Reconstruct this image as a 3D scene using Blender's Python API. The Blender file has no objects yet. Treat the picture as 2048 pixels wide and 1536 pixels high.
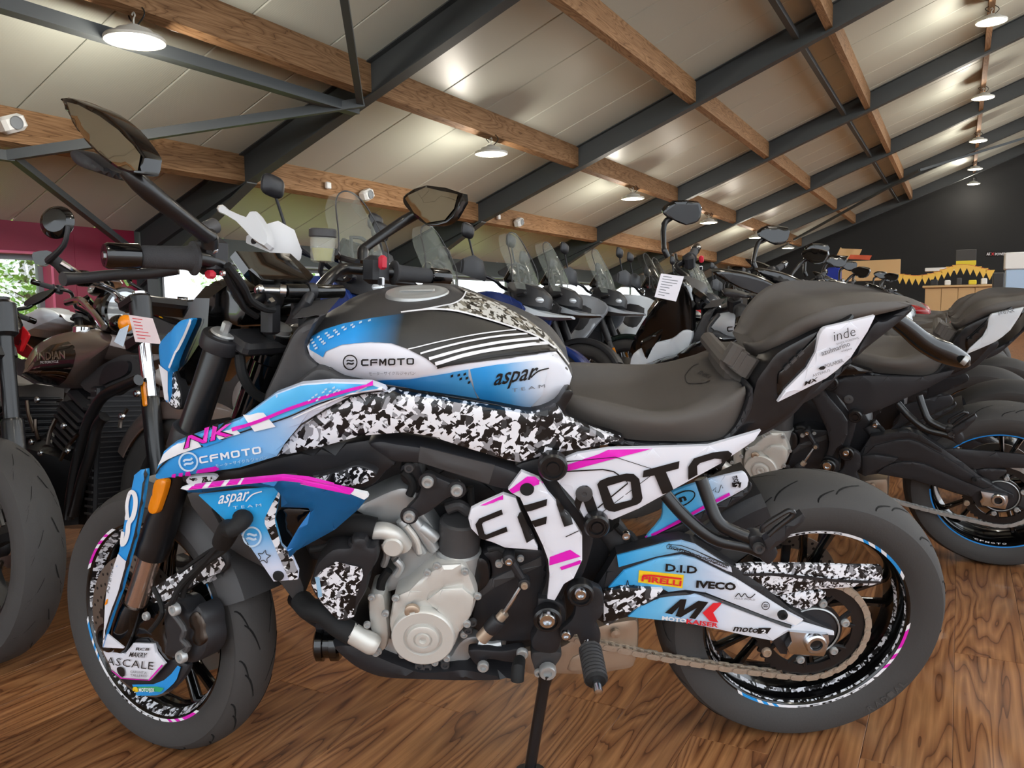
import bpy, math, random
import numpy as np
from mathutils import Vector, Matrix, Quaternion
from mathutils.geometry import delaunay_2d_cdt
from mathutils.bvhtree import BVHTree

SC = bpy.context.scene
COL = SC.collection
random.seed(7)

# ------------------------------------------------------------------ camera
FPX = 1602.0
CAM = Vector((0.0, 0.0, 0.9728))
C_R = Vector((0.99989324, -0.0013622, -0.01454819))
C_D = Vector((-0.01461182, -0.09321585, -0.9955387))
C_F = Vector((0.0, 0.99564499, -0.0932258))
cam_data = bpy.data.cameras.new('camera')
cam_data.sensor_width = 36.0
cam_data.sensor_fit = 'HORIZONTAL'
cam_data.lens = FPX / 2048 * 36.0
cam_data.clip_start = 0.05
cam_data.clip_end = 200
cam = bpy.data.objects.new('camera', cam_data)
COL.objects.link(cam)
cm = Matrix.Identity(4)
for i, v in enumerate((C_R, -C_D, -C_F)):
    for j in range(3):
        cm[j][i] = v[j]
cm.translation = CAM
cam.matrix_world = cm
SC.camera = cam

# ------------------------------------------------------------------ world, light, exposure
SC.view_settings.view_transform = 'Standard'
SC.view_settings.look = 'None'
SC.view_settings.gamma = 1.0
SC.view_settings.use_curve_mapping = False
SC.view_settings.exposure = 0.22
world = bpy.data.worlds.new('world')
SC.world = world
world.use_nodes = True
wn = world.node_tree
wn.nodes['Background'].inputs[0].default_value = (0.87, 0.935, 1.0, 1)
wn.nodes['Background'].inputs[1].default_value = 2.3
LAMP_W = 62.0
try:
    SC.cycles.sample_clamp_indirect = 6.0
    SC.cycles.max_bounces = 5
    SC.cycles.diffuse_bounces = 3
    SC.cycles.glossy_bounces = 3
    SC.cycles.transparent_max_bounces = 10
    SC.cycles.use_adaptive_sampling = True
    SC.cycles.use_light_tree = False
    SC.cycles.adaptive_threshold = 0.07
    SC.cycles.adaptive_min_samples = 16
    SC.cycles.caustics_reflective = False
    SC.cycles.caustics_refractive = False
except Exception:
    pass

# building axes: U runs along the hall, W across it towards the near side, the roof rises along W
AL = 0.5096
UX, UY = math.sin(AL), math.cos(AL)
def bw(u, w, z):
    return Vector((u * UX + w * UY, u * UY - w * UX, z))
SLOPE = 0.391
ZB = 5.397            # height of the beams' underside at w = 0
def roof_z(w, up=0.0):
    return ZB + SLOPE * w + up
sun_d = bpy.data.lights.new('sun', 'SUN'); sun_d.energy = 5.0; sun_d.angle = 0.02; sun_d.color = (1.0, 0.96, 0.88)
sun = bpy.data.objects.new('sun', sun_d); COL.objects.link(sun)
sun.rotation_euler = (Vector((UY, -UX, 0)) * 0.62 + Vector((UX, UY, 0)) * 0.25 + Vector((0, 0, -0.95))).to_track_quat('-Z', 'Y').to_euler()
def area_light(name, loc, rot, sx, sy, power, color):
    l = bpy.data.lights.new(name, 'AREA')
    l.shape = 'RECTANGLE'; l.size = sx; l.size_y = sy; l.energy = power; l.color = color
    o = bpy.data.objects.new(name, l); COL.objects.link(o)
    o.location = loc; o.rotation_euler = rot
    return o

# ------------------------------------------------------------------ helpers: colours and materials
def lin(c):
    c = c / 255.0
    return c / 12.92 if c <= 0.04045 else ((c + 0.055) / 1.055) ** 2.4
def rgb(r, g, b):
    return (lin(r), lin(g), lin(b), 1.0)
MATS = {}
def mat(name, col, rough=0.5, metal=0.0, spec=0.5, coat=0.0, emit=None, estr=0.0, bump=None, trans=0.0, alpha=1.0, ior=1.45):
    m = bpy.data.materials.new(name); m.use_nodes = True
    b = m.node_tree.nodes['Principled BSDF']
    b.inputs['Base Color'].default_value = rgb(*col)
    b.inputs['Roughness'].default_value = rough
    b.inputs['Metallic'].default_value = metal
    b.inputs['Specular IOR Level'].default_value = spec
    b.inputs['Coat Weight'].default_value = coat
    b.inputs['Coat Roughness'].default_value = 0.08
    b.inputs['Transmission Weight'].default_value = trans
    b.inputs['Alpha'].default_value = alpha
    b.inputs['IOR'].default_value = ior
    if emit:
        b.inputs['Emission Color'].default_value = rgb(*emit)
        b.inputs['Emission Strength'].default_value = estr
    if bump:
        sc, st = bump
        nt = m.node_tree
        tc = nt.nodes.new('ShaderNodeTexCoord'); nz = nt.nodes.new('ShaderNodeTexNoise')
        nz.inputs['Scale'].default_value = sc; nz.inputs['Detail'].default_value = 3
        bm_ = nt.nodes.new('ShaderNodeBump'); bm_.inputs['Strength'].default_value = st; bm_.inputs['Distance'].default_value = 0.002
        nt.links.new(tc.outputs['Object'], nz.inputs['Vector']); nt.links.new(nz.outputs['Fac'], bm_.inputs['Height'])
        nt.links.new(bm_.outputs['Normal'], b.inputs['Normal'])
    MATS[name] = m
    return m
def grad_mat(name, stops, p0, p1, rough=0.4, metal=0.0, coat=0.0):
    """colour printed as a fade between two points of the object's own space"""
    m = mat(name, (255, 255, 255), rough, metal, coat=coat)
    nt = m.node_tree; b = nt.nodes['Principled BSDF']
    tc = nt.nodes.new('ShaderNodeTexCoord')
    d = Vector(p1) - Vector(p0); L2 = d.length_squared
    sub = nt.nodes.new('ShaderNodeVectorMath'); sub.operation = 'SUBTRACT'; sub.inputs[1].default_value = p0
    dot = nt.nodes.new('ShaderNodeVectorMath'); dot.operation = 'DOT_PRODUCT'; dot.inputs[1].default_value = d / L2
    cr = nt.nodes.new('ShaderNodeValToRGB')
    el = cr.color_ramp.elements
    while len(el) < len(stops): el.new(0.5)
    for e, (t, c) in zip(el, stops):
        e.position = t; e.color = rgb(*c)
    nt.links.new(tc.outputs['Object'], sub.inputs[0]); nt.links.new(sub.outputs[0], dot.inputs[0])
    nt.links.new(dot.outputs['Value'], cr.inputs[0]); nt.links.new(cr.outputs[0], b.inputs['Base Color'])
    return m
def shard_mat(name, scale=58.0, rough=0.35, cols=((18, 17, 18), (58, 58, 60), (150, 150, 155), (235, 236, 242)), th=(0.42, 0.5, 0.6), coat=0.2):
    """torn black-and-white shard print"""
    m = mat(name, (255, 255, 255), rough, coat=coat)
    nt = m.node_tree; b = nt.nodes['Principled BSDF']; L = nt.links.new
    tc = nt.nodes.new('ShaderNodeTexCoord')
    vals = []
    for k, (rot, sc, st) in enumerate((((0.2, 0.6, 0.1), scale * 0.95, 2.2), ((0.1, -0.75, 0.2), scale * 1.25, 1.9), ((-0.2, 1.35, 0.15), scale * 0.8, 1.6))):
        mp = nt.nodes.new('ShaderNodeMapping'); mp.inputs['Rotation'].default_value = rot
        L(tc.outputs['Object'], mp.inputs['Vector'])
        ms_ = nt.nodes.new('ShaderNodeVectorMath'); ms_.operation = 'MULTIPLY'; ms_.inputs[1].default_value = (1, 1, st); L(mp.outputs[0], ms_.inputs[0])
        v = nt.nodes.new('ShaderNodeTexVoronoi'); v.distance = 'CHEBYCHEV'; v.inputs['Scale'].default_value = sc
        L(ms_.outputs[0], v.inputs['Vector'])
        sp = nt.nodes.new('ShaderNodeSeparateColor'); L(v.outputs['Color'], sp.inputs[0])
        vals.append(sp)
    # choose between the layers cell by cell so that shards overlap
    gt = nt.nodes.new('ShaderNodeMath'); gt.operation = 'GREATER_THAN'; gt.inputs[1].default_value = 0.5
    L(vals[0].outputs[1], gt.inputs[0])
    mx = nt.nodes.new('ShaderNodeMix'); L(gt.outputs[0], mx.inputs[0]); L(vals[1].outputs[0], mx.inputs[2]); L(vals[0].outputs[0], mx.inputs[3])
    gt2 = nt.nodes.new('ShaderNodeMath'); gt2.operation = 'GREATER_THAN'; gt2.inputs[1].default_value = 0.62
    L(vals[2].outputs[1], gt2.inputs[0]); gt2.inputs[1].default_value = 0.72
    mx2 = nt.nodes.new('ShaderNodeMix'); L(gt2.outputs[0], mx2.inputs[0]); L(mx.outputs[0], mx2.inputs[2]); L(vals[2].outputs[0], mx2.inputs[3])
    # broad patches that are mostly dark or mostly light
    nz = nt.nodes.new('ShaderNodeTexNoise'); nz.inputs['Scale'].default_value = scale * 0.16; nz.inputs['Detail'].default_value = 1
    L(tc.outputs['Object'], nz.inputs['Vector'])
    ma = nt.nodes.new('ShaderNodeMath'); ma.operation = 'MULTIPLY_ADD'; ma.inputs[1].default_value = 0.7; ma.inputs[2].default_value = -0.35
    L(nz.outputs['Fac'], ma.inputs[0])
    ad = nt.nodes.new('ShaderNodeMath'); ad.operation = 'ADD'; L(mx2.outputs[0], ad.inputs[0]); L(ma.outputs[0], ad.inputs[1])
    cr = nt.nodes.new('ShaderNodeValToRGB'); cr.color_ramp.interpolation = 'CONSTANT'
    el = cr.color_ramp.elements
    while len(el) < 4: el.new(0.5)
    for e, t, c in zip(el, (0.0,) + th, cols):
        e.position = t; e.color = rgb(*c)
    L(ad.outputs[0], cr.inputs[0]); L(cr.outputs[0], b.inputs['Base Color'])
    return m

# ------------------------------------------------------------------ helpers: tracing
S7 = 700 / 2048
CR = {'A': (0, 380, S7), 'B': (0, 800, S7), 'C': (100, 1010, S7), 'D': (550, 480, S7), 'E': (600, 860, S7), 'F': (1100, 560, S7),
      'G': (1200, 940, S7), 'H': (130, 960, 450 / 1257), 'I': (1290, 930, 620 / 1764), 'J': (1400, 580, 648 / 2048), 'K': (400, 380, 500 / 2048),
      'L': (0, 440, 420 / 2016), 'M': (0, 760, 420 / 2016), 'N': (700, 380, S7), 'P': (1600, 560, 448 / 2024), 'Q': (1030, 840, 300 / 1646), 'Z': (0, 0, 1.0)}
def T(s):
    """outline measured on an enlarged view of the photograph -> positions in the 2048 x 1536 frame"""
    out = []; k = CR['Z']
    it = iter(s.split())
    for a in it:
        if a in CR:
            k = CR[a]; continue
        b = next(it)
        out.append((k[0] + float(a) * k[2], k[1] + float(b) * k[2]))
    return out
def ray(px, py):
    return C_R * ((px - 1024) / FPX) + C_D * ((py - 768) / FPX) + C_F
class Frame:
    """a space of its own (a motorcycle, its steered front end, the hall) in which traced outlines get their depth"""
    def __init__(self, M, local=None):
        self.M = M; self.I = M.inverted(); self.local = local
        self.o = self.I @ CAM; self.R3 = self.I.to_3x3()
    def dirn(self, px, py):
        return self.R3 @ ray(px, py)
    def at(self, px, py, y):
        d = self.dirn(px, py); o = self.o
        if callable(y):
            yy = y(None, None)
            for _ in range(14):
                t = (yy - o.y) / d.y; p = o + d * t; yy = y(p.x, p.z)
            t = (yy - o.y) / d.y
            p = o + d * t
            return Vector((p.x, yy, p.z))
        t = (y - o.y) / d.y
        return o + d * t
    def px(self, p):
        q = self.M @ Vector(p) - CAM
        z = q.dot(C_F)
        return (1024 + FPX * q.dot(C_R) / z, 768 + FPX * q.dot(C_D) / z)
def crom(pts, n=4, closed=True):
    """smooth curve through the points"""
    P = [Vector(p) for p in pts]; m = len(P); out = []
    rng = range(m) if closed else range(m - 1)
    for i in rng:
        p1, p2 = P[i], P[(i + 1) % m]
        p0 = P[i - 1] if (closed or i > 0) else p1
        p3 = P[(i + 2) % m] if (closed or i + 2 < m) else p2
        for k in range(n):
            t = k / n
            out.append(0.5 * ((2 * p1) + (p2 - p0) * t + (2 * p0 - 5 * p1 + 4 * p2 - p3) * t * t + (3 * p1 - p0 - 3 * p2 + p3) * t ** 3))
    if not closed: out.append(P[-1])
    return out
def resamp(pts, n):
    P = np.array([tuple(p) for p in pts], float)
    s = np.r_[0, np.cumsum(np.linalg.norm(np.diff(P, axis=0), axis=1))]
    u = np.linspace(0, s[-1], n)
    return [Vector([np.interp(x, s, P[:, k]) for k in range(P.shape[1])]) for x in u]

# ------------------------------------------------------------------ helpers: objects
def new(name, verts, faces, m, parent=None, M=None, smooth=True, angle=0.6, mi=None):
    me = bpy.data.meshes.new(name)
    me.from_pydata([tuple(v) for v in verts], [], faces)
    for mm in (m if isinstance(m, (list, tuple)) else [m]):
        me.materials.append(mm)
    if mi is not None:
        me.polygons.foreach_set('material_index', mi)
    if smooth:
        me.polygons.foreach_set('use_smooth', [True] * len(me.polygons))
        me.set_sharp_from_angle(angle=angle)
    me.update()
    o = bpy.data.objects.new(name, me); COL.objects.link(o)
    if parent is not None: o.parent = parent
    if M is not None: o.matrix_local = M
    return o
def copy_of(o, parent=None, M=None, name=None):
    c = o.copy(); COL.objects.link(c)
    if name: c.name = name
    c.parent = parent
    if M is not None: c.matrix_local = M
    return c
def thing(name, label, cat, M=None, group=None):
    o = bpy.data.objects.new(name, None); COL.objects.link(o)
    o.empty_display_size = 0.1
    o['label'] = label; o['category'] = cat
    if group: o['group'] = group
    if M is not None: o.matrix_world = M
    return o
def tag(o, label, cat, group=None, kind=None):
    o['label'] = label; o['category'] = cat
    if group: o['group'] = group
    if kind: o['kind'] = kind
    return o
def struct(o, label=None):
    o['kind'] = 'structure'
    if label: o['label'] = label
    return o
class MB:
    """collects simple shapes of one part"""
    def __init__(self): self.v = []; self.f = []; self.mi = []; self.cur = 0
    def add(self, v, f):
        n = len(self.v); self.v += [Vector(p) for p in v]; self.f += [tuple(i + n for i in q) for q in f]; self.mi += [self.cur] * len(f); return self
    def box(self, c, s, R=None, bev=0.0):
        c = Vector(c); hx, hy, hz = (k / 2 for k in s)
        if bev > 0:
            bev = min(bev, hx * .9, hy * .9, hz * .9)
            rings = []
            for (zz, k) in ((-hz, bev), (-hz + bev, 0), (hz - bev, 0), (hz, bev)):
                a, b = hx - k, hy - k; e = bev * .99
                a = max(a, e * 1.01); b = max(b, e * 1.01)
                rings.append([Vector(p) for p in ((a - e, -b, zz), (a, -b + e, zz), (a, b - e, zz), (a - e, b, zz), (-a + e, b, zz), (-a, b - e, zz), (-a, -b + e, zz), (-a + e, -b, zz))])
            v = [p for r in rings for p in r]; f = []
            for i in range(3):
                for j in range(8):
                    f.append((i * 8 + j, i * 8 + (j + 1) % 8, i * 8 + 8 + (j + 1) % 8, i * 8 + 8 + j))
            f.append(tuple(range(7, -1, -1))); f.append(tuple(range(24, 32)))
        else:
            v = [Vector((x, y, z)) for x in (-hx, hx) for y in (-hy, hy) for z in (-hz, hz)]
            f = [(0, 1, 3, 2), (4, 6, 7, 5), (0, 4, 5, 1), (2, 3, 7, 6), (0, 2, 6, 4), (1, 5, 7, 3)]
        if R is not None: v = [R @ p for p in v]
        return self.add([p + c for p in v], f)
    def tube(self, pts, r, n=8, smooth=0, closed=False, cap=True):
        P = [Vector(p) for p in pts]
        if smooth: 
            rr = r
            if isinstance(r, (list, tuple)):
                Q = [Vector((p.x, p.y, p.z, q)) for p, q in zip(P, r)]
                Q = crom(Q, smooth, closed); P = [Vector(q[:3]) for q in Q]; r = [q[3] for q in Q]
            else: P = crom(P, smooth, closed)
        m = len(P); rs = r if isinstance(r, (list, tuple)) else [r] * m
        up = None; v = []
        for i in range(m):
            a = P[i - 1] if (i > 0 or closed) else P[i]; b = P[(i + 1) % m] if (i < m - 1 or closed) else P[i]
            t = (b - a)
            if t.length < 1e-9: t = Vector((0, 0, 1))
            t.normalize()
            if up is None:
                up = Vector((0, 0, 1)) if abs(t.z) < 0.9 else Vector((1, 0, 0))
            x = up - t * up.dot(t); x.normalize(); y = t.cross(x); up = x
            for k in range(n):
                q = 2 * math.pi * k / n
                v.append(P[i] + (x * math.cos(q) + y * math.sin(q)) * rs[i])
        f = []
        for i in range(m if closed else m - 1):
            for k in range(n):
                j = (i + 1) % m
                f.append((i * n + k, j * n + k, j * n + (k + 1) % n, i * n + (k + 1) % n))
        if cap and not closed:
            f.append(tuple(range(n))); f.append(tuple(range(m * n - 1, (m - 1) * n - 1, -1)))
        return self.add(v, [q[::-1] for q in f])
    def cyl(self, a, b, r, r2=None, n=20, bev=0.0):
        a = Vector(a); b = Vector(b); r2 = r if r2 is None else r2
        if bev > 0:
            t = (b - a).normalized() * bev
            return self.tube([a, a + t * .3, a + t, b - t, b - t * .3, b], [r - bev, r - bev * .3, r, r2, r2 - bev * .3, r2 - bev], n)
        return self.tube([a, b], [r, r2], n)
    def lathe(self, prof, n=48, c=(0, 0, 0), a0=0.0, a1=2 * math.pi, ax='y', R=None):
        full = abs(a1 - a0 - 2 * math.pi) < 1e-6
        m = n if full else n + 1; k = len(prof); c = Vector(c); v = []; f = []
        for i in range(m):
            q = a0 + (a1 - a0) * i / n; cs, sn = math.cos(q), math.sin(q)
            for r, y in prof:
                p = Vector((r * cs, y, r * sn)) if ax == 'y' else (Vector((r * cs, r * sn, y)) if ax == 'z' else Vector((y, r * cs, r * sn)))
                if R is not None: p = R @ p
                v.append(p + c)
        for i in range(n):
            j = (i + 1) % m
            for t in range(k - 1):
                f.append((i * k + t, i * k + t + 1, j * k + t + 1, j * k + t))
        return self.add(v, f)
    def loft(self, secs, cap=True, closed=True):
        n = len(secs[0]); v = [p for s in secs for p in s]; f = []
        for i in range(len(secs) - 1):
            for k in range(n if closed else n - 1):
                f.append((i * n + k, i * n + (k + 1) % n, (i + 1) * n + (k + 1) % n, (i + 1) * n + k))
        if cap:
            f.append(tuple(range(n - 1, -1, -1))); f.append(tuple(range((len(secs) - 1) * n, len(secs) * n)))
        return self.add(v, f)
    def ball(self, c, s, n=12, m=8, R=None):
        prof = [(math.sin(math.pi * i / m), math.cos(math.pi * i / m)) for i in range(m + 1)]
        c = Vector(c); v = []; f = []
        for i in range(m + 1):
            for k in range(n):
                q = 2 * math.pi * k / n
                p = Vector((prof[i][0] * math.cos(q) * s[0], prof[i][0] * math.sin(q) * s[1], prof[i][1] * s[2]))
                if R is not None: p = R @ p
                v.append(p + c)
        for i in range(m):
            for k in range(n):
                f.append((i * n + k, (i + 1) * n + k, (i + 1) * n + (k + 1) % n, i * n + (k + 1) % n))
        return self.add(v, f)
    def build(self, name, m, parent=None, M=None, smooth=True, angle=0.6):
        return new(name, self.v, self.f, m, parent, M, smooth, angle, self.mi if isinstance(m, (list, tuple)) else None)
def inside(P, poly):
    x, y = P[:, 0], P[:, 1]; c = np.zeros(len(P), bool); n = len(poly)
    for i in range(n):
        x1, y1 = poly[i]; x2, y2 = poly[(i + 1) % n]
        if y1 == y2: continue
        k = ((y1 > y) != (y2 > y)) & (x < (x2 - x1) * (y - y1) / (y2 - y1) + x1)
        c ^= k
    return c
def edist(P, poly):
    A = np.array(poly); Bq = np.roll(A, -1, 0); d = np.full(len(P), 1e9)
    for a, b in zip(A, Bq):
        ab = b - a; L = ab @ ab
        t = np.clip(((P - a) @ ab) / max(L, 1e-12), 0, 1)
        d = np.minimum(d, np.linalg.norm(P - (a + t[:, None] * ab), axis=1))
    return d
def fill(poly, g, holes=(), ring=None):
    """triangulated area: outline + inner grid (2-D)"""
    loops = [poly] + list(holes)
    A = np.array(poly); lo, hi = A.min(0), A.max(0)
    nx = max(1, int((hi[0] - lo[0]) / g)); ny = max(1, int((hi[1] - lo[1]) / g))
    gx, gy = np.meshgrid(lo[0] + (np.arange(nx) + .5) * (hi[0] - lo[0]) / nx, lo[1] + (np.arange(ny) + .5) * (hi[1] - lo[1]) / ny)
    G = np.stack([gx.ravel(), gy.ravel()], 1)
    ins = inside(G, poly); dd = edist(G, poly)
    for h in holes:
        ins &= ~inside(G, h); dd = np.minimum(dd, edist(G, h))
    lim = max(0.45 * g, (ring[-1] * 1.35 if ring else 0))
    G = G[ins & (dd > lim)]
    extra = []
    if ring:
        for lp in loops:
            Aq = np.array(lp); tn = np.roll(Aq, -1, 0) - np.roll(Aq, 1, 0); ln = np.linalg.norm(tn, axis=1) + 1e-12
            nr = np.stack([-tn[:, 1], tn[:, 0]], 1) / ln[:, None]
            for r in ring:
                for sg in (1, -1):
                    Q = Aq + nr * r * sg
                    k = inside(Q, poly)
                    for h in holes: k &= ~inside(Q, h)
                    dq = np.min([edist(Q, l2) for l2 in loops], axis=0)
                    extra.append(Q[k & (dq > r * 0.85)])
    pts = []; edges = []
    for lp in loops:
        n0 = len(pts); pts += [tuple(p) for p in lp]; m = len(lp)
        edges += [(n0 + i, n0 + (i + 1) % m) for i in range(m)]
    nb = len(pts)
    pts += [tuple(p) for e in extra for p in e] + [tuple(p) for p in G]
    r = delaunay_2d_cdt([Vector(p) for p in pts], edges, [], 0, 1e-7)
    V = np.array([tuple(v) for v in r[0]]); F = r[2]
    if len(F) == 0: return V, [], [], np.zeros(len(V))
    cen = np.array([V[list(f)].mean(0) for f in F])
    k = inside(cen, poly)
    for h in holes: k &= ~inside(cen, h)
    F = [tuple(f) for f, kk in zip(F, k) if kk]
    d = np.min([edist(V, l2) for l2 in loops], axis=0)
    cnt = {}
    for f in F:
        for a, b in zip(f, f[1:] + f[:1]):
            cnt[(a, b)] = 1
    bnd = [(a, b) for (a, b) in cnt if (b, a) not in cnt]
    return V, F, bnd, d
def panel(name, parent, fr, outline, surf, thick, m, r=0.004, g=0.014, sm=3, holes=(), M=None, back=True, angle=0.6):
    """a moulded piece: traced outline, own depth (surf), rounded rim, thickness"""
    def loc(ol):
        if sm: ol = [tuple(p) for p in crom(ol, sm)]
        q = [fr.at(x, y, surf) for x, y in ol]
        return [(p.x, p.z) for p in q]
    poly = loc(outline); hp = [loc(h) for h in holes]
    V, F, bnd, d = fill(poly, g, hp, ring=(r * .3, r) if r > 0 else None)
    return relief(name, parent, V, F, bnd, d, surf, thick, m, r, M, back, angle)
def relief(name, parent, V, F, bnd, d, surf, thick, m, r, M=None, back=True, angle=0.6):
    sf = surf if callable(surf) else (lambda x, z: surf)
    vf = []; vb = []
    for (x, z), dd in zip(V, d):
        y = sf(x, z)
        e = 0.0
        if r > 0 and dd < r: e = r - math.sqrt(max(0, r * r - (r - dd) ** 2))
        vf.append(Vector((x, y + e, z))); vb.append(Vector((x, y + thick, z)))
    n = len(vf)
    # face the camera side (-y)
    def orient(f):
        a, b, c = (vf[i] for i in f[:3])
        return f if (b - a).cross(c - a).y < 0 else f[::-1]
    F2 = [orient(f) for f in F]
    flip = bool(F) and F2[0] != F[0]
    faces = list(F2)
    if back:
        faces += [tuple(n + i for i in f[::-1]) for f in F2]
        for a, b in bnd:
            q = (b, a, n + a, n + b) if not flip else (a, b, n + b, n + a)
            faces.append(q)
        verts = vf + vb
    else: verts = vf
    return new(name, verts, faces, m, parent, M, True, angle)
BVH = {}
def bvh_of(o):
    if o.name not in BVH:
        me = o.data
        BVH[o.name] = BVHTree.FromPolygons([v.co.copy() for v in me.vertices], [tuple(p.vertices) for p in me.polygons])
    return BVH[o.name]
def project(o, fr, pts, lift):
    """drop positions of the photograph onto the surface of a part (in the part's own space)"""
    t = bvh_of(o); out = []; miss = []
    for i, (x, y) in enumerate(pts):
        d = fr.dirn(x, y).normalized()
        h = t.ray_cast(fr.o, d)
        if h[0] is None: out.append(None); miss.append(i); continue
        n = h[1] if h[1].dot(d) < 0 else -h[1]
        out.append(h[0] + n * lift * 0.75 - d * lift * 0.5)
    if miss:
        ok = [i for i in range(len(out)) if out[i] is not None]
        if not ok: return None
        A = np.array([pts[i] for i in ok])
        for i in miss:
            j = ok[int(np.argmin(((A - np.array(pts[i])) ** 2).sum(1)))]
            out[i] = fr.at(pts[i][0], pts[i][1], out[j].y)
    return out
def decal(o, fr, outline, m, lift=0.0022, g=7.0, sm=0, name='decal', holes=()):
    """printed area stuck on part o"""
    if sm: outline = [tuple(p) for p in crom(outline, sm)]
    else:
        o2 = []
        for i in range(len(outline)):
            a = Vector(outline[i]); b = Vector(outline[(i + 1) % len(outline)])
            k = max(1, int((b - a).length / (g * 1.3)))
            o2 += [tuple(a.lerp(b, t / k)) for t in range(k)]
        outline = o2
    V, F, bnd, d = fill(outline, g, holes)
    P = project(o, fr, [tuple(v) for v in V], lift)
    if P is None or not F: return None
    f2 = []
    for f in F:
        a, b, c = (P[i] for i in f[:3])
        n = (b - a).cross(c - a)
        f2.append(f if n.dot(fr.o - a) > 0 else f[::-1])
    return new(name, P, f2, m, o, None, True, 1.2)
FONT = {}
def glyphs(s, bold=0.0, space=1.0):
    k = (s, bold, space)
    if k not in FONT:
        cu = bpy.data.curves.new('txt', 'FONT'); cu.body = s; cu.size = 1.0; cu.resolution_u = 2; cu.offset = bold; cu.space_character = space
        ob = bpy.data.objects.new('txt', cu); COL.objects.link(ob)
        dg = bpy.context.evaluated_depsgraph_get()
        me = ob.evaluated_get(dg).to_mesh()
        v = [tuple(p.co)[:2] for p in me.vertices]; f = [tuple(p.vertices) for p in me.polygons]
        ob.evaluated_get(dg).to_mesh_clear()
        bpy.data.objects.remove(ob); bpy.data.curves.remove(cu)
        A = np.array(v) if v else np.zeros((1, 2))
        lo, hi = A.min(0), A.max(0)
        FONT[k] = (A - lo, f, hi - lo)
    return FONT[k]
def text(o, fr, s, p0, p1, h, m, shear=0.0, bold=0.0, lift=0.0035, space=1.0, up=None, name='lettering'):
    """lettering on part o: baseline from p0 to p1, h high (frame positions)"""
    A, F, sz = glyphs(s, bold, space)
    p0 = Vector(p0); p1 = Vector(p1); ux = p1 - p0
    uy = Vector((ux.y, -ux.x)).normalized() * h if up is None else Vector(up)
    uy = uy + ux.normalized() * shear * h
    pts = [tuple(p0 + ux * (a / sz[0]) + uy * (b / max(sz[1], 1e-6))) for a, b in A]
    P = project(o, fr, pts, lift)
    if P is None: return None
    f2 = []
    for f in F:
        a, b, c = (P[i] for i in f[:3])
        n = (b - a).cross(c - a)
        f2.append(f if n.dot(fr.o - a) > 0 else f[::-1])
    return new(name, P, f2, m, o, None, False)
def stroke_poly(pts, w, sm=4, closed=False):
    """outline of a brush stroke of width w along pts"""
    P = crom([Vector(p) for p in pts], sm, closed) if sm else [Vector(p) for p in pts]
    L = []; Rr = []
    n = len(P)
    for i in range(n):
        a = P[max(0, i - 1)]; b = P[min(n - 1, i + 1)]; t = (b - a).normalized(); q = Vector((-t.y, t.x))
        ww = w[min(len(w) - 1, int(i / n * len(w)))] if isinstance(w, (list, tuple)) else w
        L.append(tuple(P[i] + q * ww / 2)); Rr.append(tuple(P[i] - q * ww / 2))
    return L + Rr[::-1]
def stroke(o, fr, pts, w, m, sm=4, lift=0.0035, name='decal'):
    P = crom([Vector(p) for p in pts], sm, False) if sm else [Vector(p) for p in pts]
    n = len(P); v2 = []; F = []
    for i in range(n):
        a = P[max(0, i - 1)]; b = P[min(n - 1, i + 1)]; t = (b - a).normalized(); q = Vector((-t.y, t.x))
        v2 += [tuple(P[i] + q * w / 2), tuple(P[i] - q * w / 2)]
        if i: F.append((2 * i - 2, 2 * i - 1, 2 * i + 1, 2 * i))
    Q = project(o, fr, v2, lift)
    if Q is None: return None
    a, b, c = (Q[i] for i in F[0][:3])
    if (b - a).cross(c - a).dot(fr.o - a) < 0: F = [f[::-1] for f in F]
    return new(name, Q, F, m, o, None, False)
def multi(o, fr, polys, m, lift=0.0035, name='decal'):
    """several small printed marks on part o, one print"""
    V = []; F = []
    for pl in polys:
        Q = project(o, fr, pl, lift)
        if Q is None: continue
        n = len(V); V += Q; f = tuple(range(n, n + len(pl)))
        a, b, c = (V[i] for i in f[:3])
        if (b - a).cross(c - a).dot(fr.o - a) < 0: f = f[::-1]
        F.append(f)
    return new(name, V, F, m, o, None, False) if F else None
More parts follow.
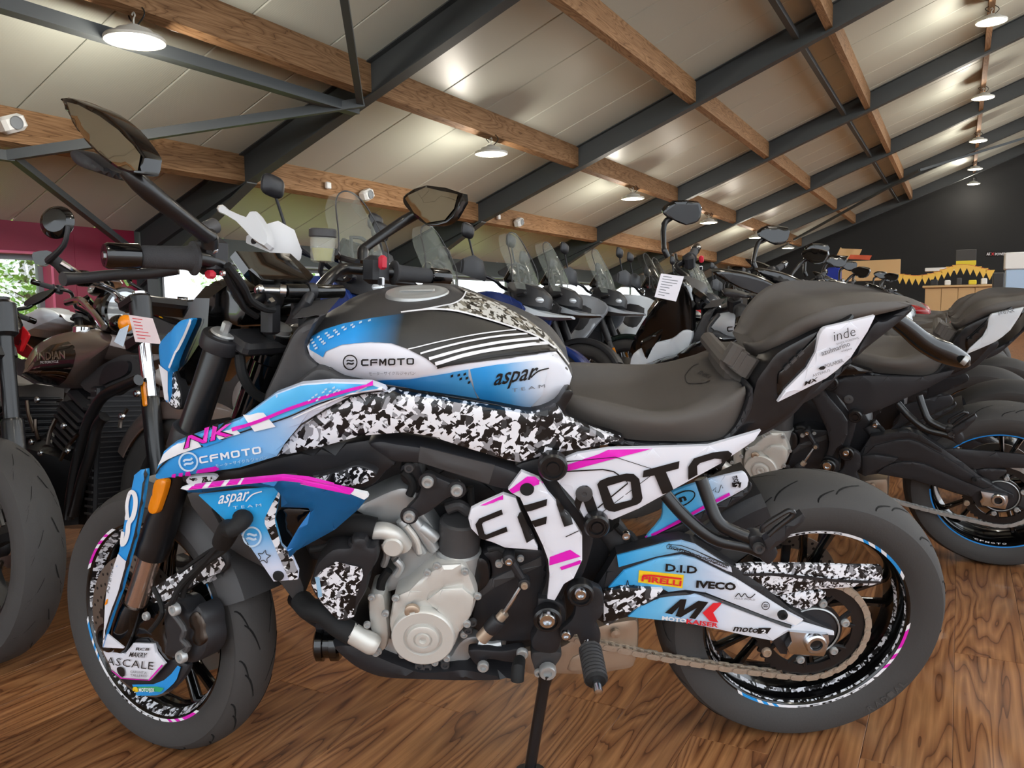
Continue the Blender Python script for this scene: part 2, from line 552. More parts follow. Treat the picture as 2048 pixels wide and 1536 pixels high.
def guide_loft(name, parent, fr, guides, nu, m, sub=3, mirror=True, M=None, cap=True, crown=0.0):
    """body through traced guide lines, each at its own distance from the centre plane; mirrored to the other side"""
    rows = []
    for y, ol, in guides:
        if not isinstance(y, tuple): y = (y, y, y)
        kk = len(ol) - 1
        ys = [np.interp(i / kk, np.linspace(0, 1, len(y)), y) for i in range(kk + 1)]
        q = [fr.at(px, py, float(yy)) for (px, py), yy in zip(ol, ys)]
        g0 = guides[0][0]; g0 = g0[0] if isinstance(g0, tuple) else g0
        if y[0] > 0 and g0 < 0:      # seen beyond the crown: the same line on the near side by symmetry
            q = [Vector((p.x, -p.y, p.z)) for p in q]
        rows.append(resamp(crom(q, 5, False), nu))
    if crown: rows.append([Vector((p.x, 0, p.z + crown)) for p in rows[-1]])
    grid = []
    for j in range(nu):
        col = [rows[i][j] for i in range(len(rows))]
        if mirror:
            full = col + [Vector((p.x, -p.y, p.z)) for p in reversed(col) if abs(p.y) > 1e-5]
            col = full
        grid.append(crom(col, sub, False))
    n = len(grid[0]); v = [p for c in grid for p in c]; f = []
    for j in range(nu - 1):
        for i in range(n - 1):
            f.append((j * n + i, j * n + i + 1, (j + 1) * n + i + 1, (j + 1) * n + i))
    if cap:
        f.append(tuple(range(n))[::-1]); f.append(tuple((nu - 1) * n + i for i in range(n)))
        f += [((j + 1) * n, (j + 1) * n + n - 1, j * n + n - 1, j * n) for j in range(nu - 1)]
    # make outward
    ctr = sum(v, Vector()) / len(v)
    a, b, c = (v[i] for i in f[(nu // 2) * (n - 1) + 1][:3])
    if (b - a).cross(c - a).dot(a - ctr) < 0: f = [q[::-1] for q in f]
    return new(name, v, f, m, parent, M, True, 0.9)

# ------------------------------------------------------------------ the hall
HALL = Matrix(((UY, UX, 0, 0), (-UX, UY, 0, 0), (0, 0, 1, 0), (0, 0, 0, 1)))   # hall space: x = w, y = u
def wood_mat(name, dark, mid, light, axis_u=True, rough=0.3, sc=1.0, rnd=True, spec=0.5):
    m = mat(name, mid, rough, spec=spec); nt = m.node_tree; b = nt.nodes['Principled BSDF']; L = nt.links.new
    tc = nt.nodes.new('ShaderNodeTexCoord'); oi = nt.nodes.new('ShaderNodeObjectInfo')
    vm = nt.nodes.new('ShaderNodeVectorMath'); vm.operation = 'MULTIPLY_ADD'
    cmb = nt.nodes.new('ShaderNodeCombineXYZ')
    L(oi.outputs['Random'], cmb.inputs[0]); L(oi.outputs['Random'], cmb.inputs[1]); L(oi.outputs['Random'], cmb.inputs[2])
    L(cmb.outputs[0], vm.inputs[0]); vm.inputs[1].default_value = (37, 91, 53) if rnd else (0, 0, 0)
    L(tc.outputs['Object'], vm.inputs[2])
    mp = nt.nodes.new('ShaderNodeMapping'); mp.inputs['Scale'].default_value = (sc * 7.0, sc * 0.75, sc * 7.0)
    L(vm.outputs[0], mp.inputs['Vector'])
    n1 = nt.nodes.new('ShaderNodeTexNoise'); n1.inputs['Scale'].default_value = 1.0; n1.inputs['Detail'].default_value = 2.5; n1.inputs['Distortion'].default_value = 0.35
    L(mp.outputs[0], n1.inputs['Vector'])
    mul = nt.nodes.new('ShaderNodeMath'); mul.operation = 'MULTIPLY'; mul.inputs[1].default_value = 16.0; L(n1.outputs['Fac'], mul.inputs[0])
    fr = nt.nodes.new('ShaderNodeMath'); fr.operation = 'FRACT'; L(mul.outputs[0], fr.inputs[0])
    n2 = nt.nodes.new('ShaderNodeTexNoise'); n2.inputs['Scale'].default_value = 1.0; n2.inputs['Detail'].default_value = 4
    mp2 = nt.nodes.new('ShaderNodeMapping'); mp2.inputs['Scale'].default_value = (sc * 130.0, sc * 3.0, sc * 130.0)
    L(vm.outputs[0], mp2.inputs['Vector']); L(mp2.outputs[0], n2.inputs['Vector'])
    r1 = nt.nodes.new('ShaderNodeValToRGB'); e = r1.color_ramp.elements
    while len(e) < 4: e.new(0.5)
    for q, t, c in zip(e, (0.0, 0.12, 0.6, 1.0), (dark, mid, light, mid)): q.position = t; q.color = rgb(*c)
    L(fr.outputs[0], r1.inputs[0])
    r2 = nt.nodes.new('ShaderNodeValToRGB'); e = r2.color_ramp.elements
    e[0].position = 0.3; e[0].color = (0.72, 0.68, 0.64, 1); e[1].position = 0.65; e[1].color = (1.1, 1.1, 1.1, 1); L(n2.outputs['Fac'], r2.inputs[0])
    mx = nt.nodes.new('ShaderNodeMix'); mx.data_type = 'RGBA'; mx.blend_type = 'MULTIPLY'; mx.inputs[0].default_value = 1.0
    L(r1.outputs[0], mx.inputs[6]); L(r2.outputs[0], mx.inputs[7])
    hv = nt.nodes.new('ShaderNodeHueSaturation'); L(mx.outputs[2], hv.inputs['Color'])
    mr = nt.nodes.new('ShaderNodeMapRange'); mr.inputs[3].default_value = 0.8; mr.inputs[4].default_value = 1.2
    L(oi.outputs['Random'], mr.inputs[0]); L(mr.outputs[0], hv.inputs['Value'])
    if not rnd: hv.inputs['Value'].default_value = 1.0
    L(hv.outputs[0], b.inputs['Base Color'])
    return m
M_FLOOR = wood_mat('walnut_floor', (88, 52, 31), (138, 90, 57), (172, 122, 80), rough=0.28)
M_PURLIN = wood_mat('pine_beam', (100, 72, 48), (134, 101, 70), (152, 118, 86), rough=0.7, sc=0.8, spec=0.2)
M_STEEL = mat('dark_grey_steel_paint', (57, 61, 63), 0.55)
M_ROOF = mat('cream_roof_sheet', (190, 194, 184), 0.38, spec=0.4)
nt = M_ROOF.node_tree
tc = nt.nodes.new('ShaderNodeTexCoord'); wv = nt.nodes.new('ShaderNodeTexWave'); wv.bands_direction = 'Y'; wv.inputs['Scale'].default_value = 14.0; wv.wave_profile = 'TRI'
bp_ = nt.nodes.new('ShaderNodeBump'); bp_.inputs['Strength'].default_value = 0.10; bp_.inputs['Distance'].default_value = 0.004
nt.links.new(tc.outputs['Object'], wv.inputs['Vector']); nt.links.new(wv.outputs['Fac'], bp_.inputs['Height']); nt.links.new(bp_.outputs['Normal'], nt.nodes['Principled BSDF'].inputs['Normal'])
M_RED = mat('dark_red_wall_paint', (128, 22, 52), 0.5)
M_GREYWALL = mat('grey_green_wall_paint', (70, 76, 74), 0.6)
M_BLACKWALL = mat('black_wall_paint', (20, 20, 20), 0.7)
M_REDFRAME = mat('red_window_lining', (196, 84, 116), 0.4)
M_WHITE = mat('white_plastic', (232, 232, 230), 0.4)
M_FRAMEGREY = mat('grey_window_frame', (120, 124, 128), 0.4)
M_GLASS = mat('clear_glass', (255, 255, 255), 0.02, trans=1.0, ior=1.05, alpha=0.35)
M_LAMP = mat('lamp_lens_glow', (255, 255, 255), 0.3, emit=(255, 236, 200), estr=14.0)
M_LAMP.cycles.emission_sampling = 'NONE'      # the disc light under each lens does the lighting
M_ALU_L = mat('lamp_housing', (190, 188, 180), 0.4, 0.4)
M_BLACKCABLE = mat('black_cable', (20, 20, 20), 0.5)

# floor: boards run along the hall
PU0, PU1, PW0, PWN = -0.6, 7.2, -0.853 - 0.174 * 24, 38
PWD = 0.174
fl = MB()
w0, w1 = PW0, PW0 + PWD * PWN
def quad(mb, a, b, c, d_): mb.add([a, b, c, d_], [(0, 1, 2, 3)])
def fq(x0, x1, y0, y1, z): quad(fl, (x0, y0, z), (x1, y0, z), (x1, y1, z), (x0, y1, z))
fq(w0, w1, PU0, PU1, -0.008)
fq(-9.48, w0, -7, 36, 0); fq(w1, 8, -7, 36, 0); fq(w0, w1, -7, PU0, 0); fq(w0, w1, PU1, 36, 0)
floor = struct(fl.build('floor', M_FLOOR, None, HALL, smooth=False), 'walnut brown laminate floor of the showroom')
PL = 1.3
mb = MB(); mb.box((0, 0, -0.004), (PWD - 0.0008, PL - 0.0008, 0.008), bev=0.0006)
plank0 = None
for i in range(PWN):
    off = (i * 0.47) % 1.0 * PL
    # one end joint of the row at w = -0.853 .. -0.679 lies at u = 1.757 in the photograph
    base = PU0 - off if i != 24 else 1.757 - 2 * PL
    u = base
    while u < PU1:
        a, b = max(u, PU0), min(u + PL, PU1)
        if b - a > 0.03:
            M = Matrix.Translation((PW0 + (i + 0.5) * PWD, (a + b) / 2, 0)) @ Matrix.Diagonal((1, (b - a) / PL, 1, 1))
            if plank0 is None:
                plank0 = mb.build('plank', M_FLOOR, floor, M, smooth=False)
            else:
                copy_of(plank0, floor, M)
        u += PL

# roof: sheets, rafters, purlins
W_EAVE, W_TOP = -9.48, 9.0
ROOF_UP = 0.37
RS = Matrix(((1, 0, 0, 0), (0, 1, 0, 0), (SLOPE, 0, 1, 0), (0, 0, 0, 1)))       # lets a flat sheet follow the slope
cb = MB()
cb.add([(W_EAVE, -6, roof_z(W_EAVE, ROOF_UP + .08)), (W_TOP, -6, roof_z(W_TOP, ROOF_UP + .08)), (W_TOP, 36, roof_z(W_TOP, ROOF_UP + .08)), (W_EAVE, 36, roof_z(W_EAVE, ROOF_UP + .08))], [(0, 1, 2, 3)])
ceiling = struct(cb.build('ceiling', M_ROOF, None, HALL, smooth=False), 'sloping cream sheet roof on dark steel rafters and wooden purlins')
sh = None
PT = 0.05
u = 7.33 - 14.0
while u < 36:
    if sh is None:
        q = MB(); wm = (W_EAVE + W_TOP) / 2; hw_ = (W_TOP - W_EAVE) / 2
        v = []
        for x in (-hw_, hw_):
            for (y, z) in ((0.005, PT), (0.005, 0.010), (0.015, 0), (0.985, 0), (0.995, 0.010), (0.995, PT)):
                v.append((x, y, z + SLOPE * x))
        q.add(v, [(i, i + 1, i + 7, i + 6) for i in range(5)] + [(5, 0, 6, 11)])
        sh = q.build('roof_sheet', M_ROOF, ceiling, Matrix.Translation((wm, u, roof_z(wm, ROOF_UP))), smooth=False)
    else:
        copy_of(sh, ceiling, Matrix.Translation((wm, u, roof_z(wm, ROOF_UP))))
    u += 1.0
RAFT = [1.65 + 5.31 * i for i in range(7)]
rf = MB()
fw, ft, wt = 0.16, 0.014, 0.010
for (y0, y1, z0, z1) in ((-fw / 2, fw / 2, 0, ft), (-wt / 2, wt / 2, ft, ROOF_UP - ft), (-fw / 2, fw / 2, ROOF_UP - ft, ROOF_UP)):
    v = []
    for x in (W_EAVE + .02, W_TOP):
        for (y, z) in ((y0, z0), (y1, z0), (y1, z1), (y0, z1)): v.append((x, y, roof_z(x) + z))
    rf.add(v, [(0, 1, 5, 4), (1, 2, 6, 5), (2, 3, 7, 6), (3, 0, 4, 7), (0, 3, 2, 1), (4, 5, 6, 7)])
# haunch towards the eaves and its column
for hy in (wt / 2, fw / 2):
    a, b = W_EAVE + .02, W_EAVE + 2.1
    z1 = roof_z(a) - (0.36 if hy < .05 else 0.375); t_ = 0 if hy < .05 else 0.015
    if hy < .05:
        v = [(x, s * hy, z) for s in (-1, 1) for (x, z) in ((a, roof_z(a)), (b, roof_z(b)), (a, z1))]
        rf.add(v, [(0, 1, 2), (5, 4, 3), (0, 3, 4, 1), (1, 4, 5, 2), (2, 5, 3, 0)])
    else:
        v = [(x, s * hy, z) for s in (-1, 1) for (x, z) in ((a, z1), (b, roof_z(b) - .015), (b, roof_z(b)), (a, z1 + .015))]
        rf.add(v, [(0, 1, 2, 3), (7, 6, 5, 4), (0, 4, 5, 1), (1, 5, 6, 2), (2, 6, 7, 3), (3, 7, 4, 0)])
for (x0, x1, hy) in ((W_EAVE + .02, W_EAVE + .034, fw / 2), (W_EAVE + .2, W_EAVE + .214, fw / 2), (W_EAVE + .03, W_EAVE + .205, wt / 2)):
    rf.box(((x0 + x1) / 2, 0, roof_z(W_EAVE) / 2), (x1 - x0, 2 * hy, roof_z(W_EAVE) + .1))
raf0 = rf.build('rafter', M_STEEL, ceiling, Matrix.Translation((0, RAFT[0], 0)), smooth=False)
for u in RAFT[1:]: copy_of(raf0, ceiling, Matrix.Translation((0, u, 0)))
PUR = [-7.53, -5.59, -3.64, -1.72, 0.28, 2.2, 4.1]
pb = MB(); pl_ = 5.31 - wt
v = []
for y in (-pl_ / 2, pl_ / 2):
    for x in (-0.045, 0.045):
        for z in (0.06, ROOF_UP): v.append((x, y, z + SLOPE * x))
pb.add(v, [(0, 4, 6, 2), (1, 3, 7, 5), (0, 1, 5, 4), (2, 6, 7, 3), (0, 2, 3, 1), (4, 5, 7, 6)])
p0_ = None
for w in PUR:
    for i in range(-1, 6):
        M = Matrix.Translation((w, RAFT[0] + 5.31 * (i + .5), roof_z(w)))
        if p0_ is None: p0_ = pb.build('purlin', M_PURLIN, ceiling, M, smooth=False)
        else: copy_of(p0_, ceiling, M)
def rod(name, a, b, wd, parent=ceiling, m=M_STEEL, hb=None):
    a = Vector(a); b = Vector(b); t = MB(); d_ = (b - a).normalized()
    up = Vector((0, 0, 1)); s = d_.cross(up).normalized() * wd / 2; n = s.cross(d_).normalized() * (hb or wd) / 2
    v = [p + i * s + j * n for p in (a, b) for (i, j) in ((-1, -1), (1, -1), (1, 1), (-1, 1))]
    t.add(v, [(0, 1, 5, 4), (1, 2, 6, 5), (2, 3, 7, 6), (3, 0, 4, 7), (0, 3, 2, 1), (4, 5, 6, 7)])
    return t.build(name, m, parent, None, smooth=False)
def hz(w, u, dz=0.0): return (w, u, roof_z(w) + dz)
rod('brace_tube', hz(-5.86, RAFT[0], .0), hz(-5.78, RAFT[1], .0), 0.12, hb=.1)
rod('brace_rod', hz(-5.62, 6.85, -.02), hz(-3.3, 3.65, -.02), 0.07)
rod('brace_rod', hz(-5.62, 6.9, -.02), hz(-7.57, 4.25, -.02), 0.09)
rod('brace_rod', hz(-7.57, 4.3, -.02), hz(-9.1, 6.5, -.02), 0.07)
rod('brace_rod', hz(-7.57, 4.3, -.02), hz(-7.75, 2.2, .05), 0.09)
rod('brace_rod', hz(-5.3, 30.4, -.02), hz(-1.2, 27.2, -.02), 0.07)
rod('brace_rod', hz(-1.2, 27.2, -.02), hz(2.2, 30.4, -.02), 0.07)
for i in range(7):
    rod('tie_tube', hz(-2.14, RAFT[i] - 5.2, .17), hz(-2.14, RAFT[i] - .1, .17), 0.08)

# walls (hall space)
def wall(name, x0, x1, y0, y1, z0, z1, m, parent=None, label=None):
    t = MB(); t.box(((x0 + x1) / 2, (y0 + y1) / 2, (z0 + z1) / 2), (abs(x1 - x0), abs(y1 - y0), abs(z1 - z0)))
    o = t.build(name, m, parent, HALL if parent is None else None, smooth=False)
    if parent is None: struct(o, label)
    return o
ZE = roof_z(W_EAVE, ROOF_UP)
WT = 0.22
XW0, XW1 = W_EAVE - WT, W_EAVE
wins = [(2.6, 5.76), (7.25, 11.8), (12.6, 17.1), (17.9, 22.4), (23.2, 27.7)]
ZW0, ZW1 = 0.25, 1.72
wall_back = wall('wall_back', XW0, XW1, -6, 2.6, 0, ZE, M_RED, None, 'dark red rear wall below the eaves with windows')
for i, (a, b) in enumerate(wins):
    m = M_RED if i == 0 else M_GREYWALL
    wall('wall_section', XW0, XW1, a, b, ZW1, ZE, m, wall_back)
    wall('wall_section', XW0, XW1, a, b, 0, ZW0, m, wall_back)
    nx = wins[i + 1][0] if i + 1 < len(wins) else 36.2
    if i == 0:
        wall('wall_section', XW0, XW1, b, 6.88, 0, ZE, M_RED, wall_back)
        wall('wall_section', XW0, XW1, 6.88, nx, 0, ZE, M_GREYWALL, wall_back)
    else: wall('wall_section', XW0, XW1, b, nx, 0, ZE, m, wall_back)
# seam strip on the red boarding
for u in (6.05,):
    wall('wall_seam', XW1 - .002, XW1 + .004, u, u + .02, 0, ZE, M_RED, wall_back)
for i, (a, b) in enumerate(wins):
    t = MB()
    fm = M_REDFRAME if i == 0 else M_FRAMEGREY
    # lining of the opening
    for (y0, y1, z0, z1) in ((a, a + .03, ZW0, ZW1), (b - .03, b, ZW0, ZW1), (a, b, ZW0, ZW0 + .03), (a, b, ZW1 - .03, ZW1)):
        t.box((W_EAVE - WT / 2 + .01, (y0 + y1) / 2, (z0 + z1) / 2), (WT + .03, y1 - y0, z1 - z0))
    wo = struct(t.build('window_%d' % (i + 1), fm, None, HALL, smooth=False), 'window in the rear wall, number %d from the red end' % (i + 1))
    xg = W_EAVE - WT + .05
    t = MB()
    for (y0, y1, z0, z1) in ((a + .03, a + .09, ZW0 + .03, ZW1 - .03), (b - .09, b - .03, ZW0 + .03, ZW1 - .03), (a + .03, b - .03, ZW0 + .03, ZW0 + .09), (a + .03, b - .03, ZW1 - .09, ZW1 - .03), ((a + b) / 2 - .02, (a + b) / 2 + .02, ZW0 + .03, ZW1 - .03)):
        t.box((xg, (y0 + y1) / 2, (z0 + z1) / 2), (.06, y1 - y0, z1 - z0))
    t.build('window_frame', M_FRAMEGREY, wo, None, smooth=False)
    for k in (0, 1):
        y0 = a + .09 if k == 0 else (a + b) / 2 + .02; y1 = (a + b) / 2 - .02 if k == 0 else b - .09
        t = MB(); t.box((xg, (y0 + y1) / 2, (ZW0 + ZW1) / 2), (.008, y1 - y0, ZW1 - ZW0 - .18)); t.build('pane', M_GLASS, wo, None, smooth=False)
# black end wall, follows the roof line
t = MB(); yE = 36.0
t.add([(W_EAVE - .2, y, 0) for y in (yE, yE + .2)] + [(14, y, 0) for y in (yE, yE + .2)] + [(14, y, roof_z(9, .4)) for y in (yE, yE + .2)] + [(9, y, roof_z(9, .4)) for y in (yE, yE + .2)] + [(W_EAVE - .2, y, roof_z(W_EAVE, .3)) for y in (yE, yE + .2)],
      [(0, 2, 4, 6, 8), (9, 7, 5, 3, 1), (0, 1, 3, 2), (2, 3, 5, 4), (4, 5, 7, 6), (6, 7, 9, 8), (8, 9, 1, 0)])
struct(t.build('wall_end', M_BLACKWALL, None, HALL, smooth=False), 'black gable wall at the far end of the hall')
t = MB()
for x in (-4.6, -3.4, -2.2, -1.0, 0.2, 1.4): t.box((x, yE - .01, 2.2), (.015, .02, 4.4))
# garden behind the windows
M_LAWN = mat('lawn', (150, 182, 96), 0.9)
M_PAVE = mat('bounce_paving', (186, 184, 178), 0.9)  # unseen pale ground, added to bounce neutral daylight up to the ceiling
t = MB(); t.add([(8, -60, -.01), (70, -60, -.01), (70, 70, -.01), (8, 70, -.01)], [(0, 1, 2, 3)]); t.add([(-9.5, -60, -.01), (8, -60, -.01), (8, -7, -.01), (-9.5, -7, -.01)], [(0, 1, 2, 3)])
struct(t.build('pavement_bounce', M_PAVE, None, HALL, smooth=False), 'unseen pale paving added on the near side to bounce daylight onto the ceiling')
t = MB(); t.add([(-60, -30, -.15), (W_EAVE - WT, -30, -.15), (W_EAVE - WT, 60, -.15), (-60, 60, -.15)], [(0, 1, 2, 3)])
struct(t.build('ground_outside', M_LAWN, None, HALL, smooth=False), 'green lawn outside the rear windows')

# lamps
def build_lamp(label):
    r = thing('pendant_lamp', label, 'lamp', group='round pendant lamps under the roof')
    h = MB(); h.lathe([(0.0, .12), (.05, .12), (.06, .105), (.13, .085), (.15, .05), (.215, .035), (.225, .02), (.22, .0), (.20, -.005)], 32, ax='z'); h.build('housing', M_ALU_L, r)
    h = MB(); h.lathe([(0.0, -.012), (.10, -.012), (.17, -.008), (.20, .0)], 32, ax='z'); h.build('lens', M_LAMP, r)
    h = MB(); h.tube([(0, 0, .12), (0, 0, .17), (.018, 0, .195), (0, 0, .22), (-.018, 0, .20)], .006, 6, 4); h.build('hook', M_ALU_L, r)
    h = MB(); h.tube([(.03, 0, .11), (.10, .02, .19), (.02, .05, .27), (-.09, .03, .23), (-.03, 0, .16)], .006, 6, 5); h.build('cable', M_BLACKCABLE, r)
    l = bpy.data.lights.new('lamp_light', 'POINT'); l.shadow_soft_size = .13; l.energy = LAMP_W; l.color = (1.0, .93, .81)
    lo = bpy.data.objects.new('lamp_light', l); COL.objects.link(lo); lo.parent = r; lo.location = (0, 0, -.24)
    return r
def copy_tree(o, parent=None, M=None):
    c = copy_of(o, parent, M)
    for ch in list(o.children): copy_tree(ch, c)
    return c
lamp0 = None
RANK = ['nearest', 'second', 'third', 'fourth', 'fifth', 'sixth', 'seventh', 'eighth']
lrows = [(-5.59, [4.16 + 5.36 * i for i in range(6)], 'round pendant lamp on the purlin above the row of windscreens, %s from the camera'),
         (5.6, [-1.1, 4.3, 9.7, 15.1, 20.5, 25.8], 'round pendant lamp in the row beyond the ridge side, %s along'),
         (0.28, [-1.1, 4.3, 9.7, 15.1, 20.5, 25.8, 31.1, 34.9], 'round pendant lamp in the row under the high part of the roof, %s along')]
for w, us, lb in lrows:
    for i, u in enumerate(us):
        o = build_lamp('') if lamp0 is None else copy_tree(lamp0)
        lamp0 = lamp0 or o
        z = roof_z(w) - .16
        o.matrix_world = HALL @ Matrix.Translation((w, u, z))
        o['label'] = lb % RANK[i]

# ------------------------------------------------------------------ motorcycle materials
M_BLK = mat('black_matte_plastic', (38, 38, 41), 0.45)
M_BLK2 = mat('charcoal_plastic', (66, 65, 66), 0.5)
M_SATIN = mat('black_satin_paint', (24, 24, 26), 0.3, coat=0.2)
M_GLOSS = mat('black_gloss', (8, 8, 9), 0.12, coat=0.5)
M_RUB = mat('tyre_rubber', (62, 60, 59), 0.72, bump=(220, .15))
M_RUBBER = mat('black_rubber', (22, 22, 23), 0.75)
M_GRIP = mat('grip_rubber', (56, 56, 58), 0.8, bump=(900, .4))
M_SEAT = mat('seat_vinyl', (82, 77, 73), 0.62, bump=(1500, .25))
M_ALU = mat('cast_alloy_paint', (214, 212, 206), 0.42, 0.35, bump=(350, .05))
M_ALU2 = mat('raw_alloy', (186, 188, 188), 0.4, 0.55)
M_STEELB = mat('bright_steel', (205, 208, 212), 0.2, 1.0)
M_DSTEEL = mat('dark_steel', (84, 76, 70), 0.35, 1.0)
M_CHAIN = mat('chain_steel', (190, 176, 160), 0.42, 0.6)
M_DISC = mat('disc_steel', (140, 134, 128), 0.35, 0.9)
M_BRONZE = mat('fork_tube_chrome', (206, 180, 164), 0.22, 0.85)
M_EXH = mat('exhaust_steel', (186, 166, 146), 0.4, 0.6)
M_WH = mat('white_livery', (228, 229, 238), 0.38, coat=0.2)
M_BLUE = mat('sky_blue_livery', (40, 150, 226), 0.36, coat=0.2)
M_CYAN = mat('light_blue_livery', (88, 186, 240), 0.38, coat=0.2)
M_MBLUE = mat('metallic_blue_paint', (0, 104, 172), 0.25, 0.55, coat=0.6)
M_PINK = mat('magenta_livery', (226, 32, 186), 0.4)
M_INK = mat('black_print', (22, 20, 20), 0.45)
M_GREYPRINT = mat('grey_print', (120, 122, 128), 0.5)
M_DOT = mat('pale_print', (196, 220, 240), 0.5)
M_WPRINT = mat('white_print', (238, 238, 242), 0.45)
M_REDP = mat('red_print', (222, 40, 50), 0.45)
M_YEL = mat('yellow_print', (244, 206, 40), 0.45)
M_GRN = mat('green_print', (60, 170, 110), 0.45)
M_ORG = mat('amber_lens', (240, 140, 14), 0.25, coat=0.4)
M_REDS = mat('red_switch', (196, 40, 60), 0.4)
M_SHARD = shard_mat('shard_print', 62.0)
M_SHARDS = shard_mat('fine_shard_print', 95.0)
M_SHARDT = shard_mat('olive_shard_print', 62.0, cols=((40, 38, 32), (92, 88, 78), (140, 134, 120), (214, 212, 206)), th=(0.34, 0.52, 0.66))
M_MIRR = mat('mirror_glass', (190, 188, 176), 0.03, 1.0)
M_SCREEN = mat('dash_screen', (14, 12, 10), 0.08, coat=1.0)
M_SMOKE = mat('smoked_screen', (50, 50, 48), 0.04, alpha=0.35, coat=0.3)
M_CLEARS = mat('clear_screen', (200, 206, 196), 0.04, alpha=0.10, coat=0.3)
M_TRANSL = mat('frosted_plastic', (226, 226, 228), 0.4, alpha=0.9)

# ------------------------------------------------------------------ the blue racing-livery motorcycle (own space: x to the rear, y away from the kickstand side, z up)
MBIKE = Matrix(((0.99999727, -0.00226586, 0.00056912, 0.62627984), (0.00233624, 0.96987202, -0.24360379, 1.81855965), (0.0, 0.24360445, 0.96987467, 0.00271128), (0, 0, 0, 1)))
STEER = -0.5506
RAKE = math.radians(24)
AXF = Vector((-1.4177, 0, 0.30))
AX_A = AXF + Vector((0.0328, 0, 0))
AX_D = Vector((math.sin(RAKE), 0, math.cos(RAKE)))
def steer_m(a): return Matrix.Translation(AX_A) @ Matrix.Rotation(a, 4, AX_D) @ Matrix.Translation(-AX_A)
MS = steer_m(STEER)
BK = Frame(MBIKE); FK = Frame(MBIKE @ MS)
hero = thing('motorcycle', 'naked motorcycle in blue, white and magenta racing livery leaning on its kickstand', 'motorcycle', MBIKE)
PARTS = {}
def reg(o, key=None):
    PARTS[key or o.name] = o
    return o
def bpart(mb, name, m, front=False, angle=0.6): return mb.build(name, m, hero, MS if front else None, True, angle)
def pan(name, s, y, th, m, front=False, **k):
    return panel(name, hero, FK if front else BK, T(s) if isinstance(s, str) else s, y, th, m, M=MS if front else None, **k)
def dec(o, s, m, front=False, **k): return decal(o, FK if front else BK, T(s) if isinstance(s, str) else s, m, **k)
def P1(s): return T(s)[0]
def at(s, y, front=False):
    p = P1(s); return (FK if front else BK).at(p[0], p[1], y)
def txt(o, s, a, b, h, m, front=False, **k): return text(o, FK if front else BK, s, P1(a), P1(b), h, m, **k)
BOLT = {}
def bolt(parent, p, r=.008, m=None, name='bolt', h=None, ax=(0, -1, 0), M=None):
    """socket-head bolt"""
    key = round(r, 4)
    if key not in BOLT:
        q = MB(); h_ = r * .9
        q.lathe([(r, 0), (r, -h_ * .75), (r * .85, -h_), (r * .5, -h_), (r * .42, -h_ * .55), (0, -h_ * .55)], 14)
        BOLT[key] = (q.v, q.f)
    v, f = BOLT[key]
    R = Vector((0, -1, 0)).rotation_difference(Vector(ax)).to_matrix()
    return new(name, [R @ a + Vector(p) for a in v], f, m or M_STEELB, parent, M)
def bolts(parent, s, y, r=.008, m=None, front=False, M=None):
    for px, py in T(s): bolt(parent, (FK if front else BK).at(px, py, y), r, m, M=M)
GL = {'C': [[(1, 1), (.18, 1), (0, .82), (0, .18), (.18, 0), (1, 0), (1, .22), (.28, .22), (.22, .28), (.22, .72), (.28, .78), (1, .78)]],
      'F': [[(0, 0), (0, .82), (.18, 1), (1, 1), (1, .78), (.28, .78), (.22, .72), (.22, .61), (.95, .61), (.95, .39), (.22, .39), (.22, 0)]],
      'M': [[(0, 0), (0, 1), (.24, 1), (.5, .55), (.76, 1), (1, 1), (1, 0), (.78, 0), (.78, .62), (.56, .24), (.44, .24), (.22, .62), (.22, 0)]],
      'O': [[(.18, 0), (.82, 0), (1, .18), (1, .82), (.82, 1), (.18, 1), (0, .82), (0, .18)], [(.28, .22), (.72, .22), (.78, .28), (.78, .72), (.72, .78), (.28, .78), (.22, .72), (.22, .28)]],
      'T': [[(.39, 0), (.39, .78), (0, .78), (0, 1), (1, 1), (1, .78), (.61, .78), (.61, 0)]]}
def block(o, fr, items, m, lift=0.0035, name='lettering'):
    """squared capitals; items: (letter, baseline start, baseline end, up vector)"""
    V = []; F = []
    for ch, p0, p1, up in items:
        p0 = Vector(p0); ux = Vector(p1) - p0; up = Vector(up)
        lp = [[tuple(p0 + ux * a + up * b) for a, b in g] for g in GL[ch]]
        v, f, _, _ = fill(lp[0], max(6.0, ux.length * .4), lp[1:])
        Q = project(o, fr, [tuple(a) for a in v], lift)
        if Q is None: continue
        n = len(V); V += Q
        for t in f:
            a, b, c = (Q[i] for i in t[:3])
            t2 = t if (b - a).cross(c - a).dot(fr.o - a) > 0 else t[::-1]
            F.append(tuple(i + n for i in t2))
    return new(name, V, F, m, o, None, False) if F else None
def word(o, fr, s, p0, p1, h, m, gap=.22, shear=0.0, **k):
    p0 = Vector(p0); p1 = Vector(p1); ux = p1 - p0; n = len(s); cell = ux / (n + gap * (n - 1)); u = ux.normalized()
    up = Vector((u.y, -u.x)) * h + u * h * shear
    return block(o, fr, [(c, p0 + cell * (1 + gap) * i, p0 + cell * (1 + gap) * i + cell, up) for i, c in enumerate(s)], m, **k)
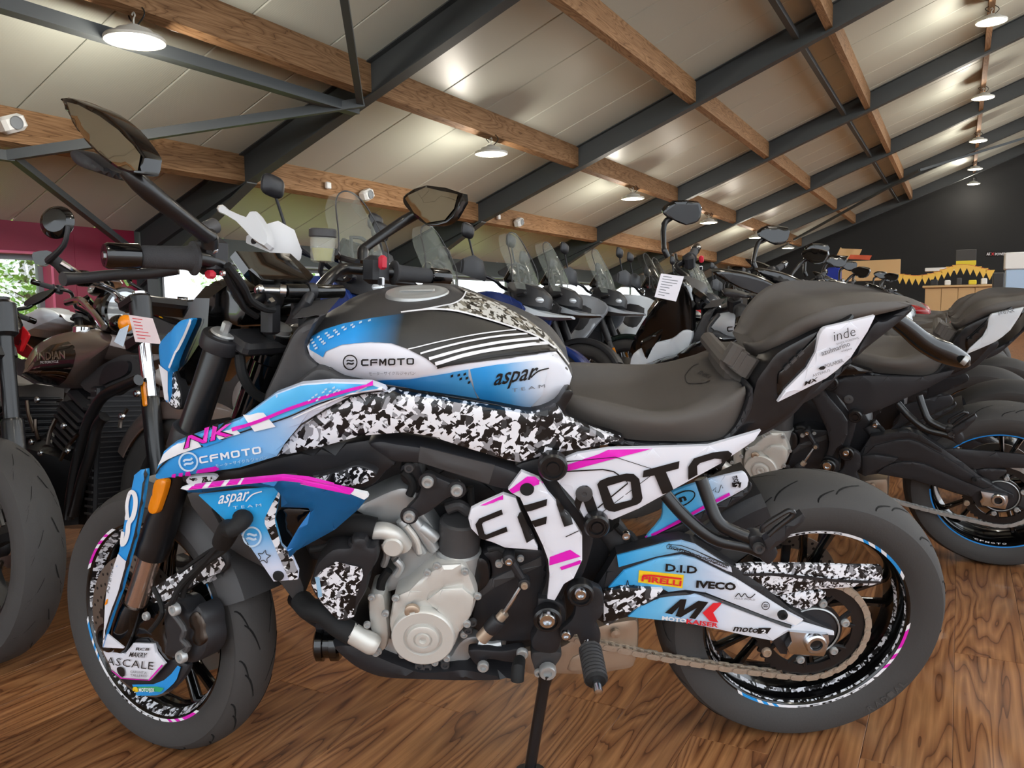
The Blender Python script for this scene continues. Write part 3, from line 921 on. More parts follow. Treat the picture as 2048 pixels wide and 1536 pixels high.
def emblem(o, fr, c, r, m, w=None, ang=0.0, sq=1.0, lift=.004):
    """round badge with two wavy bars"""
    w = w or r * .18
    c = Vector(c); ca, sa = math.cos(ang), math.sin(ang)
    def R(x, y): return tuple(c + Vector((x * ca - y * sa, (x * sa + y * ca) * 1)) )
    ring = [R(r * math.cos(t) * sq, r * math.sin(t)) for t in np.linspace(0, 2 * math.pi, 33)]
    stroke(o, fr, ring, w, m, sm=0, lift=lift)
    for dy in (-.22, .22):
        stroke(o, fr, [R(-.52 * r * sq, (dy + .1) * r), R(-.3 * r * sq, (dy - .06) * r), R(.25 * r * sq, (dy + .03) * r), R(.52 * r * sq, (dy - .12) * r)], w * 1.15, m, sm=3, lift=lift)

# --- wheels
def tyre_mesh(R, hw, bead, mbx=None):
    prof = []
    s = R - .224
    half = [(.222, bead), (.232, bead + .006), (.245, hw - .003), (.224 + s * .55, hw), (.224 + s * .68, hw * .97)]
    for a in np.linspace(1.15, 0, 8):
        half.append((R - (s * .33) * (1 - math.cos(a)) / (1 - math.cos(1.15)) , hw * .97 * math.sin(a) / math.sin(1.15) * .985))
    prof = [(r, -y) for r, y in half] + [(r, y) for r, y in half[::-1][1:]]
    q = MB(); q.lathe(prof, 96); return q, half
def tyre_y(half, r):  # unused helper for lettering depth
    return None
def sipes(parent, R, hw, c, n, M=None, seed=1, both=True):
    """tread cuts, one joined part lying in the crown"""
    s = R - .224
    def surf(a, k):  # k: -1..1 across
        q = k * 1.15
        return R - (s * .33) * (1 - math.cos(q)) / (1 - math.cos(1.15)), hw * .97 * math.sin(q) / math.sin(1.15) * .985
    rnd = random.Random(seed); mbq = MB()
    for i in range(n):
        a0 = 2 * math.pi * i / n
        for (k0, k1, da, off) in ((-.18, -.62, .20, 0), (-.50, -.86, .13, .5), (.18, .62, .20, .25), (.5, .86, .13, .75)):
            a = a0 + off * 2 * math.pi / n
            pts = []
            for t in np.linspace(0, 1, 7):
                k = k0 + (k1 - k0) * t; an = a + da * t + .04 * math.sin(t * 3)
                r, y = surf(an, k); r += .0006
                pts.append((an, r, y))
            v = []; f = []
            for j, (an, r, y) in enumerate(pts):
                wd = .003 * (1 - abs(j / 6 - .5) * .8)
                for sg in (-1, 1):
                    aa = an + sg * wd / r * .6; yy = y + sg * wd * .55
                    v.append(Vector((r * math.cos(aa), yy, r * math.sin(aa))) + Vector(c))
                if j: f.append((2 * j - 2, 2 * j - 1, 2 * j + 1, 2 * j))
            mbq.add(v, f)
    return mbq.build('tread_groove', M_RUBBER, parent, None, smooth=False)
M_TYREGROOVE = mat('tyre_groove', (8, 8, 8), 0.9)
def wheel(front, c, R, hw, bead, rimhalf, M, root, tape=True, splint=True):
    c = Vector(c)
    q, half = tyre_mesh(R, hw, bead)
    q.v = [v + c for v in q.v]
    ty = q.build('front_tyre' if front else 'rear_tyre', M_RUB, root, M)
    g = sipes(ty, R, hw, c, 17 if front else 15, seed=3 if front else 5)
    g.data.materials[0] = M_TYREGROOVE
    rh = rimhalf
    prof = [(.219, -rh), (.2265, -rh - .001), (.2285, -rh + .004), (.226, -rh + .010)]
    inner = [(.219, -rh), (.2165, -rh + .003), (.211, -rh + .012), (.203, -rh * .45), (.198, -.012), (.196, 0)]
    pr = inner[::-1] + prof[1:]
    pr = pr + []
    q = MB(); q.lathe([(r, y) for r, y in pr], 96, c); q.lathe([(r, -y) for r, y in pr][::-1], 96, c)
    q.lathe([(.226, -rh + .010), (.215, -rh + .02), (.215, rh - .02), (.226, rh - .010)], 64, c)
    rim = q.build('front_rim' if front else 'rear_rim', M_GLOSS, root, M)
    # hub and five split spokes
    q = MB(); hwid = .052 if front else .07
    q.lathe([(.016, -hwid), (.03, -hwid), (.036, -hwid + .01), (.045, -.03), (.045, .03), (.036, hwid - .01), (.03, hwid), (.016, hwid)], 28, c)
    q.build('hub', M_SATIN, root, M)
    for i in range(5):
        q = MB(); a = 2 * math.pi * i / 5 + (.35 if front else .15)
        for sg in (-1, 1):
            secs = []
            for (r, da, wd, dp) in ((.038, .25, .022, .034), (.09, .10, .017, .03), (.14, .13, .014, .024), (.202, .17, .018, .026)):
                aa = a + sg * da
                e = Vector((math.cos(aa), 0, math.sin(aa))); t = Vector((-e.z, 0, e.x))
                p = c + e * r
                secs.append([p + t * (wd / 2) * x + Vector((0, dp / 2 * y, 0)) for x, y in ((-1, -.5), (-.5, -1), (.5, -1), (1, -.5), (1, .5), (.5, 1), (-.5, 1), (-1, .5))])
            q.loft(secs)
        q.build('spoke', M_GLOSS, root, M)
    return ty, rim
FWC = AXF; RWC = Vector((0, 0, .315))
fty, frim = wheel(True, FWC, .300, .060, .046, .046, MS, hero)
rty, rrim = wheel(False, RWC, .315, .090, .073, .073, None, hero)
def arc_tape(rim, c, r0, r1, y, a0, a1, m, n=None, name='rim_tape', slant=0.0):
    n = n or max(2, int(abs(a1 - a0) / .06)); q = MB(); v = []; f = []
    for i in range(n + 1):
        t = a0 + (a1 - a0) * i / n
        for r, aa, yy in ((r0, t, y[0]), (r1, t + slant, y[1])):
            v.append((c[0] + r * math.cos(aa), yy, c[2] + r * math.sin(aa)))
        if i: f.append((2 * i - 2, 2 * i - 1, 2 * i + 1, 2 * i))
    a, b, cc = (Vector(v[k]) for k in f[0][:3])
    if (b - a).cross(cc - a).y > 0: f = [k[::-1] for k in f]
    return new(name, v, f, m, rim, None, False)
def deg(a): return math.radians(a)
def rim_graphics(rim, c, rh, fr, segs, shards, s7):
    """segs: (start deg, end deg, colour, slanted); angles from the rear, upwards positive"""
    for a0, a1, m, sl in segs: arc_tape(rim, c, .2192, .2262, (-rh - .0012, -rh - .0022), deg(a0), deg(a1), m, slant=deg(sl))
    for a0, a1 in shards: arc_tape(rim, c, .2035, .2150, (-rh * .45 - .004, -rh + .0035), deg(a0), deg(a1), M_SHARDS, name='shard_tape')
def stripes(a0, a1, m, k):
    """colour block with slanted white cuts"""
    out = []; d_ = (a1 - a0)
    for t0, t1, mm in k: out.append((a0 + d_ * t0, a0 + d_ * t1, mm, 2.0))
    return out
W_, B_, K_ = M_WPRINT, M_BLUE, M_PINK
PAT = [(0, .10, None), (.10, .42, 1), (.42, .52, 0), (.52, .62, 1), (.62, .72, 0), (.72, .8, 1), (.8, 1.0, 0)]
def block_pat(a0, a1, col): return [(a0 + (a1 - a0) * t0, a0 + (a1 - a0) * t1, (col if k else W_), 2.5) for t0, t1, k in PAT]
seg = block_pat(158, 120, K_) + block_pat(190, 222, B_) + [(222, 277, W_, 0)] + block_pat(312, 277, K_) + block_pat(-2, 45, B_)
rim_graphics(frim, FWC, .046, FK, seg, [(88, 218), (225, 330)], None)
seg = [(72, 118, W_, 0)] + block_pat(28, 72, B_) + block_pat(-3, -42, K_) + [(-42, -95, W_, 0)] + block_pat(-128, -95, B_)
rim_graphics(rrim, RWC, .073, BK, seg, [(-140, 25), (-170, -145)], None)
# word on the wheel tapes
def arc_word(rim, c, s, r, h, y, a0, a1, m):
    n = len(s)
    for i, ch in enumerate(s):
        A, F, sz = glyphs(ch, .02)
        aa = a0 + (a1 - a0) * (i + .1) / n; ab = a0 + (a1 - a0) * (i + .85) / n
        v = []
        for x, z in A:
            t = aa + (ab - aa) * x / max(sz[0], 1e-6); rr = r + h * (z / max(sz[1], 1e-6)) * (-1 if a1 > a0 else 1) + (h if a1 > a0 else 0)
            v.append((c[0] + rr * math.cos(t), y, c[2] + rr * math.sin(t)))
        f2 = []
        for f in F:
            a, b, cc = (Vector(v[k]) for k in f[:3])
            f2.append(f if (b - a).cross(cc - a).y < 0 else f[::-1])
        if f2: new('lettering', v, f2, m, rim, None, False)
arc_word(frim, FWC, 'CFMOTO', .2205, .0042, -.046 - .003, deg(228), deg(274), M_INK)
arc_word(rrim, RWC, 'CFMOTO', .2205, .0042, -.073 - .003, deg(-90), deg(-46), M_INK)
arc_word(rrim, RWC, 'CFMOTO', .2205, .0042, -.073 - .003, deg(116), deg(76), M_INK)
arc_word(rty, RWC, 'RADIAL', .262, .016, -.0908, deg(-55), deg(-32), mat('tyre_lettering', (74, 72, 70), .7))

# brake discs
def disc(c, y, ro, ri, m, root, M, holes=22, name='brake_disc', carrier=.07, side=-1):
    q = MB(); c = Vector((c[0], y, c[2]))
    q.lathe([(ri, -.0025), (ro, -.0025), (ro, .0025), (ri, .0025), (ri, -.0025)], 72, c)
    d_ = q.build(name, m, root, M, True, .5)
    q = MB(); q.lathe([(carrier * .5, -.004), (carrier, -.004), (carrier, .004), (carrier * .5, .004)], 30, c)
    for i in range(8):
        a = 2 * math.pi * i / 8; e = Vector((math.cos(a), 0, math.sin(a)))
        q.box(c + e * (carrier + ri) / 2, (.02, .006, ri - carrier + .016), Matrix.Rotation(-a + math.pi / 2, 3, 'Y'))
    q.build('disc_carrier', M_SATIN, d_)
    q = MB()
    for k in range(3):
        for i in range(holes):
            a = 2 * math.pi * (i + k * .33) / holes; r = ri + (ro - ri) * (.25 + .25 * k)
            q.lathe([(0, 0), (.0035, 0)], 8, c + Vector((r * math.cos(a), side * .0028, r * math.sin(a))))
    if side > 0: q.f = [f[::-1] for f in q.f]
    q.build('vent_hole', M_INK, d_, None, smooth=False)
    return d_
disc(AXF, -.072, .158, .122, M_DISC, hero, MS)
disc(AXF, .072, .158, .122, M_DISC, hero, MS, side=1)
disc(RWC, .085, .125, .09, M_DISC, hero, None, carrier=.05)

# --- fork, clamps
FY = .105
fax = FK.at(*P1('Z 233 1268'), -FY)
fa = FK.at(*P1('Z 251 1268'), -FY); fb = FK.at(*P1('Z 455 645'), -FY)
def fork_pt(t, y): p = fa.lerp(fb, t); return Vector((p.x, y, p.z))
def fork_t(s):     # parameter of a traced point along the left leg
    p = FK.at(*P1(s), -FY); d_ = fb - fa; return (p - fa).dot(d_) / d_.length_squared
t_in0, t_in1 = fork_t('B 790 1185'), fork_t('B 880 870')
for y in (-FY, FY):
    q = MB(); q.cyl(fork_pt(t_in0 - .01, y), fork_pt(t_in1 + .02, y), .0235, n=28); o = bpart(q, 'fork_tube', M_BRONZE, True)
    q = MB(); q.tube([fork_pt(t, y) for t in (t_in1 - .012, t_in1 - .008, t_in1 + .03, t_in1 + .04, t_in1 + .10, t_in1 + .16, .52, .56, .965, .97)], [.029, .0335, .0345, .033, .033, .029, .029, .0275, .0275, .025], 28); o = bpart(q, 'fork_outer', M_SATIN, True)
    q = MB(); d_ = (fb - fa).normalized()
    e = fork_pt(.965, y); q.tube([e, e + d_ * .004, e + d_ * .007, e + d_ * .008], [.025, .025, .022, .0], 24); q.tube([e + d_ * .006, e + d_ * .026, e + d_ * .027], [.009, .009, .007], 6)
    q.build('fork_cap', M_ALU2, o)
    # foot of the leg
    q = MB(); q.tube([fork_pt(t, y) for t in (-.045, -.02, .03, t_in0 - .02, t_in0 + .005)], [.022, .03, .033, .031, .0275], 24)
    q.cyl((fax.x, y - .026, fax.z), (fax.x, y + .026, fax.z), .032, n=26, bev=.003); q.tube([(fax.x, y, fax.z), fork_pt(.08, y)], [.026, .030], 14)
    o = bpart(q, 'fork_foot', M_GLOSS, True)
    q = MB(); q.lathe([(.026, -.028), (.026, -.03), (.020, -.03), (.019, -.024), (0, -.024)], 24, (fax.x, y if y < 0 else y + .056, fax.z)); q.build('axle_end', M_SATIN, o)
# clamps
for t, h, nm in ((.945, .030, 'top_clamp'), (.66, .05, 'bottom_clamp')):
    q = MB(); d_ = (fb - fa).normalized(); e = fork_pt(t, 0)
    for y in (-FY, FY): q.cyl(fork_pt(t, y) - d_ * h / 2, fork_pt(t, y) + d_ * h / 2, .038, n=24, bev=.004)
    R = Matrix.Rotation(RAKE, 3, 'Y')
    q.box(e + Vector((.028, 0, 0)), (.075, 2 * FY, h * .9), R, .008)
    bpart(q, nm, M_BLK, True)
stp = FK.at(*P1('Z 559 650'), 0.0); d_ = (fb - fa).normalized()
q = MB(); q.tube([stp - d_ * .012, stp - d_ * .05, stp - d_ * .055, stp - d_ * .075, stp - d_ * .08, stp - d_ * .24], [.033, .033, .037, .037, .031, .031], 26); sto = bpart(q, 'steering_stem', M_GLOSS, True)
q = MB(); q.tube([stp - d_ * .012, stp - d_ * .011, stp - d_ * .002, stp, stp], [.028, .026, .026, .022, .0], 24); q.build('stem_nut', M_ALU2, sto)
q = MB(); q.box(stp.lerp(fork_pt(.95, -FY), .5) - d_ * .02, (.06, FY, .026), Matrix.Rotation(RAKE, 3, 'Y'), .008); q.box(stp.lerp(fork_pt(.95, FY), .5) - d_ * .02, (.06, FY, .026), Matrix.Rotation(RAKE, 3, 'Y'), .008); q.build('clamp_bridge', M_BLK, sto)
# brake-hose holder between the legs and radial caliper
cal = pan('brake_caliper', 'H 560 700 590 672 640 680 690 735 735 700 775 760 782 830 792 900 782 960 745 1010 690 1030 640 1005 565 990 545 960 556 900 546 830 542 770', -.128, .05, M_BLK, True, r=.010, g=.01)
cp = pan('caliper_piston_bridge', 'H 690 760 735 735 765 790 772 850 780 905 745 935 700 900 715 850 690 820', -.131, .03, M_DSTEEL, True, r=.006, g=.008); cp.parent = cal; cp.matrix_local = Matrix.Identity(4); cp.name = 'piston_bridge'
q = MB(); q.tube([FK.at(*p, -.14) for p in T('H 600 740 640 790 668 840 655 890 690 930 660 965')], .006, 8, 3); q.build('caliper_rib', M_BLK2, cal)
txt(cal, 'J.JUAN', 'H 560 925', 'H 555 800', 9, M_GREYPRINT, True, bold=.01)
bolts(cal, 'H 625 718 663 982', -.14, .013, M_ALU2, True)
bolts(cal, 'H 672 910', -.135, .006, M_BLK2, True)
pan('caliper_mount', 'H 300 800 350 790 470 765 540 700 590 690 600 760 560 860 580 930 600 1000 560 1010 500 930 470 890 330 890 270 860', -.112, .02, M_GLOSS, True, r=.006, g=.012)
bolts(hero, 'H 462 758', -.128, .009, M_ALU2, True, MS)
# fork guard blade
fg = pan('fork_guard', 'B 782 440 820 408 858 402 862 430 836 600 800 790 755 950 716 1100 664 1240 612 1400 598 1450 606 1330 612 1200 622 1110 655 1000 690 895 712 780 735 640 760 540', -.148, .006, M_BLUE, True, r=.002, sm=0, g=.012)
dec(fg, 'B 690 900 752 950 716 1100 664 1238 614 1395 600 1445 608 1330 614 1200 624 1110 655 1000', M_WH, True)
dec(fg, 'B 836 600 862 430 858 404 850 402 826 600 790 790 742 950 704 1100 652 1240 604 1400 612 1400 664 1240 716 1100 757 950 802 790', M_SATIN, True, lift=.0035)
stroke(fg, FK, T('B 752 700 745 620 762 545 790 545 800 600 785 680 760 720 752 780 735 830 715 840 722 770'), 9, M_WPRINT)
txt(fg, 'ASTERIUS', 'B 642 1130', 'B 672 975', 8, M_GREYPRINT, True, bold=.01)
dec(fg, 'B 620 1170 638 1160 634 1190 618 1200', M_ORG, True, lift=.0035)
dec(fg, 'B 655 1080 690 960 700 960 640 1230 630 1250', M_BLUE, True, lift=.0019)
# triangle cover at the axle and the disc cover with lettering
tri = pan('axle_cover', 'H 222 852 325 935 322 942 208 936 210 900', -.146, .004, M_WH, True, r=.001, sm=0, g=.02)
dc0 = pan('disc_cover_back', 'H 250 1045 300 1110 420 1195 560 1190 650 1115 688 1040 640 1010 500 900 380 890 300 980', -.104, .012, M_BLK, True, r=.005, g=.016)
dcv = pan('disc_cover', 'H 205 960 330 972 376 914 488 918 502 965 552 1030 472 1120 312 1108 255 1060', -.120, .008, M_WH, True, r=.003, sm=0, g=.014)
stroke(dcv, FK, T('H 262 1063 314 1106 471 1117 549 1030'), 3.2, M_PINK, sm=0)
word_ = txt(dcv, 'ASCALE', 'H 235 1028', 'H 496 1058', 15, M_INK, True, bold=-.005, space=1.1)
txt(dcv, 'RCB', 'H 400 950', 'H 474 952', 5.5, M_INK, True, bold=.02, shear=.3)
txt(dcv, 'MAKRY', 'H 362 985', 'H 456 992', 10, M_INK, True, shear=.3, bold=.01)
txt(dcv, 'GARUNTIA', 'H 370 1075', 'H 462 1082', 5, M_GREYPRINT, True); txt(dcv, 'TALLERES', 'H 370 1094', 'H 462 1100', 5, M_GREYPRINT, True)
dec(dcv, 'H 296 1050 315 1040 335 1052 340 1080 325 1095 305 1080', M_INK, True, sm=3, lift=.0038)
sw = dec(dc0, 'H 380 1140 500 1138 560 1115 600 1080 635 1034 652 1042 630 1110 590 1155 550 1185 480 1205 400 1205', M_BLUE, True, lift=.0035)
dec(dc0, 'H 385 1152 520 1150 560 1160 540 1178 395 1178', M_GRN, True, lift=.0045)
txt(dc0, 'MOTOREX', 'H 425 1178', 'H 512 1178', 8, M_WPRINT, True, bold=.03, lift=.0075)
emblem(dc0, FK, P1('H 405 1165'), 4, M_YEL, w=3, lift=.0075)
# front mudguard: shell over the tyre and its stays
def mudguard(c, r, hw, a0, a1, m, nm, M, root, drop=.02):
    q = MB(); prof = [(r - drop, -hw), (r - drop * .4, -hw * .96), (r, -hw * .75), (r + .004, -hw * .35), (r + .005, 0), (r + .004, hw * .35), (r, hw * .75), (r - drop * .4, hw * .96), (r - drop, hw)]
    prof = prof + [(p[0] - .004, p[1] * .97) for p in prof[::-1]] + [prof[0]]
    q.lathe(prof, 40, c, a0, a1); return q.build(nm, m, root, M)
ff = mudguard(AXF, .322, .072, deg(22), deg(92), M_BLK2, 'front_mudguard', MS, hero, .05)
st = pan('mudguard_stay', 'H 478 650 500 598 600 530 720 455 800 410 890 400 906 480 872 520 800 545 735 580 660 632 560 678 492 690', -.092, .01, M_BLK, True, r=.004, g=.014)
dec(st, 'H 484 650 505 600 600 535 715 462 735 575 655 628 560 672 495 684', M_SHARD, True)
dec(st, 'H 740 575 722 520 760 470 850 420 880 430 898 470 868 515 800 540', M_SHARD, True)
dec(ff, 'H 760 560 905 400 930 430 880 540 780 585', M_SHARD, True, lift=.0015)
# amber reflector on the left leg
rf_ = pan('side_reflector', 'B 905 470 966 468 962 520 936 600 912 660 878 668 860 634 880 560', -.145, .012, M_ORG, True, r=.004, g=.01)

# --- headlight, dash, bars
hl = pan('headlight_side_cover', 'A 1040 772 1085 755 1118 758 1075 860 1040 940 1010 1020 985 1080 985 1180 975 1240 962 1225 945 1110 926 960 930 900 958 860', lambda x, z: -.100 if x is None else -.100 + .25 * max(0, (-1.27 - x)), .02, M_BLUE, True, r=.004, g=.012)
dec(hl, 'A 928 1020 985 1060 985 1240 962 1225 945 1110', M_WH, True)
stroke(hl, FK, T('A 1118 758 1075 860 1030 950 995 1040'), 3, M_WPRINT)
hs = pan('headlight_lower_cover', 'A 990 1090 1010 1040 1040 1120 1062 1190 1060 1270 1030 1285 985 1250', -.085, .02, M_BLK, True, r=.004, g=.012)
dec(hs, 'A 992 1095 1010 1046 1038 1122 1058 1192 1056 1265 1030 1278 988 1246', M_SHARDS, True)
q = MB()
hb = [FK.at(*p, y) for p, y in zip(T('A 1090 720 1180 560 1300 560 1280 830 1130 1060 1050 1150'), (-.07,) * 6)]
secs = []
for y, k in ((-.085, .72), (-.06, 1.0), (.06, 1.0), (.085, .72)):
    cx = sum((p.x for p in hb)) / 6; cz = sum((p.z for p in hb)) / 6
    secs.append([Vector((cx + (p.x - cx) * k, y, cz + (p.z - cz) * k)) for p in hb])
q.loft(secs); bpart(q, 'headlight_shell', M_GLOSS, True)
pan('dash_cowl', 'A 1175 620 1215 545 1290 520 1400 600 1440 700 1380 800 1250 760 1180 700', -.06, .12, M_GLOSS, True, r=.012, g=.016)
# instrument display: a tilted tablet
d0 = [FK.at(*p, y) for p, y in zip(T('K 290 500 740 520 935 705 900 752 510 742 400 650'), (-.10, .10, .075, .06, -.075, -.10))]
c_ = sum(d0, Vector()) / 6
def tablet(name, corners, off, m, root, M, shrink=.94):
    n = (corners[2] - corners[0]).cross(corners[4] - corners[0]).normalized()
    if n.z < 0: n = -n
    cc = sum(corners, Vector()) / len(corners)
    q = MB(); lay = [[cc + (p - cc) * shrink for p in corners], corners, [p - n * off * .6 for p in corners], [cc + (p - cc) * .8 - n * off for p in corners]]
    lay[0] = [p + n * .003 for p in lay[0]]
    q.loft(lay[::-1]); return q.build(name, m, root, M), n
tb, n_ = tablet('dash_display', d0, .03, M_SCREEN, hero, MS)
# handlebar through the traced clamps and grips
gLo, gLi = FK.at(*P1('Z 208 511'), -.405), FK.at(*P1('Z 395 517'), -.275)
gRi, gRo = FK.at(*P1('Z 783 545'), .275), FK.at(*P1('Z 898 556'), .405)
cL = Vector((-1.06, -.05, 1.03)); cR = Vector((-1.06, .05, 1.03))
q = MB(); q.tube([gLo.lerp(gLi, .3), gLi, FK.at(*P1('A 1330 470'), -.215), FK.at(*P1('A 1420 640'), -.135), cL + Vector((0, -.02, 0)), cL, cR, cR + Vector((0, .02, 0)), FK.at(*P1('K 1060 720'), .135), FK.at(*P1('K 1200 645'), .215), gRi, gRi.lerp(gRo, .7)], .0125, 14, 5); bar = bpart(q, 'handlebar', M_SATIN, True)
for a, b, nm in ((gLi, gLo, 'L'), (gRi, gRo, 'R')):
    d_ = (b - a); L_ = d_.length; d_ = d_.normalized()
    q = MB(); q.tube([a, a + d_ * .004, a + d_ * .008, a + d_ * .012, a + d_ * .02, a + d_ * (L_ - .055), a + d_ * (L_ - .05)], [.02, .027, .027, .021, .0185, .0172, .0155], 28); bpart(q, 'grip', M_GRIP, True)
    q = MB(); e = a + d_ * (L_ - .05); q.tube([e, e + d_ * .002, e + d_ * .045, e + d_ * .05, e + d_ * .05, e + d_ * .046, e + d_ * .046], [.017, .0195, .0195, .017, .011, .009, .0], 26); o = bpart(q, 'bar_end_weight', M_GLOSS, True)
    q = MB(); q.cyl(e + d_ * .046, e + d_ * .052, .006, n=6); q.build('end_screw', M_STEELB, o)
# clamps of the bar
for y in (-.05, .05):
    q = MB(); q.cyl((-1.06, y - .018, 1.03), (-1.06, y + .018, 1.03), .024, n=18, bev=.003); q.box((-1.055, y, .99), (.03, .03, .06), None, .005); bpart(q, 'bar_clamp', M_BLK, True)
# switch housings, levers
def sw_house(c, nm, s): 
    q = MB(); q.box(c, s, None, .010); return bpart(q, nm, M_BLK, True)
pL = FK.at(*P1('Z 412 505'), -.25); hL = sw_house(pL + Vector((.0, .01, -.005)), 'switch_housing', (.05, .045, .062))
pb_ = FK.at(*P1('Z 421 549'), -.262); q = MB(); q.box(pb_, (.020, .012, .014), None, .004); q.build('horn_button', M_REDS, hL)
q = MB(); q.cyl(pL + Vector((.0, -.015, .03)), pL + Vector((0, .02, .045)), .013, n=14, bev=.002); q.build('clutch_perch', M_BLK2, hL)
bolt(hL, FK.at(*P1('Z 428 478'), -.27), .006); bolt(hL, FK.at(*P1('Z 431 500'), -.27), .006); bolt(hL, FK.at(*P1('Z 447 547'), -.25), .005)
pR = FK.at(*P1('Z 752 540'), .24); hR = sw_house(pR, 'switch_housing', (.045, .055, .062))
kp = FK.at(*P1('Z 765 525'), .205); q = MB(); q.box(kp, (.020, .014, .030), None, .005); q.build('kill_switch', M_REDS, hR)
kp = FK.at(*P1('Z 763 563'), .207); q = MB(); q.box(kp, (.014, .006, .018), None, .002); q.build('start_button', M_WPRINT, hR); q = MB(); q.box(kp + Vector((-.001, -.003, 0)), (.010, .006, .014), None, .001); q.build('button_face', M_BLK, hR)
q = MB(); lv = [FK.at(*p, y) for p, y in zip(T('A 1130 470 960 492 760 500 560 520 450 525'), (-.25, -.28, -.32, -.37, -.40))]
lv = [p + Vector((-.035, 0, 0)) for p in lv]
lv = [FK.at(*FK.px(MS.inverted() @ MS @ p), p.y) for p in lv]
q.tube(lv, [.008, .009, .009, .009, .011], 12, 4); bpart(q, 'clutch_lever', M_BLK, True)
q = MB(); q.tube([Vector((-1.055, .25, 1.075)), Vector((-1.065, .32, 1.07)), Vector((-1.05, .40, 1.065))], .008, 10, 4); bpart(q, 'brake_lever', M_BLK, True)
# mirrors
def mirror(name, outline, y, glass, stalk, ys, rs, back=None):
    o = pan(name, outline, y, .028, M_GLOSS, True, r=.006, g=.014, sm=2)
    gl = decal(o, FK, T(glass), M_MIRR, lift=.003, g=12, name='mirror_glass')
    q = MB(); pts = [FK.at(*p, yy) for p, yy in zip(T(stalk), ys)]; q.tube(pts, rs, 14, 3); q.build('mirror_stem', M_SATIN, o)
    if back: 
        b = panel('mirror_backing', o, FK, T(back), (y if not callable(y) else y(None, None)) + .012, .03, M_BLK, r=.006, g=.014)
    return o
ml = mirror('mirror', 'Z 117 200 122 194 140 195 170 207 205 222 246 254 270 284 287 310 287 320 281 346 262 346 232 338 196 312 165 280 140 244', lambda x, z: -.43 if z is None else -.43 + .30 * (z - 1.25),
       'Z 136 205 160 212 202 234 240 262 268 292 283 312 277 341 262 341 236 331 202 306 172 276 148 242', 'Z 255 340 300 385 405 466 418 475 420 497', (-.425, -.40, -.30, -.285, -.28), [.013, .014, .012, .014, .012],
       'Z 136 306 150 298 185 318 216 340 252 352 236 360 190 345 150 330')
mr = mirror('mirror', 'Z 804 398 812 386 850 370 922 386 914 420 893 446 852 451 824 428 808 412', lambda x, z: .40 if z is None else .40 + .42 * (z - 1.25),
       'Z 811 398 818 391 851 376 916 390 909 418 890 441 854 446 829 425', 'Z 842 424 806 443 735 492 726 502 726 525', (.42, .41, .315, .30, .29), [.012, .013, .011, .013, .012])
# steering damper
q = MB(); yk = -.05
a, b = FK.at(*P1('K 700 828'), yk), FK.at(*P1('K 1165 832'), yk + .12)
q.cyl(a, b, .0135, n=18, bev=.002); dm = bpart(q, 'steering_damper', M_GLOSS, True)
q = MB(); q.cyl(FK.at(*P1('K 455 818'), yk - .055), a, .006, n=12); q.cyl(FK.at(*P1('K 655 822'), yk - .008), FK.at(*P1('K 705 826'), yk), .011, n=14); q.ball(FK.at(*P1('K 490 812'), yk - .05), (.009,) * 3); q.build('damper_rod', M_STEELB, dm)
m_ = a.lerp(b, .42); q = MB(); d_ = (b - a).normalized(); q.cyl(m_ - d_ * .008, m_ + d_ * .008, .0165, n=18); q.tube([m_, FK.at(*P1('K 870 920'), yk + .03), FK.at(*P1('K 800 1015'), yk + .03)], [.012, .011, .013], 12, 3); q.build('damper_clamp', M_BLK, dm)
q = MB(); q.cyl(FK.at(*P1('K 575 905'), -.09), FK.at(*P1('K 600 935'), -.09), .008, n=6); bpart(q, 'clamp_bolt', M_STEELB, True)
# hoses
def hose(pts, r, nm='hose', m=None, front=True):
    q = MB(); fr = FK if front else BK
    q.tube([fr.at(x, y, d_) for (x, y), d_ in pts], r, 8, 5); return bpart(q, nm, m or M_RUBBER, front)
hose(list(zip(T('A 1330 440 1420 560 1460 640 1540 690 1600 700'), (-.24, -.20, -.15, -.10, -.07))), .007)
hose(list(zip(T('A 1310 480 1390 620 1430 690 1500 740'), (-.24, -.19, -.14, -.09))), .006)
hose(list(zip(T('A 1400 960 1420 1080 1480 1180 1560 1230'), (-.09, -.085, -.06, -.03))), .010)
hose(list(zip(T('B 1400 730 1330 800 1180 960 1060 1080 1010 1180 980 1210'), (-.17, -.16, -.15, -.15, -.15, -.135))), .006)
hose(list(zip(T('B 1390 760 1320 870 1200 960 1090 1080 1070 1150'), (-.165, -.155, -.145, -.14, -.135))), .006)
hose(list(zip(T('B 1250 640 1310 760 1300 840 1200 900 1050 1010'), (-.10, -.14, -.15, -.145, -.14))), .004)
hose(list(zip(T('B 900 1100 950 1240 880 1350'), (-.13, -.14, -.13))), .005)

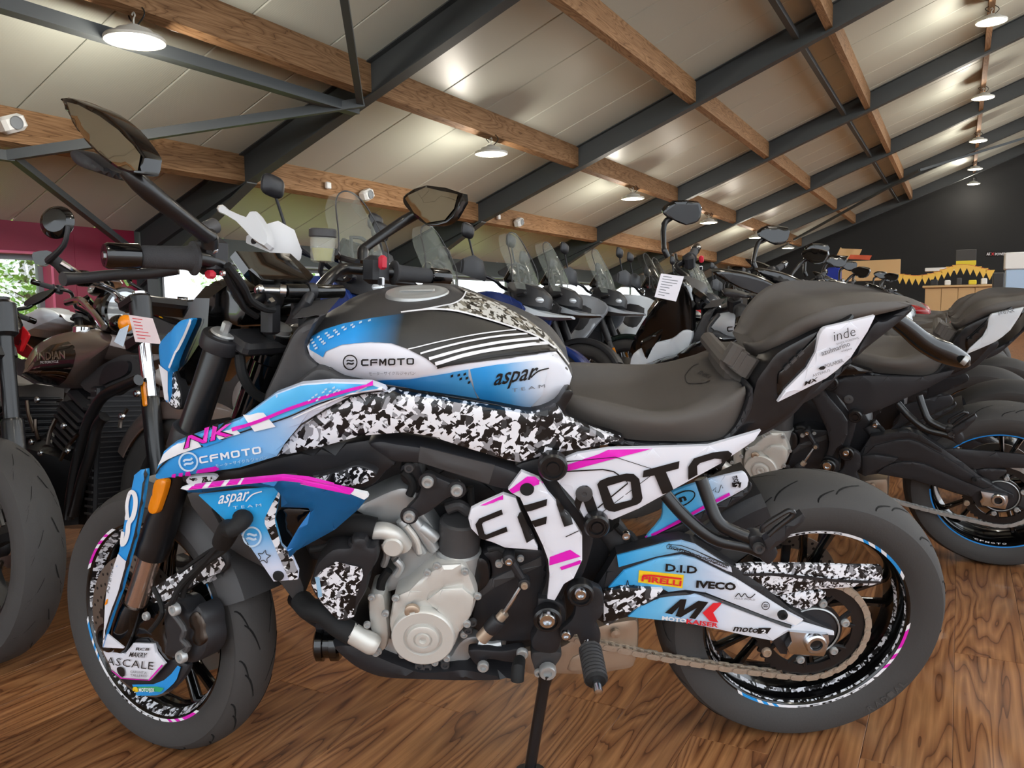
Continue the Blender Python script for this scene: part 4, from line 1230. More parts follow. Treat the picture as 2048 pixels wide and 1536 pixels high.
# --- tank
tank = guide_loft('fuel_tank', hero, BK, [
    ((-.12, -.15, -.15, -.13, -.10), T('D 200 650 230 705 300 750 400 802 590 838 700 868 1000 915 1300 968 1510 1008 1620 975 1700 880')),
    ((-.12, -.18, -.185, -.165, -.105), T('D 190 630 230 670 330 700 450 740 620 760 760 790 1030 810 1300 850 1500 880 1640 880 1730 830')),
    ((-.12, -.185, -.19, -.165, -.095), T('D 188 615 240 620 360 610 500 610 660 640 800 680 1050 700 1300 690 1500 690 1640 710 1738 790')),
    ((-.12, -.165, -.165, -.135, -.075), T('D 192 605 280 555 400 530 560 510 720 520 860 540 1060 560 1260 570 1440 590 1600 650 1737 770')),
    ((-.11, -.13, -.12, -.095, -.055), T('D 200 590 290 532 400 498 560 466 740 440 900 422 1060 432 1220 474 1400 532 1560 610 1730 745')),
    ((.08, .09, .085, .06, .035), T('D 215 555 320 420 450 365 617 305 720 278 860 266 1000 264 1070 280 1130 306 1300 370 1480 468 1600 560 1680 650 1728 735'))], 72, M_BLK2, sub=5, crown=.006)
SIDE = 'D 188 622 198 584 290 532 400 498 560 466 740 440 940 422 1060 432 1220 475 1400 532 1530 583 1640 656 1706 740 1732 800 1718 846 1640 955 1510 1000 1300 960 1000 908 700 861 590 830 400 796 296 742 206 680'
pL_ = BK.at(*P1('D 470 560'), -.17); pR_ = BK.at(*P1('D 800 600'), -.17)
M_TDARK = grad_mat('tank_blue_to_black_fade', [(0.0, (40, 150, 226)), (.35, (36, 110, 160)), (.8, (44, 44, 42)), (1.0, (52, 50, 47))], pL_, pR_, .55)
pL_ = BK.at(*P1('D 1240 850'), -.18); pR_ = BK.at(*P1('D 1560 800'), -.18)
M_TBLUE = grad_mat('tank_blue_to_white_fade', [(0.0, (46, 152, 226)), (.35, (84, 170, 230)), (1.0, (222, 226, 236))], pL_, pR_, .38, coat=.2)
pL_ = BK.at(*P1('D 700 830'), -.18); pR_ = BK.at(*P1('D 1180 830'), -.18)
M_TBLUE1 = grad_mat('tank_lower_blue', [(0.0, (30, 128, 208)), (1.0, (84, 172, 232))], pL_, pR_, .38, coat=.2)
dec(tank, SIDE, M_WH, lift=.003, g=6)
dec(tank, 'D 192 600 200 582 290 534 400 500 560 468 740 442 940 424 1060 434 1220 477 1400 534 1530 585 1640 658 952 742 880 690 780 640 680 606 560 598 400 612 305 650 288 682 215 640', M_TDARK, lift=.0048, g=6)
dec(tank, 'D 1065 280 1130 306 1300 376 1470 470 1590 562 1668 655 1722 745 1706 735 1640 650 1530 578 1400 526 1220 468 1060 425 940 412 1020 390 1092 350 1112 312', M_SHARDT, lift=.0048, g=9)
for s, w in (('D 780 640 1000 592 1200 558 1405 537', 2.2), ('D 850 664 1050 615 1260 578 1470 560', 3.6), ('D 900 694 1100 645 1320 607 1535 586', 5.5), ('D 936 722 1150 668 1380 634 1590 612', 6.5)):
    stroke(tank, BK, T(s), w, M_WPRINT, lift=.0066)
stroke(tank, BK, T('D 948 740 1150 700 1400 668 1640 652'), 4.6, M_INK, lift=.0078)
stroke(tank, BK, T('D 740 438 850 424 940 419 1060 428 1220 471 1400 529 1530 579 1640 652 1708 738'), 3.0, M_WPRINT, lift=.0078)
stroke(tank, BK, T('D 850 422 960 402 1040 384 1092 352 1114 312'), 2.6, M_WPRINT, lift=.0066)
dec(tank, 'D 598 812 780 806 1000 775 1132 752 1132 790 1192 932 1000 903 760 851 640 832', M_TBLUE1, lift=.005)
dec(tank, 'D 1140 752 1300 726 1530 704 1600 700 1560 900 1490 972 1210 935 1170 870', M_TBLUE, lift=.0056)
def dots(o, fr, s, w, h, m, sl=0.0, lift=.0066):
    pl = []
    for x, y in T(s): pl.append([(x - w, y - h + sl), (x + w, y - h - sl), (x + w, y + h - sl), (x - w, y + h + sl)])
    return multi(o, fr, pl, m, lift)
dots(tank, BK, 'D 1035 786 1075 782 1110 777 1087 803 1123 799 1136 822', 2.6, 2.2, M_INK, 1, .0068)
dots(tank, BK, 'D 226 592 236 606 246 620 254 633 266 575 278 588 290 600 300 608 310 555 322 566 332 577 345 572 357 540 368 549 380 560 405 524 418 533 455 510 466 520 505 496 556 485', 2.8, 1.7, M_DOT, 1.2, .0066)
word(tank, BK, 'CFMOTO', P1('D 508 727'), P1('D 814 724'), 12.5, M_INK, lift=.0075)
emblem(tank, BK, P1('D 447 707'), 13, M_INK, lift=.0075)
txt(tank, 'モーターサイクルジャパン', 'D 552 778', 'D 822 778', 6.5, M_GREYPRINT, lift=.0075)
ASP = 'D 1250 872'; txt(tank, 'aspar', 'D 1262 874', 'D 1500 838', 31, M_INK, shear=.55, bold=.012, lift=.0075)
stroke(tank, BK, T('D 1490 800 1530 765 1592 748'), 2.6, M_INK, lift=.0075)
txt(tank, 'T E A M', 'D 1385 878', 'D 1572 856', 6, M_GREYPRINT, lift=.0075, bold=.0)
# filler cap
cp_ = BK.at(*P1('D 832 304'), 0.0)
R_ = Matrix.Rotation(0, 4, 'Y')
q = MB(); q.lathe([(0, .004), (.030, .004), (.034, .0055), (.048, .0055), (.051, .0035), (.060, .003), (.062, .0), (.062, -.03)], 40, ax='z')
capo = q.build('filler_cap', M_ALU2, hero, Matrix.Translation(cp_ + Vector((0, 0, -.002))) @ R_)
q = MB(); q.box((0, 0, .0055), (.07, .016, .005), None, .002); q.build('cap_flap', M_ALU2, capo)
# black covers in front of and beside the tank
pan('airbox_cover', 'A 1535 1240 1600 1080 1680 900 1722 830 1790 780 1900 735 D 90 470 170 462 250 452 230 500 190 585 180 625 200 690 290 750 370 800 240 850 60 900 A 1610 1260', -.150, .14, M_BLK2, r=.012, g=.018)
pan('airbox_lower_cover', 'A 1630 1240 1740 1130 1850 1050 1940 1062 D 310 760 400 806 520 832 320 838 150 852 A 1850 1190', -.178, .05, M_BLK2, r=.006, g=.016)

# --- seats
seat = guide_loft('rider_seat', hero, BK, [
    ((-.09, -.14, -.12), T('F 45 728 105 800 280 878 440 928 640 942 960 936 1080 850 1142 720')),
    ((-.10, -.165, -.13), T('F 70 690 170 740 330 800 500 830 660 850 880 840 1060 760 1146 660')),
    ((-.09, -.15, -.12), T('F 95 660 250 690 420 730 600 770 780 775 960 730 1070 660 1140 618')),
    ((.07, .105, .085), T('F 130 606 300 600 480 588 600 550 710 505 850 445 960 432 1020 490'))], 36, M_SEAT, sub=4, crown=-.004)
stroke(seat, BK, T('F 790 560 800 600 840 608 900 604 935 590'), 1.6, M_BLK, lift=.001)
stroke(seat, BK, T('F 790 560 830 510 870 492'), 1.6, M_BLK, lift=.001)
txt(seat, '/NK/', 'F 862 550', 'F 930 580', 9, M_BLK, lift=.001, shear=.3)
pan('seat_base', 'F 20 745 110 815 290 890 440 945 640 958 960 950 1090 862 1155 720 1170 640 1190 640 1180 760 1100 890 970 985 640 985 420 975 260 925 70 835', -.140, .27, M_BLK, r=.004, g=.02)
pil = guide_loft('pillion_seat', hero, BK, [
    ((-.03, -.09, -.105, -.09, -.05), T('J 300 398 380 425 470 395 600 335 700 270 800 236 950 200 1100 162 1240 128 1330 100')),
    ((-.035, -.11, -.13, -.10, -.05), T('J 275 350 360 380 470 350 590 280 700 220 820 195 960 165 1100 135 1240 110 1335 90')),
    ((-.035, -.10, -.122, -.09, -.045), T('J 272 325 350 340 460 280 580 200 700 150 830 110 980 88 1110 76 1240 72 1336 82')),
    ((.03, .075, .085, .06, .03), T('J 290 290 330 215 390 130 470 70 590 36 710 24 840 10 990 4 1120 10 1250 34 1340 72'))], 40, M_SEAT, sub=4, crown=.006)
# bellows piece between the seats
q = MB()
for i, s in enumerate(('J 175 460 240 350', 'J 205 490 270 380', 'J 232 515 300 405', 'J 258 535 330 420')):
    a, b = T(s); pa = BK.at(*a, -.08); pb2 = BK.at(*b, -.08); q.tube([pa, pb2], .016, 10); q.tube([pa, Vector((pa.x, .08, pa.z))], .016, 10)
q.box(BK.at(*P1('J 260 460'), 0), (.10, .15, .05), None, .01); bpart(q, 'seat_bridge', M_SEAT)

# --- tail
tail = pan('tail_side_panel', 'F 985 972 1060 880 1140 760 1190 650 1212 580 1262 510 1330 425 1450 355 1560 300 1640 268 1720 235 1790 220 1700 400 1600 560 1510 680 1400 800 1275 884 1150 935', -.125, .06, M_SATIN, r=.008, g=.018)
ins = pan('tail_inset', 'F 1335 560 1370 520 1470 420 1540 350 1575 320 1590 400 1560 500 1450 600 1345 700', -.130, .02, M_GLOSS, r=.004, g=.016)
for s in ('F 1372 520 1400 492 1408 506 1380 532', 'F 1410 482 1440 452 1448 466 1420 494', 'F 1452 442 1482 414 1490 428 1460 454'):
    pan('tail_slot', s, -.134, .006, M_BLK2, r=.001, sm=0, g=.02)
wt_ = pan('tail_white_panel', 'J 795 240 950 205 1112 165 1095 200 1060 270 960 425 880 500 800 562 640 642 495 712 540 640 680 500 735 400 755 290 775 255', -.140, .012, M_WH, r=.003, g=.016, sm=0)
txt(wt_, 'inde', 'J 845 322', 'J 980 285', 19, M_INK, shear=.2, bold=-.012)
txt(wt_, 'DAVIDE WORKSPACE', 'J 862 345', 'J 1000 305', 4, M_GREYPRINT)
txt(wt_, 'azulmarino', 'J 768 414', 'J 948 350', 10, M_GREYPRINT, bold=.01)
txt(wt_, 'viajes', 'J 890 395', 'J 958 375', 5, M_GREYPRINT)
txt(wt_, 'POLARIER', 'J 790 490', 'J 905 452', 7, M_GREYPRINT, bold=.01)
dec(wt_, 'J 745 495 758 482 780 476 790 488 780 500 760 502', M_INK, lift=.0035)
txt(wt_, 'ASTERIUS', 'J 710 548', 'J 820 510', 5, M_GREYPRINT)
txt(wt_, 'MX', 'J 655 602', 'J 735 572', 7, M_INK, shear=.8, bold=.02)
pan('tail_underside', 'J 500 725 640 650 800 570 960 430 1100 215 1180 195 1335 105 1340 140 1200 260 1050 380 930 500 820 610 720 690 560 760', -.06, .12, M_BLK, r=.006, g=.02)
# plate carrier reaching back under the tail
q = MB(); q.tube([BK.at(*p, y) for p, y in zip(T('P 850 350 960 430 1120 560 1300 650 1480 730 1510 735'), (0, 0, 0, 0, 0, 0))], [.016, .018, .020, .023, .016, .010], 14, 4); o = bpart(q, 'plate_carrier', M_GLOSS)
q = MB(); q.cyl(BK.at(*P1('P 1470 715'), -.02), BK.at(*P1('P 1512 740'), -.025), .010, n=12); q.build('carrier_end', M_ALU2, o)
# dark inner structure
pan('subframe', 'F 950 985 1150 945 1280 895 1420 800 1520 690 1600 600 1560 560 1350 700 1150 850', -.09, .18, M_BLK, r=.006, g=.03)

# --- front shrouds
SH = 'Z 309 957 313 937 326 905 346 890 410 865 478 841 550 789 601 770 660 765 741 767 768 777 772 783 704 792 652 818 601 849 567 890 553 914 478 937 379 951 314 960'
def ysh(x, z):
    if x is None: return -.225
    return -.225 + .05 * max(0, x + .95) + .03 * max(0, -1.15 - x)
pL_ = BK.at(*P1('Z 320 930'), -.225); pR_ = BK.at(*P1('Z 700 800'), -.225)
M_SHG = grad_mat('shroud_blue_to_lilac_fade', [(0.0, (46, 150, 224)), (.35, (74, 166, 230)), (.62, (150, 190, 230)), (.8, (214, 218, 232))], pL_, pR_, .38, coat=.2)
shr = pan('front_shroud', SH, ysh, .02, M_SHG, r=.004, sm=0, g=.014)
dec(shr, 'Z 316 934 328 907 347 892 410 867 478 843 550 791 601 772 660 767 741 769 764 777 700 787 640 803 575 832 500 855 420 883 350 908 330 922', M_CYAN, lift=.0016, g=10)
dec(shr, 'Z 318 930 329 908 347 893 385 879 398 884 404 892 360 907 336 918', M_WPRINT, lift=.0038)
dec(shr, 'Z 398 884 432 872 446 880 410 893', M_BLUE, lift=.0038)
for s in ('Z 488 832 528 824 552 852 510 862', 'Z 430 868 470 855 482 866 440 878'):
    dec(shr, s, M_WPRINT, lift=.0042)
stroke(shr, BK, T('Z 465 858 520 840 590 812 680 784 745 768'), 6.5, M_PINK, lift=.0058)
stroke(shr, BK, T('Z 312 948 330 925 352 910 420 886 500 858 575 834 640 806 700 790 766 780'), 2.6, M_INK, lift=.003)
stroke(shr, BK, T('Z 586 836 650 806 704 786 764 776'), 2.5, M_WPRINT, lift=.0034)
txt(shr, 'NK', 'Z 368 897', 'Z 470 868', 25, M_INK, shear=.55, bold=.05, lift=.0058)
txt(shr, 'NK', 'Z 371 895', 'Z 466 868', 21, M_PINK, shear=.55, bold=.02, lift=.0072)
dots(shr, BK, 'D 205 932 225 915 245 900 262 915 250 932 285 885 300 868 310 900 325 880 345 860 350 884 365 872 378 875', 2.6, 1.6, M_DOT, 1.2)
emblem(shr, BK, P1('B 1106 358'), 18, M_DOT, w=3.6, ang=-.2)
word(shr, BK, 'CFMOTO', P1('B 1172 370'), P1('B 1532 308'), 14, M_WPRINT, lift=.003)
txt(shr, 'モーターサイクルジャパン', 'B 1265 393', 'B 1568 340', 7, M_DOT)
dec(shr, 'Z 393 944 396 938 432 931 440 936 430 940', M_PINK, lift=.0045); dec(shr, 'Z 343 955 345 947 353 945 352 953', M_PINK, lift=.0045); dec(shr, 'Z 357 953 359 944 367 943 366 951', M_PINK, lift=.0045); dec(shr, 'Z 371 950 373 943 381 941 380 949', M_PINK, lift=.0045)
# shard side panel
SP = 'D 10 1272 60 1190 150 1092 300 1002 450 922 600 897 690 884 740 905 1000 945 1300 995 1500 1026 1600 998 1645 975 1700 1045 1850 1112 2030 1170 1950 1200 1700 1240 1550 1270 1430 1305 1350 1290 1150 1230 900 1150 750 1130 500 1150 250 1220'
def ysp(x, z):
    if x is None: return -.19
    return -.205 + .09 * max(0, x + .75) + .25 * max(0, z - .88)
shp = pan('side_panel', SP, ysp, .02, M_SHARD, r=.004, sm=0, g=.016)
pan('side_panel_seal', 'D 640 880 700 862 1000 908 1300 962 1510 1006 1640 960 1700 880 1745 900 1700 990 1720 1045 1860 1110 2040 1165 1990 1190 1850 1125 1700 1060 1645 985 1600 1008 1500 1036 1300 1003 1000 953 740 912', -.165, .03, M_SATIN, r=.002, g=.02)

# --- winglet and its plate
WG = 'B 1055 520 1090 508 1420 470 1650 448 1800 462 1950 500 E 0 290 200 332 392 374 402 392 340 470 200 592 0 702 -20 712 B 1730 895 1690 932 1672 880 1740 760 1812 660 1800 640 1640 635 1640 560 1600 520 1430 510 1180 550 1100 548'
wg = pan('winglet', WG, lambda x, z: -.285 if x is None else -.30 + .14 * max(0, x + 1.02), .009, M_MBLUE, r=.005, sm=0, g=.014)
def ywe(x, z): return -.305 if x is None else -.306 + .14 * max(0, x + 1.02)
def wedge(nm, st, m, dy=0.0):
    o = panel(nm, wg, BK, T(st), lambda x, z: ywe(x, z) + dy, .010, m, r=.001, sm=0, g=.02); return o
wedge('winglet_edge', 'B 1055 521 1090 509 1420 471 1650 449 1800 463 1950 501 E 0 291 200 333 392 375 400 392 375 410 300 378 0 320 B 1800 490 1650 474 1420 496 1095 530', M_WPRINT)
wedge('winglet_stripe', 'B 1420 470 1650 448 1800 462 1950 500 E 0 290 200 332 312 358 290 380 0 318 B 1800 489 1650 474 1405 497', M_PINK, -.0015)
for st in ('B 1120 508 1195 497 1178 520 1098 528', 'B 1230 493 1305 485 1288 507 1212 515', 'B 1335 481 1402 473 1386 496 1318 503'):
    wedge('winglet_stripe', st, M_PINK, -.0015)
p0g = BK.at(*P1('B 1500 600'), -.27); p1g = BK.at(*P1('B 1640 1050'), -.27)
M_ASP = grad_mat('plate_blue_to_white_fade', [(0.0, (38, 160, 226)), (.35, (60, 170, 230)), (.85, (214, 220, 240))], p0g, p1g, .36, coat=.3)
ap = pan('winglet_plate', 'B 1160 562 1400 535 1620 515 1650 530 1640 545 1605 700 1645 850 1702 905 1745 1000 1742 1052 1600 1066 1420 800 1300 692', -.268, .008, M_ASP, r=.002, sm=0, g=.014)
dec(ap, 'B 1630 530 1650 532 1640 545 1605 700 1645 850 1702 905 1743 1000 1740 1050 1694 1052 1610 862 1550 722 1550 690', M_SHARD, lift=.0016)
txt(ap, 'aspar', 'B 1268 630', 'B 1440 605', 24, M_WPRINT, shear=.5, bold=.01)
stroke(ap, BK, T('B 1440 590 1480 550 1535 532'), 2.4, M_WPRINT)
txt(ap, 'T E A M', 'B 1368 634', 'B 1532 618', 5.5, M_DOT)
emblem(ap, BK, P1('B 1476 796'), 19, M_DOT, w=3.6, ang=.15, sq=.95)
star = []
for i in range(10):
    a = math.pi * 2 * i / 10 - 1.4; r = 14 if i % 2 == 0 else 7
    star.append((529 + r * math.cos(a) * .95, 1112 + r * math.sin(a)))
stroke(ap, BK, [tuple(p) for p in crom([Vector(s) for s in star], 3)] , 1.6, M_INK, sm=0)
q = MB(); q.lathe([(0, -.003), (.009, -.003), (.010, 0), (.010, .004)], 18, BK.at(*P1('B 1628 1030'), -.270)); q.build('rubber_plug', M_RUBBER, ap)
g0 = BK.at(*P1('B 1425 685'), -.272); q = MB(); q.tube([g0 + Vector((0, -.004, 0)), g0 + Vector((0, -.016, -.001)), g0 + Vector((-.012, -.03, -.008)), BK.at(*P1('B 1330 750'), -.275), BK.at(*P1('B 1300 830'), -.23)], [.018, .016, .014, .016, .018], 16, 3); q.build('cable_boot', M_RUBBER, ap)
up = pan('winglet_upper_insert', 'E 60 282 150 260 240 235 330 205 430 235 450 265 400 300 330 330 290 345 200 325', -.225, .02, M_BLK, r=.004, g=.014)
dec(up, 'E 75 284 150 266 250 240 330 212 425 240 440 264 395 296 325 326 200 320', M_SHARDS)
pan('winglet_duct', 'B 1640 640 1805 645 1810 665 1740 760 1670 880 1630 820 1612 720', -.24, .02, M_GLOSS, r=.003, g=.02)
pan('shroud_lining', 'B 1090 440 1400 405 1600 345 E 0 135 380 60 440 100 560 190 500 250 420 330 300 350 200 320 0 280 B 1700 440 1420 465 1100 500', -.17, .12, M_BLK, r=.008, g=.02)
dec(PARTS.setdefault('lin', pan('shroud_lower_lining', 'B 1100 455 1240 440 1260 470 1110 498', -.20, .01, M_WH, r=.002, g=.02)), 'B 1110 458 1235 444 1250 470 1115 494', M_SHARDS)

# --- radiator and dark core so that nothing shows through
pan('radiator', 'B 1090 560 1300 545 1500 560 1600 700 1700 940 1780 1100 1740 1200 1640 1080 1560 1000 1380 900 1240 780', -.12, .26, M_BLK2, r=.006, g=.03)
core = pan('engine_core', 'E 30 560 200 380 420 120 700 180 1200 330 1500 330 1780 480 1820 700 1750 900 1500 1200 1450 1300 1200 1270 900 1250 700 1330 560 1250 420 960 250 800 60 760', -.075, .15, M_BLK, r=.01, g=.04)
q = MB(); q.cyl(BK.at(*P1('E 690 380'), -.02), BK.at(*P1('E 690 380'), .1), .02, n=10); 

# --- engine
cyb = pan('cylinder_block', 'E 330 480 440 420 560 350 650 350 720 480 780 560 840 650 900 720 960 800 900 860 760 840 600 930 480 960 500 860 560 820 520 760 560 700 480 640 470 560', -.135, .10, M_ALU2, r=.012, g=.018)
head = pan('cylinder_head', 'E 320 460 430 400 560 345 640 350 690 440 640 520 560 560 450 540 360 500', -.142, .09, M_ALU2, r=.010, g=.016)
for s in ('E 590 520 720 720', 'E 640 490 790 700', 'E 700 560 800 640'):
    a, b = T(s); q = MB(); q.cyl(BK.at(*a, -.152), BK.at(*b, -.152), .0125, n=14, bev=.003); q.build('coolant_rail', M_ALU2, cyb)
q = MB(); q.tube([BK.at(*p, y) for p, y in zip(T('E 430 590 500 590 560 620 610 680'), (-.175, -.178, -.178, -.165))], .017, 14, 4)
q.lathe([(.020, .01), (.020, -.02), (.017, -.024), (0, -.024)], 20, BK.at(*P1('E 550 655'), -.175)); q.build('coolant_elbow', M_ALU, cyb)
q = MB(); q.tube([BK.at(*p, y) for p, y in zip(T('E 440 575 340 555 240 560 150 590'), (-.175, -.17, -.15, -.12))], .021, 14, 4); bpart(q, 'coolant_hose', M_RUBBER)
q = MB(); q.tube([BK.at(*p, y) for p, y in zip(T('E 480 660 510 720 490 790'), (-.165, -.165, -.15))], .007, 8, 3); q.build('bleed_pipe', M_ALU2, cyb)
# starter / gear cover column
q = MB(); a, b = BK.at(*P1('E 940 520'), -.14), BK.at(*P1('E 930 690'), -.14); q.tube([a, a.lerp(b, .06), a.lerp(b, .5), b], [.036, .041, .041, .041], 26); q.build('starter_motor', M_BLK2, cyb)
q = MB(); q.tube([b, b + (b - a).normalized() * .004, b.lerp(BK.at(*P1('E 925 800'), -.14), .5), BK.at(*P1('E 925 810'), -.14)], [.040, .045, .045, .042], 26); q.build('starter_collar', M_ALU2, cyb)
def ycov(x, z):
    return -.20
COV = 'E 530 1080 552 990 620 950 690 890 760 830 830 790 950 785 985 830 1035 960 1030 1010 1000 1100 950 1180 930 1200 905 1270 830 1335 710 1340 610 1300 545 1230 522 1150'
cover = pan('alternator_cover', COV, -.195, .08, M_ALU, r=.010, g=.014, sm=2)
cc = BK.at(*P1('E 722 1205'), -.205)
q = MB(); rr = (BK.at(*P1('E 908 1205'), -.205) - cc).length
q.lathe([(rr, .012), (rr, -.004), (rr * .985, -.008), (rr * .95, -.010), (rr * .62, -.010), (rr * .58, -.006), (rr * .52, -.006), (rr * .49, -.013), (rr * .46, -.014), (rr * .30, -.014), (rr * .28, -.011), (rr * .25, -.011), (rr * .22, -.015), (rr * .12, -.015), (rr * .08, -.009), (0, -.009)], 56, cc)
q.build('cover_dome', M_ALU, cover)
fac = panel('cover_facet', cover, BK, T('E 740 1010 830 940 950 925 1020 985 1000 1090 930 1180 880 1240 800 1060'), lambda x, z: -.205, .012, M_ALU, r=.005, g=.014, sm=0)
fac2 = panel('cover_facet', cover, BK, T('E 560 985 640 950 740 845 830 800 940 795 960 900 830 930 740 1000 640 1030 570 1050'), lambda x, z: -.200, .01, M_ALU, r=.005, g=.014, sm=0)
q = MB(); q.lathe([(.015, .004), (.015, -.004), (.012, -.006), (.006, -.006), (.005, -.003), (0, -.003)], 18, BK.at(*P1('E 657 1060'), -.208)); q.build('inspection_plug', M_EXH, cover)
bolts(cover, 'E 560 980 745 830 800 790 965 825 1040 968 978 1130 860 1330 790 1355 600 1310 500 1070 730 1345', -.197, .0075, M_ALU2)
pump = pan('water_pump_column', 'E 400 990 430 960 490 970 505 1060 520 1200 500 1290 450 1300 420 1240 400 1100', -.17, .07, M_ALU, r=.010, g=.016)
bolts(pump, 'E 420 975 395 1135 460 1290 445 1300', -.182, .0075, M_ALU2)
q = MB(); q.tube([BK.at(*p, -.19) for p in T('E 290 1180 360 1220 420 1250 450 1265')], [.021, .021, .022, .018], 18, 3); q.build('water_pipe', M_ALU, pump)
q = MB(); q.tube([BK.at(*p, y) for p, y in zip(T('E 310 1195 220 1140 140 1070 60 1050 10 1000'), (-.19, -.18, -.17, -.15, -.12))], .023, 14, 4); bpart(q, 'lower_hose', M_RUBBER)
for s in ('E 265 1160', 'E 150 1080'):
    pass
crank = pan('crankcase', 'E 500 1180 560 1260 620 1330 720 1350 860 1345 930 1250 1010 1210 1190 1230 1180 1310 1010 1330 960 1400 880 1410 680 1385 600 1390 480 1300', -.12, .18, M_ALU2, r=.008, g=.02)
bolts(crank, 'E 745 1385 850 1365 700 1375', -.13, .010, M_BLK2)
spc = pan('sprocket_cover', 'E 1040 760 1080 720 1180 690 1300 700 1440 715 1452 900 1440 1000 1430 1150 1400 1230 1150 1240 1020 1170 1000 1130 1030 1000 1050 960 1110 880 1115 800 1090 760', -.150, .08, M_BLK, r=.008, g=.02)
panel('sprocket_cover_rib', spc, BK, T('E 1040 930 1130 870 1250 820 1410 750 1415 800 1260 870 1140 930 1060 985'), -.156, .01, M_BLK2, r=.004, g=.016, sm=0)
panel('sprocket_cover_cap', spc, BK, T('E 1010 800 1050 750 1095 770 1112 830 1105 900 1060 950 1030 950 1008 880'), -.165, .03, M_SATIN, r=.008, g=.016)
# exchange tank (coolant) with shard print
ct = pan('coolant_tank', 'E 70 860 100 780 190 700 290 690 300 640 380 640 400 690 450 690 452 770 400 860 390 940 330 1050 310 1110 230 1125 130 1040 60 930', -.215, .07, M_BLK, r=.010, g=.016)
dec(ct, 'E 64 892 122 826 212 768 362 804 370 850 332 960 312 1090 222 1108 132 1010', M_SHARDS, g=8)
dec(ct, 'E 90 858 115 855 132 970 110 976', mat('level_window', (150, 190, 220), .3), lift=.0035)
q = MB(); q.cyl(BK.at(*P1('E 340 715'), -.195), BK.at(*P1('E 340 640'), -.195), .019, n=18, bev=.003); q.build('tank_cap', M_BLK, ct)
# frame beam, bracket
beam = pan('frame_beam', 'E 395 85 470 65 560 80 700 100 900 140 1150 205 1330 275 1320 300 1262 345 1200 355 1110 335 900 270 700 205 560 195 470 150', -.190, .05, M_BLK, r=.010, g=.016)
panel('beam_inlay', beam, BK, T('E 700 105 1140 215 1105 325 690 195'), -.196, .01, M_BLK2, r=.006, g=.016, sm=0)
br = pan('engine_mount_bracket', 'E 715 300 718 270 750 255 780 265 880 310 925 310 948 345 925 375 850 410 760 480 680 520 640 530 612 505 620 470 690 390', -.188, .016, M_BLK, r=.004, g=.016)
bolts(br, 'E 748 298 918 348 640 500', -.190, .0115, M_ALU2)
for s in ('E 748 298', 'E 918 348', 'E 640 500'):
    q = MB(); q.lathe([(.017, .002), (.017, -.003), (.011, -.003)], 20, BK.at(*P1(s), -.189)); q.build('bolt_collar', M_BLK, br)
pan('rocker_cover', 'E 590 210 690 190 720 280 690 380 640 340 590 300', -.16, .1, M_BLK, r=.008, g=.02)

for s_, r_ in (('E 1165 778', .008), ('E 1195 762', .006), ('E 1290 748', .007), ('E 1235 770', .006), ('E 640 215', .010), ('E 1010 1120', .009), ('E 985 1165', .009), ('E 960 1190', .008)):
    bolt(hero, BK.at(*P1(s_), -.17), r_, M_ALU2 if r_ < .009 else M_BLK2)
for s_, y_, r_, m_k in (('E 600 240 640 280 660 330 640 380', -.165, .008, M_RUBBER), ('E 820 420 900 400 985 345 1000 420', -.12, .007, M_RUBBER), ('E 860 460 930 440 990 480', -.13, .012, M_BLK2), ('E 1000 330 1005 420 1020 500', -.13, .006, M_RUBBER),
                   ('E 60 700 130 690 220 650 300 660', -.16, .007, M_RUBBER), ('E 120 1130 200 1150 260 1200 300 1250', -.15, .004, M_RUBBER), ('E 1100 700 1160 690 1200 720 1230 745', -.17, .006, M_RUBBER), ('E 1850 560 1890 600 1930 610 1960 650', -.10, .008, M_RUBBER),
                   ('E 1040 1240 1110 1260 1180 1250', -.14, .010, M_ALU2), ('E 560 760 590 800 560 850', -.16, .008, M_ALU2), ('E 620 560 680 640 700 720', -.165, .006, M_ALU), ('E 520 820 480 880 470 950', -.15, .009, M_RUBBER)):
    q = MB(); q.tube([BK.at(*p, y_) for p in T(s_)], r_, 10, 4); bpart(q, 'engine_line', m_k)
# --- white side covers with the big lettering
wc = pan('frame_cover_front', 'E 1050 440 1190 378 1262 402 1305 520 1392 690 1392 708 1200 692 1130 662 1060 640 1000 580 984 520 1000 465', -.196, .012, M_WH, r=.003, sm=0, g=.014)
dec(wc, 'E 1052 442 1190 380 1188 405 1085 440', M_PINK)
ws = pan('frame_spar', 'E 1296 248 1400 290 1452 372 1600 540 1652 620 1652 765 1602 872 1545 905 1512 965 1490 1002 1448 992 1462 860 1452 762 1422 680 1288 400 1238 372 1218 352', -.206, .014, M_WH, r=.003, sm=0, g=.014)
dec(ws, 'E 1225 350 1330 270 1372 275 1420 310 1300 345 1245 368', M_PINK)
dec(ws, 'E 1462 740 1580 698 1640 738 1460 790', M_PINK); dec(ws, 'E 1520 800 1640 760 1640 780 1530 818', M_PINK)
q = MB(); q.lathe([(0, -.002), (.013, -.002), (.0135, .003)], 18, BK.at(*P1('E 1328 345'), -.207)); q.build('plug', M_RUBBER, ws)
wr = pan('side_cover', 'F 58 1062 160 1020 350 990 600 985 930 974 1238 884 1195 945 1000 1078 700 1243 520 1342 365 1408 330 1396 200 1395 150 1300 60 1200 0 1130', lambda x, z: -.185 if x is None else -.185 + .12 * max(0, x + .42), .012, M_WH, r=.003, sm=0, g=.016)
dec(wr, 'F 75 1088 280 1020 340 992 600 987 560 996 350 1050 150 1105 78 1120', M_PINK)
dec(wr, 'F 20 1150 60 1138 70 1150 25 1168', M_PINK)
